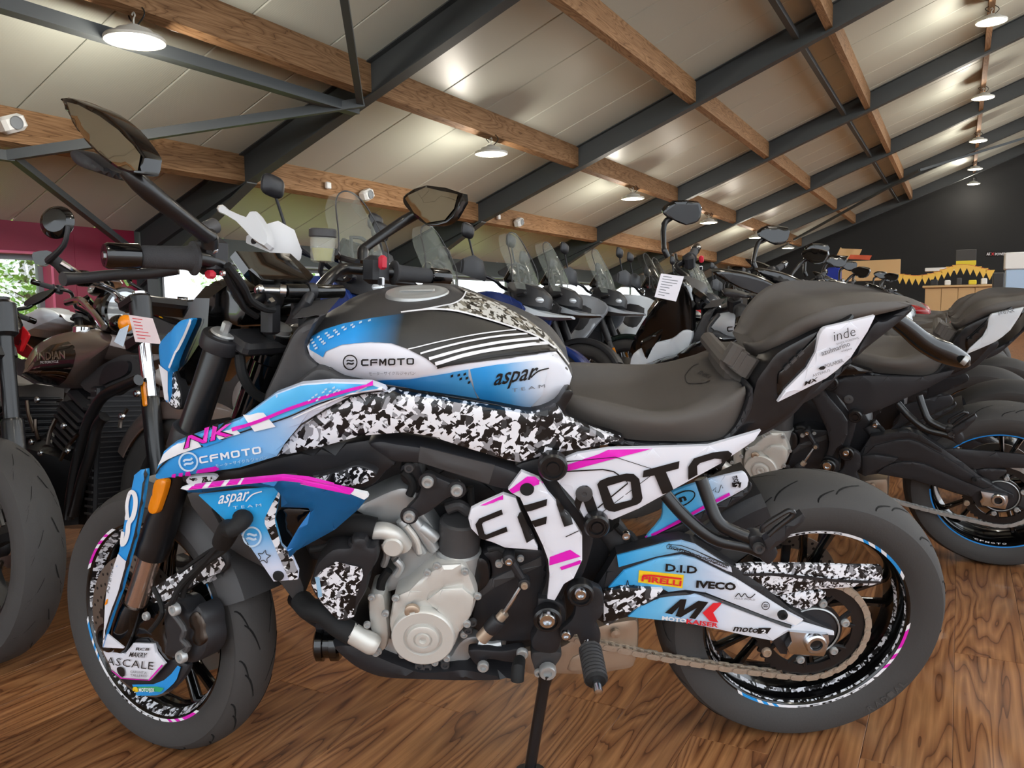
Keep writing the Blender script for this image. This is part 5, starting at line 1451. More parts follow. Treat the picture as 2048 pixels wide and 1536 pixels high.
# dark frame round the covers
fp = pan('frame_plate', 'E 1240 220 1420 160 1460 165 1530 200 1500 260 1560 380 1680 530 1720 620 1690 760 1640 880 1560 930 1530 1010 1500 1100 1490 1240 1380 1240 1400 1000 1440 870 1420 720 1280 430 1180 360', -.165, .04, M_BLK, r=.006, g=.02)
for s, r in (('E 1478 208', .027), ('E 1735 552', .024), ('E 1448 1095', .028), ('E 1640 950', .026), ('F 268 1430', .02)):
    q = MB(); q.lathe([(r, .01), (r, -.010), (r * .86, -.014), (r * .72, -.014), (r * .68, -.009), (r * .45, -.009), (r * .40, -.013), (0, -.013)], 26, BK.at(*P1(s), -.20)); bpart(q, 'pivot_boss', M_SATIN)
bolts(hero, 'E 1445 1095', -.212, .017, M_STEELB); bolts(hero, 'E 1640 950', -.212, .012, M_STEELB); bolts(hero, 'E 1555 1192', -.212, .010, M_STEELB); bolts(hero, 'E 1905 612', -.15, .009, M_STEELB)
q = MB(); q.lathe([(.016, .002), (.016, -.003), (.013, -.004), (.005, -.004), (.004, -.002), (0, -.002)], 18, BK.at(*P1('E 1662 372'), -.188)); bpart(q, 'seat_lock', M_BLK2)
# big letters, rising to the rear
upv = Vector((-8, -40))
def bl(o, s, m=M_INK):
    its = []
    for ch, a, b, u in s: its.append((ch, P1(a), P1(b), u))
    return block(o, BK, its, m)
bl(wc, [('C', 'E 1055 655', 'E 1215 590', (-12, -44))])
dec(ws, 'Q 90 935 352 860 345 932 128 1008', M_INK, lift=.0035); dec(ws, 'Q 180 1102 350 1050 340 1132 222 1168', M_INK, lift=.0035)
dec(ws, 'Q 418 832 460 850 600 1058 628 1135 540 1166', M_INK, lift=.0035)
stroke(ws, BK, T('Q 555 1275 692 1212'), 1.8, M_INK, sm=0)
dec(wc, 'Q 25 1060 45 1010 75 1005 205 1300 128 1342', M_INK, lift=.0035)
dec(wr, 'Q 650 910 690 745 790 710 835 780 925 1032 820 1062 742 870 702 1005 672 965', M_INK, lift=.0035)
dec(wr, 'Q 900 700 930 660 1020 622 1220 580 1300 586 1360 640 1396 850 1380 892 1340 920 1090 1000 1030 992 980 960', M_INK, lift=.0035, holes=[T('Q 1010 720 1200 662 1264 672 1286 840 1270 870 1090 914 1060 850')])
dec(wr, 'F 540 1152 545 1112 755 1056 750 1100 676 1120 722 1226 656 1250 610 1140', M_INK, lift=.0035)
dec(wr, 'F 806 1165 806 1090 840 1040 950 1006 1040 996 1062 1012 1052 1045 1005 1078 1000 1045 960 1042 875 1068 858 1085 860 1135', M_INK, lift=.0035)
stroke(wr, BK, T('Q 520 562 960 537 1080 560 1218 655 1232 690 905 960'), 2.6, M_INK, sm=0, lift=.003)
stroke(wr, BK, T('Q 490 462 700 440 1100 402 1490 528 1530 572 935 1020'), 1.3, M_INK, sm=0, lift=.003)

# --- shifter, pegs, stand, exhaust, belly pan
q = MB(); a, b = BK.at(*P1('E 1222 745'), -.185), BK.at(*P1('E 1312 888'), -.185)
q.cyl(a + Vector((0, .03, 0)), a + Vector((0, -.012, 0)), .012, n=16, bev=.002); q.tube([a, b], [.010, .008], 10); q.cyl(b + Vector((0, .012, 0)), b + Vector((0, -.012, 0)), .012, n=16, bev=.002); sl = bpart(q, 'shift_arm', M_BLK)
bolt(sl, a + Vector((0, -.012, 0)), .008); bolt(sl, b + Vector((0, -.012, 0)), .007, M_EXH)
q = MB(); c = BK.at(*P1('E 1180 1090'), -.19); e = BK.at(*P1('E 1062 1220'), -.19); q.tube([b, BK.at(*P1('E 1240 1000'), -.19), c], .004, 8); q.build('shift_rod', M_STEELB, sl)
q = MB(); q.cyl(c.lerp(e, -.15), c.lerp(e, .12), .010, n=12); q.cyl(c.lerp(e, .6), e, .014, n=14); q.build('rod_ends', M_EXH, sl); q = MB(); q.cyl(c.lerp(e, .1), c.lerp(e, .62), .016, n=16, bev=.003); q.build('quickshifter', M_BLK, sl)
gl_ = pan('gear_lever', 'E 985 1295 1040 1285 1180 1295 1280 1280 1320 1300 1300 1340 1240 1365 1100 1345 1095 1390 1050 1395 1000 1345', -.165, .02, M_BLK, r=.005, g=.016)
bolts(gl_, 'E 1072 1375 1300 1300', -.172, .012, M_ALU2)
q = MB(); q.tube([BK.at(*p, y) for p, y in zip(T('E 1285 1350 1275 1400 1272 1465'), (-.20, -.24, -.25))], [.012, .0135, .013], 14, 2); q.build('lever_rubber', M_RUBBER, gl_)
pk = pan('peg_bracket', 'E 1590 905 1640 885 1700 905 1770 950 1775 1080 1735 1130 1760 1200 1745 1270 1660 1290 1620 1200 1590 1230 1540 1240 1520 1180 1590 1110 1610 1030', -.190, .016, M_BLK, r=.006, g=.016)
a, b = BK.at(*P1('E 1695 1270'), -.215), BK.at(*P1('E 1735 1475'), -.30)
q = MB(); q.tube([a, a.lerp(b, .06), a.lerp(b, .94), b], [.016, .0195, .0215, .018], 18)
pg = bpart(q, 'foot_peg', M_RUBBER)
for k in np.linspace(.1, .9, 9):
    c = a.lerp(b, k); q = MB(); d_ = (b - a).normalized() * .003; q.tube([c - d_, c + d_], .0228, 14); q.build('peg_rib', M_BLK2, pg)
q = MB(); q.tube([b, b + (b - a).normalized() * .012, b + (b - a).normalized() * .024, b + (b - a).normalized() * .026], [.008, .009, .008, .003], 14); q.build('peg_feeler', M_STEELB, pg)
q = MB(); q.tube([BK.at(*p, -.21) for p in T('E 1660 1270 1680 1235 1700 1290 1720 1240')], .004, 6, 4); q.build('peg_spring', M_STEELB, pg)
pan('lower_frame', 'E 1395 1000 1500 1000 1560 1060 1540 1200 1500 1310 1380 1300 1350 1240 1390 1150', -.178, .05, M_BLK, r=.008, g=.02)
sb = pan('stand_bracket', 'E 1350 1320 1390 1300 1515 1300 1530 1335 1495 1390 1480 1440 1440 1460 1390 1450 1370 1400', -.16, .03, M_BLK2, r=.006, g=.016)
bolts(sb, 'E 1448 1398', -.166, .018, M_ALU2); bolts(sb, 'E 1395 1415', -.166, .009, M_ALU2)
sa = BK.at(*P1('E 1440 1420'), -.165)
se = None
for y in np.linspace(-.2, -.5, 61):      # where the leg reaches the floor
    for py in range(1480, 1900, 4):
        px = 1093 + (py - 1345) * (1060 - 1093) / (1536 - 1345.)
        p = BK.at(px, py, y); 
        if (MBIKE @ p).z <= .012 and se is None and (p - sa).length > .22: se = p
    if se is not None: break
q = MB(); d_ = (se - sa); q.tube([sa, sa.lerp(se, .12), sa.lerp(se, .5), sa.lerp(se, .93), se], [.018, .0125, .0125, .0125, .012], 16); so = bpart(q, 'side_stand', M_SATIN)
fw_ = MBIKE @ se; q = MB(); Wd = MBIKE.inverted()
pts = [(Wd @ Vector((fw_.x + .03 * math.cos(t), fw_.y - .005 + .022 * math.sin(t), z))) for z in (.0005, .008) for t in np.linspace(0, 2 * math.pi, 17)[:-1]]
q.loft([pts[:16], pts[16:]]); q.build('stand_foot', M_SATIN, so)
bel = pan('belly_pan', 'E 185 1290 210 1262 300 1262 400 1300 500 1345 640 1398 720 1418 850 1412 960 1402 1100 1428 1255 1455 1300 1465 1290 1478 1100 1488 900 1488 700 1482 500 1472 380 1438 280 1380', -.15, .26, M_BLK, r=.02, g=.018)
q = MB(); c = BK.at(*P1('E 160 1250'), -.10)
q.lathe([(0, .03), (.030, .03), (.036, .025), (.036, .01), (.030, .008), (.030, -.004), (.036, -.006), (.036, -.02), (.03, -.024), (0, -.024)], 24, c, ax='x'); o = bpart(q, 'header_flange', M_GLOSS)
q = MB(); q.tube([c + Vector((0, 0, .04)), BK.at(*P1('E 150 1120'), -.08), BK.at(*P1('E 60 1060'), -.05), BK.at(*P1('E -20 980'), 0)], .022, 14, 4); bpart(q, 'header_pipe', M_BLK)
ex = pan('exhaust_box', 'E 1310 1300 1500 1280 1640 1200 1780 1140 1960 1110 1985 1130 1985 1260 1960 1390 1860 1420 1700 1442 1480 1440 1320 1432', -.09, .20, M_EXH, r=.014, g=.02)
panel('exhaust_emboss', ex, BK, T('E 1570 1380 1640 1310 1960 1270 1940 1380 1840 1400 1590 1425'), -.094, .01, M_EXH, r=.006, g=.02)
q = MB(); q.lathe([(.010, .004), (.010, -.004), (0, -.006)], 12, BK.at(*P1('E 1845 1190'), -.10)); q.build('exhaust_plug', M_EXH, ex)
q = MB(); q.tube([BK.at(*p, -.12) for p in T('E 570 1285 590 1330 600 1370')], .004, 6, 3); bpart(q, 'drain_hose', M_RUBBER)

# --- swingarm, chain guard, hugger
def ysw(x, z): return -.145 if x is None else -.150 + .03 * (x + .45)
sw_ = pan('swingarm', 'G -40 720 40 600 100 500 380 425 480 410 565 435 780 570 960 690 1110 815 1200 870 1370 945 1375 975 1340 985 1110 955 1100 1090 1060 1085 1010 1010 880 985 700 940 500 900 165 870 20 900 -60 860', lambda x, z: ysw(x, z) + .006, .035, M_BLK, r=.006, sm=0, g=.018)
p0g = BK.at(*P1('G 120 700'), -.15); p1g = BK.at(*P1('G 800 700'), -.15)
M_SWG = grad_mat('swingarm_blue_to_white_fade', [(0.0, (52, 164, 226)), (.35, (110, 188, 232)), (.8, (206, 218, 238)), (1.0, (226, 230, 240))], p0g, p1g, .36, coat=.2)
s1 = pan('swingarm_top_cover', 'G 100 505 380 432 480 417 560 440 770 575 775 602 740 592 530 490 480 480 330 510 110 572', lambda x, z: ysw(x, z) + .001, .006, M_SWG, r=.002, sm=0, g=.014)
txt(s1, 'WOLFTECHNOLOGYGROUP', 'G 395 452', 'G 745 570', 6, M_INK, bold=.01, up=(2, -7)); 
stroke(s1, BK, T('G 388 440 400 432 480 440 560 470 750 562 742 572 560 492 480 462 390 456 388 440'), 1.3, M_INK, sm=0)
s2 = pan('swingarm_middle_cover', 'G 50 692 140 592 340 522 480 502 560 522 800 642 1100 832 1192 880 1142 916 1000 870 620 720 500 704 400 716 370 700 240 685', ysw, .006, M_SWG, r=.002, sm=0, g=.014)
s3 = pan('swingarm_lower_cover', 'G 165 862 240 792 350 742 500 726 610 736 1000 882 1122 922 1192 896 1372 950 1372 970 1100 950 1012 1002 880 977 700 936 500 896', lambda x, z: ysw(x, z) - .002, .006, M_SWG, r=.002, sm=0, g=.014)
sp_ = pan('swingarm_pivot_cover', 'G 25 715 150 692 370 706 340 742 200 822 50 915 22 905', lambda x, z: ysw(x, z) - .012, .012, M_SHARD, r=.003, sm=0, g=.014)
stroke(s3, BK, T('G 245 790 350 742 500 726 610 736 1000 882 1120 922'), 3, M_BLK, sm=3)
txt(s2, 'D.I.D', 'G 380 590', 'G 565 605', 15.5, M_INK, bold=.03)
dec(s2, 'G 228 585 490 612 482 690 222 655', M_YEL, lift=.0016)
txt(s2, 'PIRELLI', 'G 240 645', 'G 472 675', 11, M_REDP, bold=.03, lift=.0045)
stroke(s2, BK, T('G 250 612 300 612 475 632'), 3.6, M_REDP, sm=0, lift=.0045)
txt(s2, 'IVECO', 'G 560 685', 'G 792 702', 15, M_INK, bold=.045)
txt(s2, 'MOLD WORLD', 'G 785 752', 'G 905 760', 3.6, M_GREYPRINT)
stroke(s2, BK, T('G 790 738 810 718 825 738 845 718 860 738 880 742 905 722'), 1.8, M_INK)
emblem(s2, BK, P1('G 966 790'), 7.5, M_INK, w=1.5)
stroke(s2, BK, T('G 90 680 120 670 150 675 160 640 170 675 200 668'), 1.6, M_INK)
dec(s2, 'G 1100 838 1185 880 1142 908 1090 880', M_WPRINT, lift=.0016)
bolt(s2, BK.at(*P1('G 1065 842'), -.155), .010, M_RUBBER)
MK1 = 'G 378 832 470 752 505 752 490 815 575 760 632 770 555 868 520 862 565 802 470 858 440 850 462 795 420 840'
dec(s3, MK1, M_INK, lift=.0035)
dec(s3, 'G 598 832 660 775 718 772 660 830 690 888 640 880', M_REDP, lift=.0035)
txt(s3, 'MOTO', 'G 360 872', 'G 502 890', 8, M_WPRINT, bold=.04); txt(s3, 'KAISER', 'G 503 892', 'G 688 918', 9, M_REDP, bold=.03)
txt(s3, 'moto', 'G 775 938', 'G 918 950', 11, M_INK, shear=.35, bold=.02); dec(s3, 'G 925 920 1000 920 975 955 918 952', M_INK, lift=.0035); txt(s3, '2', 'G 940 948', 'G 968 950', 8, M_WPRINT, lift=.006, bold=.03)
ab = pan('axle_block', 'G 1112 952 1340 972 1345 1010 1328 1060 1312 1096 1112 1082 1096 1042 1122 1010', -.150, .02, M_STEELB, r=.003, sm=0, g=.016)
q = MB(); c = BK.at(*P1('G 1258 1012'), -.152); q.lathe([(.022, .002), (.022, -.006), (.019, -.009), (.013, -.009), (.012, .02), (0, .02)], 26, c); q.build('axle_nut', M_STEELB, ab)
q = MB(); q.lathe([(.0118, -.003), (0, -.003)], 18, c); q.build('axle_bore', M_INK, ab)
bolts(hero, 'G 972 1060', -.14, .010, M_EXH)
cg = pan('chain_guard', 'G 790 568 880 556 1250 560 1650 570 1660 600 1655 645 1640 675 1570 682 1480 692 1300 702 1160 715 1040 742 930 690 830 622', -.128, .012, M_SHARDS, r=.004, sm=0, g=.016)
stroke(cg, BK, T('G 830 612 1000 606 1200 625 1400 645 1640 655'), 6, M_BLK, sm=2)
pan('chain_guard_lower', 'G 1060 752 1120 722 1300 712 1320 740 1260 790 1180 822', -.122, .01, M_SHARDS, r=.003, g=.016)
hug = pan('rear_hugger', 'F 560 1515 650 1400 660 1310 690 1255 860 1190 1090 1132 1140 1130 1162 1165 1160 1190 1130 1232 900 1352 700 1452', -.098, .008, M_CYAN, r=.003, g=.016)
p0g = BK.at(*P1('F 850 1300'), -.1); p1g = BK.at(*P1('F 1060 1200'), -.1)
M_HUG = grad_mat('hugger_blue_to_white_fade', [(0.0, (88, 186, 240)), (1.0, (226, 228, 238))], p0g, p1g, .36, coat=.2)
hug.data.materials[0] = M_HUG
stroke(hug, BK, T('F 565 1512 750 1410 900 1325 1050 1248'), 6, M_PINK, sm=2)
txt(hug, 'moto', 'F 1062 1150', 'F 1080 1205', 9, M_INK, shear=.2, up=(12, -6), bold=.02)
dec(hug, 'F 1062 1182 1118 1180 1112 1212 1066 1208', M_INK, lift=.0035); txt(hug, '2', 'F 1082 1208', 'F 1104 1206', 7, M_WPRINT, lift=.006)
el = [tuple(Vector(P1('F 770 1278')) + Vector((26 * math.cos(t) - 0 * math.sin(t), 14 * math.sin(t) - 9 * math.cos(t)))) for t in np.linspace(0, 2 * math.pi, 25)]
stroke(hug, BK, el, 2.6, M_INK, sm=0); txt(hug, 'n', 'F 760 1300', 'F 800 1285', 10, M_INK, bold=.04)
stroke(hug, BK, T('F 950 1230 970 1210 965 1235 985 1240 1000 1195 1010 1215'), 1.4, M_INK, sm=0)
hs_ = mudguard(RWC, .338, .10, deg(112), deg(170), M_BLK, 'rear_mudguard', None, hero, .05)
pan('hugger_arm', 'F 470 1536 700 1460 900 1362 1130 1240 1175 1190 1180 1230 1100 1300 900 1420 700 1536 600 1600', -.092, .01, M_BLK, r=.004, g=.02)
# shock linkage glimpse
q = MB(); q.tube([BK.at(*p, -.06) for p in T('E 1800 560 1860 640 1900 720')], .03, 14, 2); bpart(q, 'rear_shock', M_BLK2)
# pillion bracket and peg
for s in ('G 590 50 640 190 690 300 760 350 900 408 960 440', 'G 380 140 480 255 600 360 700 415 860 448 940 480'):
    q = MB(); q.tube([BK.at(*p, y) for p, y in zip(T(s), (-.15, -.165, -.18, -.185, -.19, -.195))], .0125, 14, 5); bpart(q, 'pillion_bracket_tube', M_SATIN)
pj = pan('pillion_peg_mount', 'G 870 400 930 385 1000 420 1045 490 1000 555 960 545 900 480', -.205, .03, M_BLK, r=.006, g=.014)
bolts(pj, 'G 925 450', -.208, .011, M_BLK2)
pp = pan('pillion_peg', 'G 965 420 1090 330 1190 262 1208 285 1190 310 1085 420 1000 480 980 470', -.235, .022, M_BLK, r=.004, sm=0, g=.014)
q = MB(); q.tube([BK.at(*p, -.25) for p in T('G 950 360 960 325 1080 248 1115 240 1128 260 1040 330 985 380')], .005, 8, 4); q.build('peg_loop', M_SATIN, pp)
# rear sprocket and chain
SPY = -.098
q = MB(); c = Vector((0, SPY, .315)); RSP = .116
n_t = 43
v = []; f = []
outer = []
for i in range(n_t * 2):
    a = 2 * math.pi * i / (n_t * 2); r = RSP + (.004 if i % 2 else -.003); outer.append((r * math.cos(a), r * math.sin(a)))
ring = 86
inn = [(.088 * math.cos(2 * math.pi * i / ring), .088 * math.sin(2 * math.pi * i / ring)) for i in range(ring)]
for y in (-.003, .003):
    for p in outer: v.append(c + Vector((p[0], y, p[1])))
    for p in inn: v.append(c + Vector((p[0], y, p[1])))
for i in range(ring):
    j = (i + 1) % ring
    f += [(i, j, ring + j, ring + i), (2 * ring + j, 2 * ring + i, 3 * ring + i, 3 * ring + j), (j, i, 2 * ring + i, 2 * ring + j), (ring + i, ring + j, 3 * ring + j, 3 * ring + i)]
q.add(v, f); spr = bpart(q, 'rear_sprocket', M_SATIN, angle=.5)
q = MB()
for i in range(6):
    a = 2 * math.pi * i / 6 + .3; e = Vector((math.cos(a), 0, math.sin(a)))
    for da in (-.2, .2):
        e2 = Vector((math.cos(a + da), 0, math.sin(a + da))); p = c + e * .055; r_ = c + e2 * .092
        q.tube([p, r_], .006, 6)
q.lathe([(.050, -.004), (.066, -.004), (.066, .004), (.050, .004), (.050, -.004)], 40, c); q.build('sprocket_spider', M_SATIN, spr)
for i in range(6):
    a = 2 * math.pi * i / 6 + .3; bolt(spr, c + Vector((.072 * math.cos(a), -.004, .072 * math.sin(a))), .009, M_ALU2)
q = MB(); q.lathe([(.056, -.008), (.058, -.010), (.060, -.008), (.060, .0)], 40, c); q.build('cush_rim', M_ALU2, spr)
q = MB(); q.lathe([(.02, -.012), (.054, -.006), (.056, .01)], 30, c); q.build('cush_hub', M_BLK, spr)
# chain path: round the sprocket, lower run forward to the gearbox
chain = bpart(MB().add([(0, 0, 0)], []) if False else MB().box((-.62, SPY + .02, .33), (.01, .01, .01)), 'drive_chain', M_CHAIN)
lk = MB()
def link_mesh(outerplate):
    q = MB(); y0 = .0085 if outerplate else .006; pt = .0159
    for sg in (-1, 1):
        prof = []
        for k in range(24):
            t = 2 * math.pi * k / 24; x = math.cos(t) * .0068; z = math.sin(t) * .0068
            x += pt / 2 if x > 0 else -pt / 2
            zz = z * (1 - .28 * math.exp(-(x / .004) ** 2)); prof.append((x, zz))
        A_ = [Vector((x, sg * y0, z)) for x, z in prof]; B2 = [Vector((x, sg * (y0 - .0018), z)) for x, z in prof]
        q.loft([A_, B2] if sg < 0 else [B2, A_])
    for x in (-pt / 2, pt / 2):
        q.cyl((x, -.0095 if outerplate else -.005, 0), (x, .0095 if outerplate else .005, 0), .0028 if outerplate else .005, n=8)
    return q
path = []
front = BK.at(*P1('G -10 985'), SPY); front = Vector((front.x - .06, SPY, front.z + .004))
RP = RSP + .004
# lower tangent
cx, cz = 0.0, .315
dx, dz = front.x - cx, front.z - cz; D_ = math.hypot(dx, dz); base_a = math.atan2(dz, dx); off = math.acos(RP / D_)
ta = base_a + off if math.sin(base_a + off) < math.sin(base_a - off) else base_a - off
tp = Vector((RP * math.cos(ta), SPY, cz + RP * math.sin(ta)))
sag = .010
N1 = 40
for i in range(N1):
    t = i / N1; p = front.lerp(tp, t); p.z -= sag * 4 * t * (1 - t); path.append(p)
a_end = math.radians(118)
while ta > a_end: ta -= 2 * math.pi
nA = int((a_end - ta) / .03)
for i in range(nA + 1):
    a = ta + (a_end - ta) * i / nA; path.append(Vector((RP * math.cos(a), SPY, cz + RP * math.sin(a))))
topf = Vector((front.x, SPY, .43))
for i in range(1, 14): path.append(path[N1 + nA].lerp(topf, i / 13))
pts = resamp(path, 4000)
tot = sum((pts[i + 1] - pts[i]).length for i in range(len(pts) - 1))
nl = int(tot / .0159)
nodes = [pts[min(len(pts) - 1, int((len(pts) - 1) * i / nl))] for i in range(nl + 1)]
protos = {}
for i in range(nl):
    a, b = nodes[i], nodes[i + 1]; mid = (a + b) / 2; d_ = (b - a).normalized()
    M = Matrix.Translation(mid) @ Matrix.Rotation(-math.atan2(d_.z, d_.x), 4, 'Y')
    k = i % 2
    if k not in protos: protos[k] = link_mesh(bool(k)).build('chain_link', M_CHAIN, chain, M, True, .5)
    else: copy_of(protos[k], chain, M)

# ------------------------------------------------------------------ the other motorcycles: two rows across an aisle
def bike_m(u, w, facing, lean=.235, rc=.315, yaw=0.0):
    """rear-contact point in hall coordinates; facing -1: front towards the rear wall, +1: away from it"""
    c = bw(u, w, 0)
    ang = math.atan2(-UX, UY) + (0 if facing < 0 else math.pi) + yaw      # direction of the bike's own x axis (to its rear)
    R = Matrix.Rotation(ang, 4, 'Z') @ Matrix.Rotation(lean, 4, 'X')
    hc = (rc - .09) * math.cos(lean) + .09
    p = R @ Vector((0, 0, rc))
    return Matrix.Translation(Vector((c.x, c.y, hc)) - p) @ R
def recolour(o, m):
    for s in o.material_slots:
        s.link = 'OBJECT'; s.material = m
M_PEARL = mat('pearl_white_paint', (216, 222, 228), 0.3, coat=0.5)
M_RIMBLUE = mat('blue_rim_tape', (40, 140, 220), 0.4)
M_DGREEN = mat('dark_green_paint', (22, 34, 30), 0.22, coat=0.6)
M_SILV = mat('silver_paint', (150, 154, 160), 0.3, 0.4, coat=0.4)
M_DRED = mat('deep_red_paint', (150, 18, 26), 0.25, coat=0.6)
M_BRED = mat('bright_red_paint', (206, 26, 34), 0.3, coat=0.4)
M_NAVY = mat('navy_paint', (24, 48, 110), 0.25, coat=0.6)
M_YELLOW = mat('yellow_plastic', (236, 176, 20), 0.4)
M_TAUPE = mat('bronze_metallic_paint', (120, 104, 98), 0.28, 0.45, coat=0.6)
M_LENS = mat('headlamp_lens', (200, 205, 210), 0.08, 0.3, coat=1.0)
M_TAILR = mat('red_lens', (170, 14, 20), 0.2, coat=0.5)
M_CHROME = mat('chrome', (220, 222, 224), 0.08, 1.0)
M_PAPER = mat('price_sheet_paper', (236, 232, 240), 0.7)
M_PINKP = mat('pink_sheet_paper', (240, 220, 222), 0.7)

SKIP = {'decal', 'lettering', 'shard_tape', 'vent_hole', 'tail_slot', 'winglet_plate', 'winglet', 'winglet_upper_insert', 'winglet_duct', 'steering_damper', 'fork_guard',
        'axle_cover', 'disc_cover', 'disc_cover_back', 'frame_cover_front', 'peg_rib', 'chain_link', 'rim_tape', 'tread_groove', 'hose', 'spoke'}
def base_name(o): return o.name.split('.')[0]
GMAT = {'fuel_tank': M_BLK2, 'front_shroud': M_GLOSS, 'side_panel': M_GLOSS, 'headlight_side_cover': M_GLOSS, 'headlight_lower_cover': M_GLOSS, 'side_cover': M_BLK, 'frame_spar': M_BLK,
        'tail_white_panel': M_PEARL, 'swingarm_top_cover': M_BLK, 'swingarm_middle_cover': M_BLK, 'swingarm_lower_cover': M_BLK, 'swingarm_pivot_cover': M_BLK, 'chain_guard': M_BLK, 'chain_guard_lower': M_BLK,
        'rear_hugger': M_BLK, 'coolant_tank': M_BLK, 'shroud_lower_lining': M_BLK, 'mudguard_stay': M_BLK, 'drive_chain': M_ALU2}
bpy.context.view_layer.update()
hero_parts = list(hero.children)
MSI = MS.inverted()
def nk_copy(M, label, group, steer=.55, full=True, keep=None, cols=None, skip=()):
    r = thing('motorcycle', label, 'motorcycle', M, group)
    ms = steer_m(steer); cm_ = dict(GMAT); cm_.update(cols or {})
    for o in hero_parts:
        b = base_name(o)
        if b in SKIP and not (full and b in ('spoke',)): continue
        if b in skip: continue
        if keep is not None and b not in keep: continue
        is_front = (o.matrix_local - MS).median_scale if False else max(abs(o.matrix_local[i][j] - MS[i][j]) for i in range(4) for j in range(4)) < 1e-5
        c = copy_of(o, r, ms if is_front else o.matrix_local.copy())
        if b in cm_: recolour(c, cm_[b])
        if full:
            for ch in o.children:
                bb = base_name(ch)
                if bb in SKIP and not (bb == 'chain_link') and not (bb == 'tread_groove'): continue
                d_ = copy_of(ch, c, ch.matrix_local.copy())
                if bb == 'chain_link': recolour(d_, M_ALU2)
                if bb == 'mirror_glass': recolour(d_, M_BLK)
        else:
            for ch in o.children:
                if base_name(ch) == 'mirror_stem': copy_of(ch, c, ch.matrix_local.copy())
    return r
MG = Matrix(((0.89500227, 0.43335899, -0.10569259, 1.81328287), (-0.44606159, 0.86951509, -0.21206737, 2.96170603), (0, 0.23694618, 0.97152278, 0.00256295), (0, 0, 0, 1)))
g = nk_copy(MG, 'black and white naked motorcycle directly behind the blue one, price sheet on its handlebar', 'naked motorcycles in the row behind the blue one')
GK = Frame(MG)
for c in g.children:
    if base_name(c) == 'fuel_tank': gt = c
    if base_name(c) == 'front_shroud': gs = c
    if base_name(c) == 'rear_rim': grim = c
    if base_name(c) == 'tail_white_panel': gtail = c
# its own paint: white tank flank with lettering, white shroud edge, thin blue rim line (outlines in the bike's own space)
def own_decal(o, ref_outline, m, lift, g_=10, **k):
    """same area as on the sister machine, laid on this copy"""
    d_ = decal(o, BK, T(ref_outline) if isinstance(ref_outline, str) else ref_outline, m, lift=lift, g=g_, **k)
    return d_
def bvh_share(o, src): BVH[o.name] = bvh_of(src)
own_decal(gt, SIDE, M_PEARL, .003)
word(gt, BK, 'CFMOTO', P1('D 420 740'), P1('D 900 700'), 19, M_INK, lift=.006)
own_decal(gs, 'Z 314 958 330 925 352 912 420 890 480 868 553 846 600 850 567 890 553 914 478 937 379 951', M_PEARL, .0016)
arc_tape(grim, RWC, .2192, .2240, (-.0745, -.0752), deg(-178), deg(178), M_RIMBLUE, n=110)
arc_word(grim, RWC, 'CFMOTO', .204, .006, -.0755, deg(-110), deg(-80), M_WPRINT)
txt(gtail, '800NK', 'J 850 255', 'J 1020 215', 12, M_GREYPRINT, shear=.3)
nf = panel('nose_fairing', g, GK, T('N 1645 960 1640 915 1700 790 1800 655 1890 565 1950 540 2000 640 2005 760 2000 845 1950 850 1890 890 1760 930 1680 980'), lambda x, z: -.15 if x is None else -.17 + .15 * max(0, -1.1 - x), .05, M_GLOSS, r=.008, g=.02)
panel('nose_lower_panel', g, GK, T('N 1640 1045 1656 960 1750 905 1880 872 1945 825 2000 832 1990 900 1950 950 1800 995 1700 1045'), lambda x, z: -.16 if x is None else -.18 + .15 * max(0, -1.1 - x), .03, M_PEARL, r=.006, g=.02)
panel('headlight_cowl', g, GK, T('N 1860 600 1900 540 1980 560 2048 600 2040 660 1960 640'), -.10, .12, M_BLK2, r=.01, g=.02)
# price sheet hung on the bar
def sheet(label, px, y_from_cam, m, lines=6, ink=None, tagcat='price sheet', name='price_sheet'):
    """paper with four corners given in the frame, at one distance"""
    pts = [CAM + ray(*p) * y_from_cam[i] for i, p in enumerate(px)]
    n = (pts[1] - pts[0]).cross(pts[3] - pts[0]).normalized() * .0006
    q = MB(); q.loft([[p - n for p in pts], [p + n for p in pts]])
    o = q.build(name, m, None, None, smooth=False); tag(o, label, tagcat)
    if lines:
        q = MB()
        e = (CAM - pts[0]).normalized() * .0015
        for i in range(lines):
            t0, t1 = (i + .8) / (lines + 1.2), (i + 1.05) / (lines + 1.2)
            r0 = .12; r1 = .12 + .7 * random.Random(i * 7 + lines).uniform(.4, 1)
            def bl_(s, t): return pts[0].lerp(pts[1], s).lerp(pts[3].lerp(pts[2], s), t) + e
            q.add([bl_(r0, t0), bl_(r1, t0), bl_(r1, t1), bl_(r0, t1)], [(0, 1, 2, 3)])
        q.build('printed_line', ink or M_GREYPRINT, o, None, smooth=False)
    return o

# --- adventure motorcycle, built in its own space (x to the rear, front axle near x = -1.5)
def body(name, secs, m, parent, cap=True, sub=3):
    """symmetric body: sections (x, half profile from the lower centre round to the upper centre)"""
    rings = []
    k = max(len(s[1]) for s in secs)
    for x, prof in secs:
        pr = [Vector((x + (p[2] if len(p) > 2 else 0), p[0], p[1])) for p in prof]
        ring = pr + [Vector((p.x, -p.y, p.z)) for p in reversed(pr) if p.y > 1e-6]
        rings.append(ring)
    # smooth along the length
    n = len(rings[0]); cols = [crom([r[i] for r in rings], sub, False) for i in range(n)]
    rings = [[cols[i][j] for i in range(n)] for j in range(len(cols[0]))]
    q = MB(); q.loft(rings, cap)
    ctr = sum(q.v, Vector()) / len(q.v); a, b, c = (q.v[i] for i in q.f[len(q.f) // 2][:3])
    if (b - a).cross(c - a).dot(a - ctr) < 0: q.f = [t[::-1] for t in q.f]
    return q.build(name, m, parent, None, True, .8)
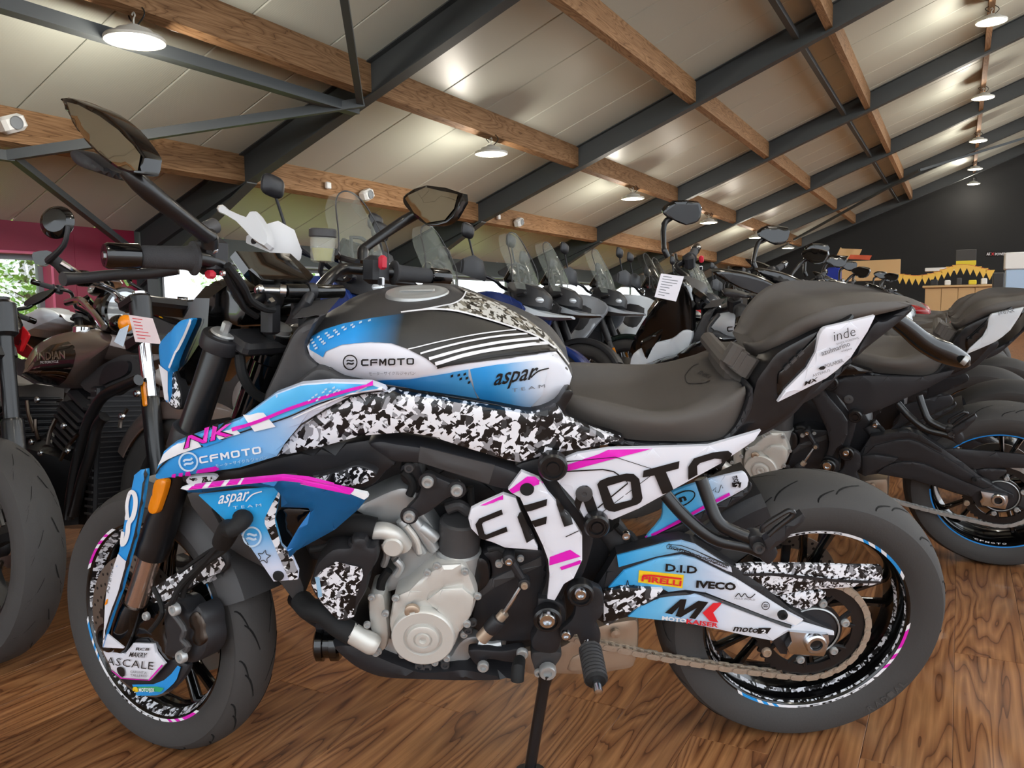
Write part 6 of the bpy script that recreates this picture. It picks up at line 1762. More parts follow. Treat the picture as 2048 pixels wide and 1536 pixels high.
def side_plate(name, pts, y, th, m, parent, both=True, r=.006, g_=.03):
    """moulded side piece given by its outline in the bike's own side view"""
    pl = [tuple(p) for p in crom([Vector(p) for p in pts], 3)]
    V, F, bnd, d_ = fill(pl, g_, (), ring=(r * .4, r))
    sf = y if callable(y) else (lambda x, z: y)
    o = relief(name, parent, V, F, bnd, d_, sf, th, m, r)
    if both:
        me = o.data; vs = [Vector((v.co.x, -v.co.y, v.co.z)) for v in me.vertices]; fs = [tuple(p.vertices)[::-1] for p in me.polygons]
        new(name, vs, fs, m, parent)
    return o
def simple_wheel(root, c, R, hw, front, wire, m_rim, spokes=5, disc_r=.15, ndisc=2, rimtape=None):
    c = Vector(c); s = R * .30
    half = [(R - s, hw * .72), (R - s * .8, hw * .95), (R - s * .45, hw), (R - s * .2, hw * .88), (R - s * .05, hw * .5), (R, 0)]
    q = MB(); q.lathe([(r, -y) for r, y in half] + [(r, y) for r, y in half[::-1][1:]], 56, c); ty = q.build('front_tyre' if front else 'rear_tyre', M_RUB, root)
    q = MB(); rr = R - s
    q.lathe([(rr - .018, 0), (rr - .016, -hw * .55), (rr - .004, -hw * .72), (rr + .006, -hw * .76), (rr + .008, -hw * .6), (rr + .008, hw * .6), (rr + .006, hw * .76), (rr - .004, hw * .72), (rr - .016, hw * .55), (rr - .018, 0)], 48, c); rim = q.build('front_rim' if front else 'rear_rim', m_rim, root)
    q = MB(); q.lathe([(.012, -.06), (.03, -.06), (.034, -.02), (.034, .02), (.03, .06), (.012, .06)], 18, c)
    q.build('hub', M_BLK, root)
    if wire:
        q = MB()
        for i in range(20):
            a = 2 * math.pi * i / 20; b = a + (.35 if i % 2 else -.35); sg = -1 if i % 4 < 2 else 1
            q.tube([c + Vector((.033 * math.cos(b), sg * .045, .033 * math.sin(b))), c + Vector(((rr - .012) * math.cos(a), sg * .008, (rr - .012) * math.sin(a)))], .0028, 5)
        q.build('wire_spokes', M_STEELB if wire == 1 else M_BLK2, root)
    else:
        for i in range(spokes):
            q = MB(); a = 2 * math.pi * i / spokes + .2; secs = []
            for r, da, wd in ((.03, 0, .03), (.6 * rr, .05, .022), (rr - .01, .1, .03)):
                e = Vector((math.cos(a + da), 0, math.sin(a + da))); t = Vector((-e.z, 0, e.x))
                secs.append([c + e * r + t * wd / 2 * x + Vector((0, .016 * y, 0)) for x, y in ((-1, -1), (1, -1), (1, 1), (-1, 1))])
            q.loft(secs); q.build('spoke', m_rim, root)
    for sg in ((-1, 1) if ndisc == 2 else (1,)):
        q = MB(); q.lathe([(disc_r * .72, -.003), (disc_r, -.003), (disc_r, .003), (disc_r * .72, .003), (disc_r * .72, -.003)], 40, c + Vector((0, sg * .07, 0)))
        q.lathe([(.03, 0), (disc_r * .45, 0)], 20, c + Vector((0, sg * .07, 0)))
        for i in range(6):
            a = 2 * math.pi * i / 6; e = Vector((math.cos(a), 0, math.sin(a))); q.tube([c + e * disc_r * .4 + Vector((0, sg * .07, 0)), c + e * disc_r * .75 + Vector((0, sg * .07, 0))], .008, 6)
        q.build('brake_disc', M_DISC, root)
    return ty, rim
def fork_pair(root, ax, top, y, r_out, r_in, m_low, m_up, split=.45, gaiter=False, up_low=True):
    for sg in (-1, 1):
        a = Vector((ax[0], sg * y, ax[2])); b = Vector((top[0], sg * y, top[2]))
        q = MB(); q.cyl(a, a.lerp(b, split), r_in, n=16); q.cyl(a + Vector((0, -.02, 0)), a + Vector((0, .02, 0)), .026, n=14); q.build('fork_tube', m_low, root)
        q = MB(); q.cyl(a.lerp(b, split * .97), b, r_out, n=16, bev=.002); q.build('fork_outer', m_up, root)
    q = MB(); p = Vector(top); q.box((top[0] + .03, 0, top[2] - .03), (.08, 2 * y + .06, .035), Matrix.Rotation(RAKE, 3, 'Y'), .008); q.box((top[0] - .03, 0, top[2] - .2), (.08, 2 * y + .06, .04), Matrix.Rotation(RAKE, 3, 'Y'), .008); q.build('fork_clamps', M_BLK, root)
def round_mirror(root, base, head, rx, rz, shape='oval', facing=1.0, m_glass=None):
    base = Vector(base); head = Vector(head)
    q = MB(); q.tube([base, base.lerp(head, .45) + Vector((.01, 0, .02)), head], .007, 8, 4); o = q.build('mirror_stem', M_BLK, root)
    n = 20; e = 1.0 if shape == 'oval' else .62
    pts = []
    for i in range(n):
        t = 2 * math.pi * i / n; cx, cz = math.cos(t), math.sin(t)
        cx = math.copysign(abs(cx) ** e, cx); cz = math.copysign(abs(cz) ** e, cz)
        pts.append((cx * rx, cz * rz))
    q = MB(); q.loft([[head + Vector((dx, y * k, z * k)) for y, z in pts] for dx, k in ((-.032, .35), (-.026, .7), (-.010, .97), (0, 1.0), (.004, .97))]); h = q.build('mirror_head', M_BLK, root)
    q = MB(); q.add([head + Vector((.0052, y * .9, z * .9)) for y, z in pts], [tuple(range(n))]); q.build('mirror_glass', m_glass or M_MIRR, h, None, False)
ADV_PAINT = ['beak', 'front_mudguard', 'fuel_tank', 'side_fairing']
def build_adv(label):
    r = thing('adventure_motorcycle', label, 'motorcycle', None, 'adventure motorcycles parked along the rear wall')
    FA = (-1.53, 0, .335); TOPF = (-1.20, 0, 1.02)
    simple_wheel(r, FA, .335, .052, True, 1, M_BLK, disc_r=.155)
    simple_wheel(r, (0, 0, .325), .325, .078, False, 2, M_BLK, disc_r=.13, ndisc=1)
    fork_pair(r, FA, TOPF, .105, .028, .023, M_BLK2, M_BLK, .42)
    for sg in (-1, 1):
        q = MB(); q.box((-1.50 + .035, sg * .135, .47), (.035, .012, .26), Matrix.Rotation(RAKE, 3, 'Y'), .005); q.build('fork_guard', M_BLK2, r)
        q = MB(); q.box((-1.50 + .035, sg * .1425, .53), (.022, .004, .06), Matrix.Rotation(RAKE, 3, 'Y'), .002); q.build('side_reflector', M_ORG, r)
        q = MB(); q.box((-1.425, sg * .10, .40), (.06, .05, .10), Matrix.Rotation(.4, 3, 'Y'), .012); q.build('brake_caliper', M_BLK2, r)
    mudguard(Vector(FA), .36, .068, deg(40), deg(150), M_DGREEN, 'front_mudguard', None, r, .04)
    # beak
    body('beak', [(-1.66, [(0, .86), (.03, .865), (.03, .875), (0, .88)]), (-1.5, [(0, .86), (.07, .865), (.07, .885), (0, .905)]), (-1.36, [(0, .86), (.11, .88), (.11, .93), (0, .95)]), (-1.24, [(0, .86), (.14, .89), (.13, .98), (0, 1.0)])], M_SILV, r)
    # headlamp unit
    body('headlamp_shell', [(-1.47, [(0, .93), (.05, .935), (.05, 1.0), (0, 1.01)]), (-1.42, [(0, .90), (.10, .93), (.09, 1.05), (0, 1.07)]), (-1.30, [(0, .90), (.13, .95), (.11, 1.09), (0, 1.11)]), (-1.20, [(0, .92), (.10, .97), (.09, 1.10), (0, 1.12)])], M_BLK, r)
    for sg in (-1, 1):
        q = MB(); q.ball((-1.425, sg * .055, .975), (.04, .042, .03), 14, 8); q.build('headlamp', M_LENS, r)
        q = MB(); q.tube([(-1.3, sg * .12, 1.0), (-1.38, sg * .17, 1.0), (-1.40, sg * .20, 1.0)], [.012, .014, .006], 8, 3); q.build('turn_signal', M_BLK, r)
    # windscreen: curved shell with thickness
    vs = []; fs = []
    nu, nv = 13, 9
    for lay in (0, 1):
        for j in range(nv):
            t = j / (nv - 1); z = 1.04 + .42 * t; xx = -1.40 + .20 * t + .03 * t * t
            hw = (.155 + .02 * math.sin(t * 3.1)) * (1 - .52 * max(0, t - .55) / .45 * max(0, t - .55) / .45)
            for i in range(nu):
                k = -1 + 2 * i / (nu - 1); vs.append((xx + .09 * k * k + lay * .004, hw * k, z - .03 * abs(k) ** 3 * t))
    for j in range(nv - 1):
        for i in range(nu - 1):
            a = j * nu + i; fs.append((a, a + 1, a + nu + 1, a + nu)); b = a + nu * nv; fs.append((b, b + nu, b + nu + 1, b + 1))
    loop = [i for i in range(nu)] + [j * nu + nu - 1 for j in range(1, nv)] + [(nv - 1) * nu + i for i in range(nu - 2, -1, -1)] + [j * nu for j in range(nv - 2, 0, -1)]
    for a, b in zip(loop, loop[1:] + loop[:1]): fs.append((b, a, a + nu * nv, b + nu * nv))
    ws_ = new('windscreen', vs, fs, M_CLEARS, r)
    q = MB(); q.tube([(-1.36 + .09, -.16, 1.08), (-1.26, -.175, 1.22), (-1.18, -.13, 1.38), (-1.15, -.05, 1.455), (-1.15, .05, 1.455), (-1.18, .13, 1.38), (-1.26, .175, 1.22), (-1.36 + .09, .16, 1.08)], .004, 6, 4); q.build('screen_edge', M_BLK2, ws_)
    q = MB(); q.tube([(-1.28, -.07, 1.08), (-1.24, -.07, 1.22), (-1.24, .07, 1.22), (-1.28, .07, 1.08)], .009, 8, 2); q.build('screen_bracket', M_BLK, r)
    q = MB(); q.box((-1.19, 0, 1.16), (.03, .19, .12), Matrix.Rotation(-.5, 3, 'Y'), .008); q.build('dash_display', M_SCREEN, r)
    # bar, grips, hand guards, mirrors
    q = MB(); q.tube([(-.98, -.43, 1.13), (-1.02, -.28, 1.14), (-1.10, -.12, 1.11), (-1.12, -.05, 1.08), (-1.12, .05, 1.08), (-1.10, .12, 1.11), (-1.02, .28, 1.14), (-.98, .43, 1.13)], .012, 10, 4); q.build('handlebar', M_SATIN, r)
    for sg in (-1, 1):
        q = MB(); q.tube([(-1.02, sg * .29, 1.14), (-1.018, sg * .295, 1.14), (-.98, sg * .42, 1.13), (-.979, sg * .425, 1.13)], [.024, .017, .017, .012], 14); q.build('grip', M_GRIP, r)
        q = MB(); q.box((-1.035, sg * .25, 1.14), (.045, .06, .06), None, .012); q.build('switch_housing', M_BLK, r)
        secs = []
        for (x, y, z, h, tk) in ((-1.00, .455, 1.12, .02, .010), (-1.06, .445, 1.13, .05, .012), (-1.10, .39, 1.14, .075, .014), (-1.12, .31, 1.13, .065, .014), (-1.11, .25, 1.10, .03, .010)):
            secs.append([Vector((x + dx * tk, sg * (y + dx * tk * .3), z + dz * h)) for dx, dz in ((-1, -.6), (-1, .6), (-.3, 1), (.6, .7), (.6, -.7), (-.3, -1))])
        q = MB(); q.loft(secs if sg > 0 else secs[::-1]); q.build('hand_guard', M_BLK, r)
        q = MB(); q.tube([(-1.07, sg * .22, 1.13), (-1.10, sg * .3, 1.12), (-1.06, sg * .41, 1.11)], .007, 8, 3); q.build('lever', M_BLK2, r)
        round_mirror(r, (-1.04, sg * .25, 1.16), (-1.02, sg * .37, 1.385), .065, .05, 'square')
    # tank, seat, fairing, engine, frame
    body('fuel_tank', [(-1.22, [(0, .80), (.10, .82), (.12, .95), (0, .99)]), (-1.08, [(0, .78), (.17, .82), (.17, .97), (0, 1.05)]), (-.9, [(0, .78), (.19, .82), (.18, .96), (0, 1.06)]), (-.72, [(0, .78), (.15, .82), (.14, .90), (0, .99)]), (-.60, [(0, .78), (.10, .81), (.10, .85), (0, .89)])], M_DGREEN, r)
    side_plate('side_fairing', [(-1.40, .90), (-1.22, 1.00), (-.98, .98), (-.92, .84), (-1.02, .66), (-1.12, .56), (-1.22, .62), (-1.30, .74)], lambda x, z: -.20 - .05 * math.exp(-((x + 1.12) / .15) ** 2), .03, M_SILV, r)
    side_plate('side_fairing_inlay', [(-1.26, .88), (-1.05, .92), (-1.0, .84), (-1.08, .72), (-1.2, .70)], lambda x, z: -.205 - .05 * math.exp(-((x + 1.12) / .15) ** 2), .01, M_BLK, r)
    body('seat', [(-.66, [(0, .78), (.09, .79), (.08, .85), (0, .87)]), (-.45, [(0, .77), (.14, .78), (.14, .84), (0, .855)]), (-.25, [(0, .79), (.15, .80), (.14, .87), (0, .88)]), (-.15, [(0, .82), (.14, .83), (.13, .92), (0, .935)]), (.08, [(0, .85), (.13, .86), (.12, .94), (0, .95)]), (.22, [(0, .88), (.10, .89), (.09, .93), (0, .94)])], M_SEAT, r)
    q = MB(); q.tube([(-.12, -.15, .88), (.1, -.16, .90), (.32, -.12, .93), (.34, 0, .935), (.32, .12, .93), (.1, .16, .90), (-.12, .15, .88)], .012, 8, 4); q.box((.22, 0, .955), (.24, .2, .012), None, .004); q.build('luggage_rack', M_BLK, r)
    side_plate('tail_panel', [(-.5, .76), (-.2, .78), (.2, .88), (.3, .90), (.24, .84), (0, .74), (-.3, .68)], -.13, .05, M_BLK2, r)
    q = MB(); q.box((.33, 0, .88), (.03, .16, .04), None, .008); q.build('tail_lamp', M_TAILR, r)
    q = MB(); q.box((.30, 0, .70), (.02, .05, .26), Matrix.Rotation(.5, 3, 'Y'), .004); q.box((.37, 0, .58), (.008, .2, .14), Matrix.Rotation(.4, 3, 'Y')); q.build('plate_holder', M_BLK, r)
    body('engine', [(-1.06, [(0, .38), (.13, .40), (.15, .66), (0, .74)]), (-.9, [(0, .30), (.19, .33), (.19, .60), (0, .78)]), (-.7, [(0, .30), (.20, .34), (.19, .56), (0, .72)]), (-.52, [(0, .34), (.15, .38), (.14, .54), (0, .66)])], M_BLK2, r)
    for sg in (-1, 1):
        q = MB(); q.lathe([(.10, .01), (.10, -.02), (.085, -.03), (.05, -.03), (.045, -.036), (0, -.036)], 28, (-.82, -.185, .44))
        if sg > 0: q.v = [Vector((v.x, -v.y, v.z)) for v in q.v]; q.f = [f[::-1] for f in q.f]
        q.build('engine_cover', M_ALU2, r)
        q = MB(); q.tube([(-1.18, sg * .16, .86), (-1.20, sg * .20, .62), (-1.12, sg * .2, .40), (-.95, sg * .2, .30), (-.8, sg * .19, .30)], .013, 8, 4); q.build('crash_bar', M_BLK, r)
        q = MB(); q.tube([(-1.12, sg * .09, .90), (-.9, sg * .15, .76), (-.6, sg * .15, .68), (-.5, sg * .13, .50)], .02, 8, 4); q.build('frame_tube', M_BLK, r)
        q = MB(); q.cyl((-.56, sg * .17, .38), (-.56, sg * .29, .39), .014, n=10); q.build('foot_peg', M_BLK2, r)
    q = MB(); q.box((-1.14, 0, .62), (.05, .30, .26), Matrix.Rotation(-.25, 3, 'Y'), .01); q.build('radiator', M_BLK, r)
    q = MB()
    for sg in (-1, 1): q.tube([(-.52, sg * .09, .48), (-.2, sg * .11, .42), (0, sg * .11, .325)], [.035, .03, .024], 10, 3)
    q.build('swingarm', M_BLK, r)
    q = MB(); q.tube([(-.75, .12, .30), (-.45, .16, .40), (-.25, .19, .48), (-.2, .2, .52), (.22, .22, .66), (.24, .22, .67)], [.025, .025, .03, .055, .058, .03], 16, 3); q.build('exhaust', M_ALU2, r)
    mudguard(Vector((0, 0, .325)), .35, .09, deg(60), deg(150), M_BLK, 'rear_mudguard', None, r, .03)
    q = MB(); q.tube([(-.6, -.12, .32), (-.60, -.2, .16), (-.62, -.29, .07)], .012, 8); q.build('side_stand', M_BLK, r)
    return r
adv0 = None
def adv(u, w, label, cols=None, lean=.2, yaw=0.0, group=None, drop=(), sc=1.06):
    global adv0
    if adv0 is None: adv0 = build_adv(label); o = adv0
    else: o = copy_tree(adv0)
    o['label'] = label
    if group: o['group'] = group
    o.matrix_world = bike_m(u, w - 1.53 * sc, +1, lean, .325, yaw) @ Matrix.Scale(sc, 4)
    if cols:
        for c in o.children:
            b = base_name(c)
            if b in cols: recolour(c, cols[b])
    if drop and o is not adv0:
        for c in list(o.children):
            if base_name(c) in drop:
                for ch in list(c.children): bpy.data.objects.remove(ch)
                bpy.data.objects.remove(c)
    return o
WB = -2.55
def paint(p, beak=None, mud=None): return {'beak': beak or p, 'front_mudguard': mud or p, 'fuel_tank': p, 'side_fairing': p}
advs = [
    (6.88, paint(M_SILV, M_SILV, M_DGREEN), 'dark green and silver adventure motorcycle whose spoked front wheel shows above the rider seat'),
    (3.2, {'hand_guard': M_TRANSL, **paint(M_NAVY)}, 'blue adventure motorcycle with tall clear screen and pale hand guards behind the fluid reservoir'),
    (4.12, paint(M_BLK), 'black adventure motorcycle with screen behind the right-hand grip'),
    (4.98, paint(M_NAVY, M_PEARL), 'blue and white adventure motorcycle with large clear screen right of the grip'),
    (5.85, paint(M_BLK, M_SILV), 'black and silver adventure motorcycle with tall narrow clear screen in the row'),
    (7.78, paint(M_PEARL), 'white adventure motorcycle with smoked screen, next beyond the dark green one'),
    (8.6, paint(M_SILV), 'silver adventure motorcycle in the far part of the row, beyond the white one'),
    (9.45, paint(M_BRED), 'red adventure motorcycle in the far part of the row under the wooden purlin'),
    (10.3, paint(M_BLK), 'black adventure motorcycle in the far part of the row, beyond the red one'),
    (11.2, paint(M_DGREEN), 'dark green adventure motorcycle far along the rear row'),
    (12.1, paint(M_SILV, M_BLK), 'silver adventure motorcycle with black beak far along the rear row'),
    (13.1, paint(M_PEARL), 'white adventure motorcycle near the far end of the rear row'),
    (14.2, paint(M_BRED, M_BLK), 'red and black adventure motorcycle near the far end of the rear row'),
]
for i, (u, cols, lb) in enumerate(advs):
    o = adv(u, WB + (.09 if i % 2 else -.09), lb, cols, .2, random.uniform(-.05, .05), sc=1.12 if i == 1 else 1.06)
    if i == 1: adv_b = o
    if i in (5, 6, 9, 11):
        for c in o.children:
            if base_name(c) == 'windscreen': recolour(c, M_SMOKE)

# --- more naked machines of the near row, tails to the right
KEEP_FAR = {'rear_tyre', 'rear_rim', 'front_tyre', 'front_rim', 'fuel_tank', 'rider_seat', 'pillion_seat', 'tail_side_panel', 'tail_white_panel', 'side_cover', 'frame_spar', 'swingarm', 'swingarm_middle_cover', 'swingarm_lower_cover',
            'mirror', 'handlebar', 'grip', 'bar_end_weight', 'dash_display', 'headlight_shell', 'headlight_side_cover', 'fork_tube', 'fork_outer', 'top_clamp', 'front_shroud', 'side_panel', 'engine_core', 'alternator_cover',
            'frame_beam', 'front_mudguard', 'seat_base', 'tail_underside', 'plate_carrier', 'exhaust_box', 'belly_pan', 'airbox_cover', 'hub', 'rear_hugger', 'side_stand', 'switch_housing', 'filler_cap', 'cylinder_block', 'sprocket_cover', 'subframe', 'radiator'}
nks = [(4.35, {'tail_white_panel': M_SILV}, 'black naked motorcycle with grey tail panel, second in the near row', .3),
       (5.25, {'tail_white_panel': M_BRED, 'tail_side_panel': M_BRED, 'fuel_tank': M_DRED}, 'dark red naked motorcycle in the near row behind the pillion seat', -.2),
       (6.1, {'fuel_tank': M_PEARL, 'tail_white_panel': M_BLK}, 'white tanked naked motorcycle in the near row', .4),
       (7.0, {'fuel_tank': M_GLOSS, 'tail_white_panel': M_SILV}, 'gloss black naked motorcycle in the middle of the near row', .1),
       (7.9, {'fuel_tank': M_BRED, 'tail_white_panel': M_BRED}, 'bright red naked motorcycle in the middle of the near row', -.3),
       (8.8, {'fuel_tank': M_SILV, 'tail_white_panel': M_BLK}, 'silver naked motorcycle in the middle of the near row', .4),
       (9.7, {'fuel_tank': M_BLK, 'tail_white_panel': M_PEARL}, 'black naked motorcycle with white tail panel farther along the near row', .2),
       (10.7, {'fuel_tank': M_DRED, 'tail_white_panel': M_BLK}, 'deep red naked motorcycle farther along the near row', -.1),
       (11.7, {'fuel_tank': M_NAVY, 'tail_white_panel': M_SILV}, 'navy naked motorcycle farther along the near row', .3),
       (12.8, {'fuel_tank': M_BLK2, 'tail_white_panel': M_BLK}, 'charcoal naked motorcycle near the counter end of the near row', .2),
       (14.0, {'fuel_tank': M_PEARL, 'tail_white_panel': M_BRED}, 'white and red naked motorcycle near the counter end of the near row', .3)]
for u, cols, lb, st_ in nks:
    nk_copy(bike_m(u, .16 + random.uniform(-.08, .08), -1, .235, .315, random.uniform(-.05, .05)), lb, 'naked motorcycles in the row behind the blue one', st_, False, KEEP_FAR, cols)

# ------------------------------------------------------------------ bronze cruiser left of the blue machine (own space as above; its +y side faces the camera)
MC = bike_m(1.86, -2.35 - 1.56, +1, .10, .32)
CK = Frame(MC)
cru = thing('cruiser_motorcycle', 'bronze cruiser motorcycle with black tank flash and tall radiator, beside the blue machine\'s headlight', 'motorcycle', MC, 'cruisers at the near end of the rear row')
def cat_(s, y): p = P1(s); return CK.at(p[0], p[1], y)
CFA = (-1.56, 0, .32)
simple_wheel(cru, CFA, .32, .062, True, 0, M_SATIN, disc_r=.15)
simple_wheel(cru, (0, 0, .32), .32, .075, False, 0, M_SATIN, disc_r=.15, ndisc=1)
for c in list(cru.children):
    if base_name(c) == 'front_tyre': sipes(c, .32, .062, Vector(CFA), 16, seed=9).data.materials[0] = M_TYREGROOVE
ct0 = cat_('M 1430 60', .11); ftop = Vector((ct0.x, 0, ct0.z))
ax_ = Vector(CFA); dirf = (ftop - ax_).normalized()
for sg in (-1, 1):
    a = Vector((CFA[0], sg * .11, CFA[2])); d_ = Vector((dirf.x, 0, dirf.z))
    q = MB(); q.cyl(a + d_ * .36, a + d_ * .74, .0225, n=18); q.build('fork_tube', M_CHROME, cru)
    q = MB(); q.tube([a - d_ * .03, a, a + d_ * .1, a + d_ * .36, a + d_ * .37], [.022, .03, .031, .031, .027], 18); q.build('fork_slider', M_SATIN, cru)
    q = MB(); q.tube([a + d_ * .62, a + d_ * .63, a + d_ * .72, a + d_ * .73], [.028, .038, .038, .028], 18); q.build('fork_shroud', M_SATIN, cru)
    q = MB(); p = a + d_ * .45 + Vector((-.01, sg * .03, 0)); q.box(p - d_ * .07, (.022, .01, .085), Matrix.Rotation(math.atan2(d_.x, d_.z), 3, 'Y'), .006); q.build('side_reflector', M_ORG, cru)
    p = a + d_ * .62 + Vector((-.02, sg * .05, 0)); q = MB(); q.tube([p - Vector((0, sg * .03, 0)), p + Vector((0, sg * .02, 0))], .009, 8); q.ball(p + Vector((.0, sg * .05, 0)), (.045, .03, .03), 14, 8); o = q.build('turn_signal', M_GLOSS, cru)
    q = MB(); q.ball(p + Vector((-.030, sg * .05, 0)), (.024, .026, .030), 14, 8); q.build('signal_lens', M_ORG, o)
q = MB(); q.box(ax_ + dirf * .70 + Vector((.03, 0, 0)), (.09, .30, .04), Matrix.Rotation(.4, 3, 'Y'), .01); q.box(ax_ + dirf * .56 + Vector((.03, 0, 0)), (.09, .28, .05), Matrix.Rotation(.4, 3, 'Y'), .01); q.build('fork_clamps', M_SATIN, cru)
mudguard(Vector(CFA), .352, .080, deg(28), deg(140), M_TAUPE, 'front_mudguard', None, cru, .06)
mudguard(Vector((0, 0, .32)), .36, .10, deg(25), deg(150), M_TAUPE, 'rear_mudguard', None, cru, .07)
ctank = guide_loft('fuel_tank', cru, CK, [
    (.10, T('A 125 1085 230 1130 340 1150 430 1160 490 1110 560 1055 610 990')),
    (.16, T('A 130 1075 220 1060 330 1050 430 1040 500 1010 570 960 640 910')),
    (.15, T('A 135 1065 215 1000 320 950 430 930 500 920 580 900 650 885')),
    (.09, T('A 145 1045 215 945 310 890 425 860 505 850 585 848 656 860')),
    (0.0, T('A 170 1000 230 910 320 855 430 825 520 812 600 815 660 835'))], 26, M_TAUPE)
decal(ctank, CK, T('A 142 1070 170 1030 215 965 300 908 400 888 436 915 445 960 430 1030 385 1110 345 1142 232 1122'), M_GLOSS, lift=.0015, g=8)
text(ctank, CK, 'INDIAN', P1('A 222 1000'), P1('A 385 988'), 16, M_STEELB, bold=.03, lift=.003)
text(ctank, CK, 'MOTORCYCLE', P1('A 240 1018'), P1('A 345 1012'), 5, M_WPRINT, lift=.003)
stroke(ctank, CK, T('A 250 1060 330 1058 400 1068'), 1.2, M_TAUPE); stroke(ctank, CK, T('A 245 1080 320 1080 385 1092'), 1.2, M_TAUPE)
q = MB(); cc_ = cat_('A 510 815', 0); q.lathe([(0, .016), (.04, .014), (.05, .006), (.05, -.02)], 26, cc_, ax='z'); q.build('filler_cap', M_CHROME, cru)
body('seat', [(-.62, [(0, .60), (.12, .61), (.12, .68), (0, .70)]), (-.40, [(0, .58), (.17, .60), (.17, .67), (0, .68)]), (-.18, [(0, .60), (.17, .64), (.15, .74), (0, .76)]), (-.10, [(0, .64), (.12, .68), (.10, .76), (0, .78)])], M_SEAT, cru)
npl = panel('neck_cover', cru, CK, T('A 470 1140 560 1050 640 1000 735 962 800 1000 820 1090 700 1150 590 1210'), .10, -.06, M_BLK2, r=0, g=.03)
panel('neck_vent', cru, CK, T('A 600 1050 650 1010 735 1000 750 1040 730 1080 640 1120 580 1140'), .115, -.02, M_BLK, r=0, g=.03)
# engine: two finned cylinders on a dark case
body('crankcase', [(-1.12, [(0, .18), (.12, .20), (.12, .42), (0, .46)]), (-.9, [(0, .14), (.17, .17), (.17, .46), (0, .50)]), (-.65, [(0, .14), (.18, .17), (.17, .46), (0, .50)]), (-.42, [(0, .20), (.13, .22), (.12, .42), (0, .46)])], M_SATIN, cru)
for x, ang in ((-.93, -.5), (-.66, .5)):
    q = MB(); R = Matrix.Rotation(ang, 3, 'Y'); c0 = Vector((x, 0, .44))
    for k in range(7): q.box(c0 + R @ Vector((0, 0, .02 + k * .028)), (.17 - .004 * k, .22, .016), R, .006)
    q.box(c0 + R @ Vector((0, 0, .1)), (.13, .18, .22), R, .01); q.box(c0 + R @ Vector((0, 0, .24)), (.15, .2, .05), R, .02); q.build('cylinder', M_BLK, cru)
q = MB(); q.lathe([(.11, .0), (.11, .02), (.09, .035), (.05, .035), (.045, .04), (0, .04)], 30, (-.80, .165, .33)); q.f = [f[::-1] for f in q.f]; q.build('clutch_cover', M_BLK2, cru)
for s in ('M 260 200 330 500', 'M 340 380 375 580', 'M 750 520 580 770', 'M 1220 280 1150 460', 'M 540 370 460 620'):
    a, b = T(s); q = MB(); q.tube([CK.at(*a, .19), CK.at(*a, .19).lerp(CK.at(*b, .2), .5) + Vector((.01, 0, 0)), CK.at(*b, .2)], .007, 6, 3); q.build('pushrod_pipe', M_DSTEEL, cru)
for s in ('M 370 190', 'M 225 400', 'M 620 440', 'M 315 595', 'M 400 700', 'M 1325 130', 'M 1180 350', 'M 660 680'):
    bolt(cru, cat_(s, .195), .012, M_STEELB, ax=(0, 1, 0))
for s in ('M 1330 0 1180 60 1000 150 900 290 840 420 760 700 700 1000 655 1330', 'M 1000 350 930 450 870 700 790 950 700 1300'):
    q = MB(); q.tube([CK.at(*p, .17 if i_ == 0 else .15) for i_, p in [(0, p) for p in T(s)]], .019, 12, 3); q.build('frame_tube', M_SATIN, cru)
rad = MB(); ra, rb = cat_('M 1160 640', .13), cat_('M 760 1330', .13)
xr = -1.20
rad.box((xr, 0, .46), (.05, .26, .50), None, .008); rd = rad.build('radiator', M_BLK, cru)
q = MB()
for k in range(26): q.box((xr - .027, 0, .23 + k * .0185), (.006, .235, .004))
q.build('radiator_fins', M_BLK2, rd)
q = MB()
for k in range(18): q.box((xr + .005, .133, .25 + k * .026), (.04, .006, .008))
q.build('radiator_louvres', M_BLK2, rd)
q = MB(); q.tube([(-.95, .16, .30), (-.8, .2, .2), (-.5, .22, .17), (.1, .22, .18), (.3, .22, .2)], [.022, .024, .028, .045, .04], 12, 3); q.build('exhaust', M_SATIN, cru)
q = MB()
for sg in (-1, 1): q.tube([(-.45, sg * .12, .40), (-.2, sg * .13, .36), (0, sg * .13, .32)], .025, 10, 2); q.tube([(-.15, sg * .14, .62), (0, sg * .14, .33)], .03, 12)
q.build('swingarm', M_BLK, cru)
q = MB(); q.cyl((-1.0, .14, .24), (-1.0, .3, .25), .02, n=12); q.build('foot_peg', M_RUBBER, cru)
q = MB(); q.tube([(-.9, -.12, .2), (-.92, -.22, .10), (-.93, -.26, .03)], .012, 8); q.build('side_stand', M_SATIN, cru)
# headlamp, instruments, bars
hc = cat_('L 1130 880', .03); hc = Vector((hc.x, 0, hc.z))
q = MB(); q.lathe([(0, .13), (.05, .12), (.085, .07), (.095, .0), (.09, -.01), (.08, -.012)], 28, hc, ax='x'); hd = q.build('headlamp', M_GLOSS, cru)
q = MB(); q.lathe([(.085, -.006), (.05, -.016), (0, -.02)], 24, hc, ax='x'); q.f = [f[::-1] for f in q.f]; q.build('headlamp_lens', M_LENS, hd)
barp = [cat_('L 460 380', .44), cat_('L 690 510', .36), cat_('L 850 570', .30), cat_('L 930 640', .20)]
ctr = cat_('L 1000 700', .05)
right = [cat_('A 300 400', .45), cat_('A 440 500', .38), cat_('A 560 545', .30), cat_('A 660 590', .18), cat_('A 720 640', .07)]
left = [Vector((p.x, -p.y, p.z)) for p in right[::-1]]
q = MB(); q.tube(right + left, .012, 12, 4); q.build('handlebar', M_CHROME, cru)
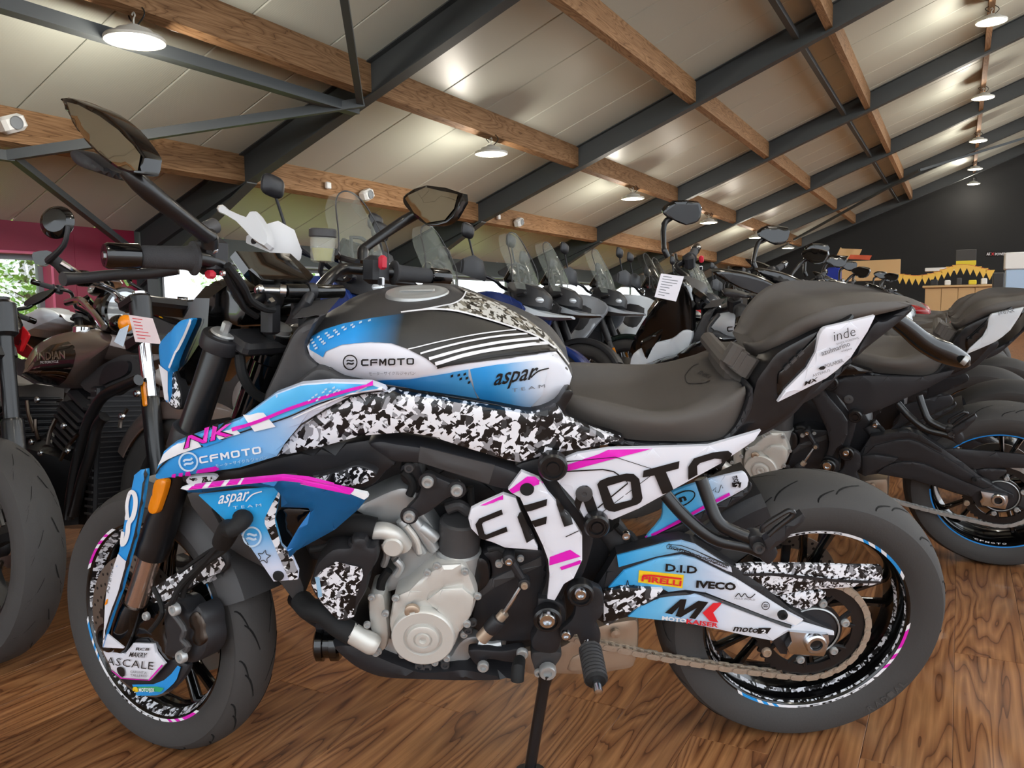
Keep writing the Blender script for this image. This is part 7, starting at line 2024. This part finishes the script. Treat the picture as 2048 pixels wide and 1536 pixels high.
for side in (right, left[::-1]):
    q = MB(); q.tube([side[0], side[0].lerp(side[1], .03), side[1]], [.015, .018, .018], 14); q.build('grip', M_GRIP, cru)
    q = MB(); q.box(side[1].lerp(side[2], .4), (.05, .06, .05), None, .012); q.build('switch_housing', M_GLOSS, cru)
    q = MB(); l0 = side[2] + Vector((-.03, 0, .0)); l1 = side[1] + Vector((-.06, 0, -.01)); l2 = side[0] + Vector((-.05, 0, -.015)); q.tube([l0, l1, l2], [.008, .008, .010], 8, 4); q.build('lever', M_CHROME, cru)
# bar-end mirror on the camera side
mh = cat_('Z 112 443', .47); q = MB(); e0 = right[0]
q.tube([e0, cat_('Z 98 520', .47), cat_('Z 128 490', .475), cat_('Z 136 452', .475)], [.012, .011, .008, .007], 10, 3); mo = q.build('bar_end_mirror', M_BLK, cru)
vdir = (CK.o - mh).normalized(); ax3 = (Vector((-.45, .75, .1))).normalized()
R = Vector((0, 0, 1)).rotation_difference(ax3).to_matrix()
q = MB(); q.lathe([(0, .012), (.035, .010), (.048, .0), (.052, -.008), (.050, -.012), (0, -.012)], 32, mh, ax='z', R=R); q.build('mirror_shell', M_GLOSS, mo)
q = MB(); q.lathe([(0, -.0125), (.047, -.0125)], 32, mh, ax='z', R=R); q.f = [f[::-1] for f in q.f]; q.build('mirror_glass', M_MIRR, mo)
for s in ('L 640 795 770 768 860 850 930 930 1000 1030', 'L 1130 760 1180 800 1230 870'):
    q = MB(); q.tube([CK.at(*p, .10) for p in T(s)], .013, 10, 4); q.build('riser_tube', M_CHROME, cru)
q = MB(); q.box(cat_('L 1010 640', .0), (.03, .12, .08), Matrix.Rotation(-.6, 3, 'Y'), .01); q.build('instrument', M_CHROME, cru)
c2 = copy_tree(cru); c2['label'] = 'cruiser whose front tyre and drilled disc cut into the lower edge beside the bronze one'
c2.matrix_world = bike_m(1.2, -2.39 - 1.56, +1, .10, .32)
for c in list(c2.children):
    b = base_name(c)
    if b in ('front_mudguard', 'turn_signal', 'bar_end_mirror', 'side_reflector', 'handlebar', 'riser_tube', 'lever', 'grip', 'switch_housing', 'instrument'):
        for ch in list(c.children): bpy.data.objects.remove(ch)
        bpy.data.objects.remove(c); continue
    if b == 'fork_tube': recolour(c, M_SATIN)
    if b in ('front_mudguard', 'rear_mudguard', 'fuel_tank'): recolour(c, M_DRED)
    for ch in list(c.children):
        if base_name(ch) in ('decal', 'lettering'): bpy.data.objects.remove(ch)
sheet('white and pink price sheet hanging on the bronze cruiser handlebar', T('L 1235 910 1465 945 1548 1192 1300 1170'), (2.62, 2.60, 2.60, 2.62), M_PINKP, 7, M_REDP)
sheet('small pale blue tag beside the pink price sheet on the cruiser', T('L 1150 1050 1238 1008 1182 1216 1095 1170'), (2.62, 2.60, 2.60, 2.62), mat('pale_blue_tag', (206, 220, 236), .7), 4, M_INK, 'tag', 'paper_tag')
sheet('white price sheet clipped to the black and white motorcycle\'s handlebar', T('Z 1322 547 1368 553 1352 603 1309 594'), (2.9, 2.9, 2.9, 2.9), M_PAPER, 8)

# pale translucent hand guard shell of the blue adventure machine, turned up
gp = [CAM + ray(*p) * 3.85 for p in T('K 135 150 150 125 185 120 230 160 330 205 400 230 435 180 460 175 500 215 560 310 600 400 595 470 570 495 520 470 450 420 380 340 300 260 200 200 150 180')]
Mi = adv_b.matrix_world.inverted(); bk_ = (C_F * .03)
V2 = [(p.x, p.y) for p in (Mi @ q_ for q_ in gp)]
n_ = len(gp); ctr2 = sum(gp, Vector()) / n_
lay = [[Mi @ (ctr2 + (p - ctr2) * .86 - C_F * .035) for p in gp], [Mi @ p for p in gp], [Mi @ (p + bk_) for p in gp]]
q = MB(); q.loft(lay); q.build('hand_guard', M_TRANSL, adv_b)
ga = Mi @ (CAM + ray(*P1('K 430 420')) * 3.9); q = MB(); q.tube([ga, Vector((-1.06, .26, 1.15)), Vector((-1.08, .16, 1.12))], .012, 8, 3); q.build('guard_arm', M_BLK, adv_b)
# --- machines of the row behind, near the window
nk2 = [(2.7, {'fuel_tank': M_DRED, 'front_shroud': M_DRED, 'side_panel': M_DRED, 'tail_white_panel': M_BRED, 'headlight_side_cover': M_BRED}, 'dark red motorcycle behind the cruiser below the window'),
       (4.95, {'fuel_tank': M_BLK, 'tail_white_panel': M_BLK}, 'black motorcycle standing in front of the dark red wall'),
       (3.4, {'fuel_tank': M_PEARL, 'front_shroud': M_PEARL, 'tail_white_panel': M_BRED, 'headlight_side_cover': M_PEARL}, 'white and red motorcycle in front of the red framed window'),
       (4.15, {'fuel_tank': M_YELLOW, 'front_shroud': M_YELLOW, 'headlight_side_cover': M_YELLOW}, 'motorcycle with yellow panels behind the blue machine\'s grip'),
       (5.85, {'fuel_tank': M_BLK2, 'tail_white_panel': M_SILV}, 'charcoal motorcycle in front of the grey column'),
       (6.8, {'fuel_tank': M_NAVY}, 'navy motorcycle in the row nearest the rear wall')]
for u, cols, lb in nk2:
    nk_copy(bike_m(u, -5.05 - 1.42 + (.12 if int(u * 10) % 2 else -.12), +1, .2, .315, random.uniform(-.08, .08)), lb, 'motorcycles in the row nearest the rear wall', random.choice((-.4, .4)), False, KEEP_FAR, cols)

# ------------------------------------------------------------------ fluid reservoir on the blue machine's bar, clear pot with dark lid
M_POT = mat('clear_pot', (230, 232, 220), 0.05, alpha=0.28, coat=0.4)
M_FLUID = mat('brake_fluid', (176, 168, 70), 0.15, alpha=0.75)
pc = FK.at(*P1('K 1005 470'), .22)
q = MB(); q.tube([pc + Vector((0, 0, -.034)), pc + Vector((0, 0, -.030)), pc + Vector((0, 0, .022))], [.020, .026, .028], 26); pot = bpart(q, 'brake_reservoir', M_POT, True)
q = MB(); q.tube([pc + Vector((0, 0, -.030)), pc + Vector((0, 0, -.002))], [.019, .0245], 22); q.build('fluid', M_FLUID, pot)
q = MB(); q.tube([pc + Vector((0, 0, .022)), pc + Vector((0, 0, .024)), pc + Vector((0, 0, .038)), pc + Vector((0, 0, .041))], [.029, .0305, .0305, .028], 26); q.build('reservoir_lid', M_BLK2, pot)
q = MB(); q.tube([pc + Vector((.02, .02, -.01)), pc + Vector((.01, .05, -.02)), FK.at(*P1('K 1290 590'), .24)], .007, 8, 3); q.tube([pc + Vector((0, 0, -.03)), pc + Vector((-.01, .01, -.06)), pc + Vector((.02, .05, -.07)), FK.at(*P1('K 1230 700'), .24)], .006, 8, 4); q.build('reservoir_bracket', M_BLK, pot)

# ------------------------------------------------------------------ ceiling fittings
def wall_box(name, w, u, z, s, m, label, cat, group=None, bev=.01, R=None):
    q = MB(); q.box((0, 0, 0), s, R, bev); o = q.build(name, m, None, HALL @ Matrix.Translation((w, u, z))); tag(o, label, cat, group); return o
for i in range(6):
    u = 4.16 + 5.36 * i + .42
    wall_box('junction_box', -5.59 - .065, u, roof_z(-5.65) + .13, (.04, .11, .11), M_WHITE, 'white junction box on the lamp purlin, %s along from the camera' % RANK[i], 'junction box', 'junction boxes on the lamp purlin')
# cable clipped along the lamp purlin
for wv_, nm in ((-5.59, 'lamp'), (-7.53, 'loudspeaker')):
    q = MB(); q.tube([(wv_ - .05, 1.8 + .3 * i, roof_z(wv_) + .075 + .006 * math.sin(i * 2.1)) for i in range(40)], .005, 6); o = q.build('power_cable', M_FRAMEGREY, None, HALL)
    tag(o, 'thin grey cable clipped along the %s purlin' % nm, 'cable')
    q = MB()
    for i in range(20):
        q = MB(); q.box((wv_ - .052, 1.95 + .6 * i, roof_z(wv_) + .077), (.014, .016, .02), None, .003); q.build('cable_clip', M_WHITE, o)
def speaker(w, u, z, label):
    r = thing('loudspeaker', label, 'speaker', HALL @ Matrix.Translation((w, u, z)), 'loudspeakers on the low purlin')
    q = MB(); q.box((0, 0, 0), (.14, .22, .15), Matrix.Rotation(.4, 3, 'X'), .03); q.build('cabinet', M_WHITE, r)
    q = MB(); q.lathe([(0, .0), (.05, .0), (.058, .008)], 20, (.072, 0, 0), ax='x'); q.build('cone', M_FRAMEGREY, r)
    q = MB(); q.box((-.09, 0, .02), (.05, .05, .05), None, .008); q.build('bracket', M_FRAMEGREY, r)
speaker(-7.40, 4.22, roof_z(-7.53) + .22, 'white loudspeaker where the brace rods meet')
speaker(-7.40, 9.1, roof_z(-7.53) + .16, 'grey loudspeaker on the low purlin above the clear screens')
speaker(-7.40, 13.6, roof_z(-7.53) + .16, 'grey loudspeaker on the low purlin, farther along')
for u in (8.35, 12.9): wall_box('sensor_box', -7.44, u, roof_z(-7.53) + .2, (.05, .09, .09), M_WHITE, 'small white box beside the loudspeaker, %s' % ('nearer' if u < 9 else 'farther'), 'box', 'small boxes on the low purlin')
for i, u in enumerate((11.9, 14.6, 17.9, 19.9, 23.2, 26.0)):
    wall_box('cable_box', -3.64 - .06, u, roof_z(-3.64) + .14, (.03, .09, .09), M_WHITE, 'white cable box on the middle purlin, %s from the camera' % RANK[i], 'box', 'boxes on the middle purlin')

# ------------------------------------------------------------------ garden trees outside the windows
def leaf_mat(name, a, b):
    m = mat(name, a, .6, spec=.3); nt = m.node_tree
    tc = nt.nodes.new('ShaderNodeTexCoord'); nz = nt.nodes.new('ShaderNodeTexNoise'); nz.inputs['Scale'].default_value = 1.3
    cr = nt.nodes.new('ShaderNodeValToRGB'); cr.color_ramp.elements[0].position = .35; cr.color_ramp.elements[1].position = .65
    cr.color_ramp.elements[0].color = rgb(*a); cr.color_ramp.elements[1].color = rgb(*b)
    nt.links.new(tc.outputs['Object'], nz.inputs['Vector']); nt.links.new(nz.outputs['Fac'], cr.inputs[0]); nt.links.new(cr.outputs[0], nt.nodes['Principled BSDF'].inputs['Base Color'])
    return m
M_LEAF = leaf_mat('leaf_green', (96, 140, 60), (176, 206, 120))
M_BARK = mat('bark', (84, 70, 56), .9)
def tree(u, w, h, rad, n, label, seed):
    rd_ = random.Random(seed)
    r = thing('tree', label, 'tree', HALL @ Matrix.Translation((w, u, -.15)), 'trees outside the windows')
    q = MB(); q.tube([(0, 0, 0), (.05, .03, h * .3), (0, -.05, h * .6), (.03, 0, h * .85)], [.16, .12, .08, .03], 10, 3)
    for k in range(7):
        a = rd_.uniform(0, 6.28); z0 = h * rd_.uniform(.25, .7); q.tube([(0, 0, z0), (rad * .4 * math.cos(a), rad * .4 * math.sin(a), z0 + .4), (rad * .8 * math.cos(a), rad * .8 * math.sin(a), z0 + .6)], [.05, .03, .01], 6, 2)
    q.build('trunk', M_BARK, r)
    V = []; F = []
    for k in range(n):
        a = rd_.uniform(0, 6.28); zz = rd_.uniform(.12, 1.0); rr = rad * math.sqrt(rd_.uniform(.15, 1)) * (1.1 - .5 * zz)
        c = Vector((rr * math.cos(a), rr * math.sin(a), h * zz)) + Vector((rd_.gauss(0, .1), rd_.gauss(0, .1), rd_.gauss(0, .1)))
        s = rd_.uniform(.05, .10); x = Vector((rd_.gauss(0, 1), rd_.gauss(0, 1), rd_.gauss(0, 1))).normalized(); y = x.orthogonal().normalized()
        n0 = len(V); V += [c - x * s, c + y * s * .5 + x * s * .1, c + x * s, c - y * s * .5 + x * s * .1]; F.append((n0, n0 + 1, n0 + 2, n0 + 3))
    o = new('foliage', V, F, M_LEAF, r, None, False); o['kind'] = 'stuff'
tree(4.2, -11.8, 3.4, 1.7, 5000, 'leafy tree filling the red framed window', 1)
tree(7.6, -13.2, 4.2, 2.0, 4500, 'leafy tree outside behind the grey column', 2)
tree(0.2, -14.5, 4.4, 2.0, 3500, 'leafy tree at the outer edge of the garden', 3)
tree(13.5, -13.5, 4.2, 2.2, 3500, 'leafy tree outside the third window', 4)

# ------------------------------------------------------------------ far end: counter, posters, bunting, cabinets
M_OAK = mat('pale_oak', (206, 170, 120), .5)
M_BUNT = mat('bunting_yellow', (240, 196, 90), .7)
M_BUNT2 = mat('bunting_red', (200, 90, 60), .7)
M_POST = mat('poster_yellow', (228, 206, 50), .5)
M_POSTD = mat('poster_dark', (60, 58, 56), .5)
M_BLUEC = mat('blue_cloth', (30, 50, 150), .8)
M_LBLUE = mat('pale_blue_screen', (170, 196, 226), .4)
def far(px, py, u):
    v = ray(px, py); uh = Vector((UX, UY, 0)); t = (u - CAM.dot(uh)) / v.dot(uh); p = CAM + v * t
    return (p.x * UY - p.y * UX, u, p.z)
def slab(name, a, b, u, d_, m, label, cat, bev=.01, group=None):
    """box between two traced corners at hall distance u, d_ deep"""
    x0, _, z1 = far(a[0], a[1], u); x1, _, z0 = far(b[0], b[1], u)
    q = MB(); q.box(((x0 + x1) / 2, u + d_ / 2, (z0 + z1) / 2), (abs(x1 - x0), d_, abs(z1 - z0)), None, bev)
    o = q.build(name, m, None, HALL); tag(o, label, cat, group); return o
U1 = 20.0
x0, _, zt = far(1850, 572, U1); x1, _, _ = far(1985, 572, U1)
ctr_ = thing('sales_counter', 'pale wooden sales counter at the far end of the hall', 'counter', HALL @ Matrix.Translation(((x0 + x1) / 2, U1, 0)))
wd = abs(x1 - x0)
q = MB(); q.box((0, .35, zt - .02), (wd + .1, .8, .05), None, .01); q.build('counter_top', M_OAK, ctr_)
for k in range(4):
    q = MB(); q.box((-wd / 2 + wd / 4 * (k + .5), .03, (zt - .05) / 2), (wd / 4 - .01, .03, zt - .06), None, .004); q.build('front_board', M_OAK, ctr_)
q = MB(); q.box((0, .4, (zt - .05) / 2), (wd - .04, .7, zt - .06), None, .004); q.build('carcass', M_OAK, ctr_)
U2 = 30.0
ps = slab('poster', (1912, 500), (1952, 528), U2, .05, M_POSTD, 'framed dark poster with yellow strip above the bunting', 'poster')
slab('poster_strip', (1912, 522), (1952, 530), U2 - .03, .03, M_POST, 'yellow strip', 'poster').parent = ps
o_ = bpy.data.objects['poster_strip']; o_.matrix_local = Matrix.Identity(4); del o_['category']; o_['label'] = 'yellow strip of the poster'
slab('notice_board', (1680, 523), (1800, 560), U2, .06, M_OAK, 'long wooden board on the black end wall', 'board')
slab('wall_shelf', (1850, 536), (1915, 541), U2, .3, M_WHITE, 'thin white shelf on the end wall', 'shelf')
slab('display_cabinet', (2012, 540), (2075, 590), 17.0, .5, M_LBLUE, 'pale blue screen cabinet at the edge of the frame behind the tail', 'cabinet')
slab('white_box_stack', (2010, 505), (2060, 538), 17.0, .4, M_WHITE, 'stack of white boxes on the pale blue cabinet', 'boxes', .02)
slab('helmet_stand', (1986, 545), (2008, 580), 18.0, .3, M_BLK2, 'dark display stand between counter and cabinet', 'stand', .02)
slab('blue_cloth_rail', (1652, 535), (1680, 580), 24.0, .3, M_BLUEC, 'blue jacket hanging at the far end', 'jacket', .05)
# sign lettering on the end wall
sgn = slab('wall_sign', (1972, 503), (2012, 512), U2, .03, M_BLACKWALL, 'black wall sign with white and red lettering', 'sign')
HF = Frame(HALL)
for st, x_0, x_1, mm in (('AK', 1973, 1981, M_WPRINT), ('X', 1982, 1989, M_REDP), ('POWER', 1990, 2012, M_WPRINT)):
    A_, F_, sz_ = glyphs(st, .02)
    xa, _, za = far(x_0, 511, U2 - .02); xb, _, zb_ = far(x_1, 505, U2 - .02)
    new('lettering', [(xa + (xb - xa) * p[0] / sz_[0], U2 - .025, za + (zb_ - za) * p[1] / sz_[1]) for p in A_], F_, mm, sgn, None, False)
# flags
def flagpole(px, py, px2, py2, u, m, m2, label):
    a = Vector(far(px, py, u)); b = Vector(far(px2, py2, u)); 
    r = thing('flag', label, 'flag', HALL @ Matrix.Translation(a)); d_ = b - a
    q = MB(); q.tube([(0, 0, 0), d_], .015, 8); q.build('flag_pole', M_OAK, r)
    q = MB(); n = 8; vs = []
    for i in range(n + 1):
        t = i / n; vs += [d_ * .95 + Vector((t * .55, .03 * math.sin(t * 6), -.05 * t)), d_ * .55 + Vector((t * .55, .03 * math.sin(t * 6 + 1), -.05 * t))]
    q.add(vs, [(2 * i, 2 * i + 1, 2 * i + 3, 2 * i + 2) for i in range(n)]); q.add([p + Vector((0, .006, 0)) for p in vs], [(2 * i + 2, 2 * i + 3, 2 * i + 1, 2 * i) for i in range(n)]); q.build('flag_cloth', m, r)
flagpole(1665, 530, 1682, 495, 24.0, M_OAK, None, 'beige pennant on a slanting pole at the far end')
flagpole(1688, 530, 1700, 508, 23.5, M_BUNT2, None, 'orange and yellow flag beside the beige pennant')
# bunting: a cord with small pennants
bu = thing('bunting', 'string of yellow and red pennants across the end of the hall', 'bunting')
cord = [(1800, 548), (1835, 551), (1870, 545), (1905, 532), (1925, 529), (1950, 532), (1980, 540)]
cp3 = [HALL @ Vector(far(x, y, 24.0)) for x, y in cord]
q = MB(); q.tube(cp3, .008, 6, 4); q.build('cord', M_BUNT2, bu)
pts = resamp(crom(cp3, 6, False), 15)
rt = (HALL.to_3x3() @ Vector((1, 0, 0)))
for i, p in enumerate(pts):
    q = MB(); a = p - rt * .11; b = p + rt * .11; c = p + Vector((0, 0, -.26)); t = Vector((UX, UY, 0)) * .006
    q.add([a - t, b - t, c - t, a + t, b + t, c + t], [(0, 2, 1), (3, 4, 5), (0, 1, 4, 3), (1, 2, 5, 4), (2, 0, 3, 5)]); q.build('pennant', M_BUNT, bu, None, False)
# goods on the counter
for i, (px, py, w_, h_, m, lb) in enumerate(((1868, 572, 14, 12, M_BLK, 'black till on the sales counter'), (1895, 572, 12, 10, M_WHITE, 'white carton on the sales counter'), (1918, 572, 10, 14, M_BLK2, 'dark bottle stand on the sales counter'), (1945, 572, 16, 9, M_POST, 'yellow box on the sales counter'), (1968, 572, 12, 12, M_WHITE, 'white printer at the end of the sales counter'))):
    o = slab('counter_item', (px - w_ / 2, py - h_), (px + w_ / 2, py), U1 + .2, .2, m, lb, 'box', .015)
    dz = zt + .008 - min(v.co.z for v in o.data.vertices)
    for v in o.data.vertices: v.co.z += dz
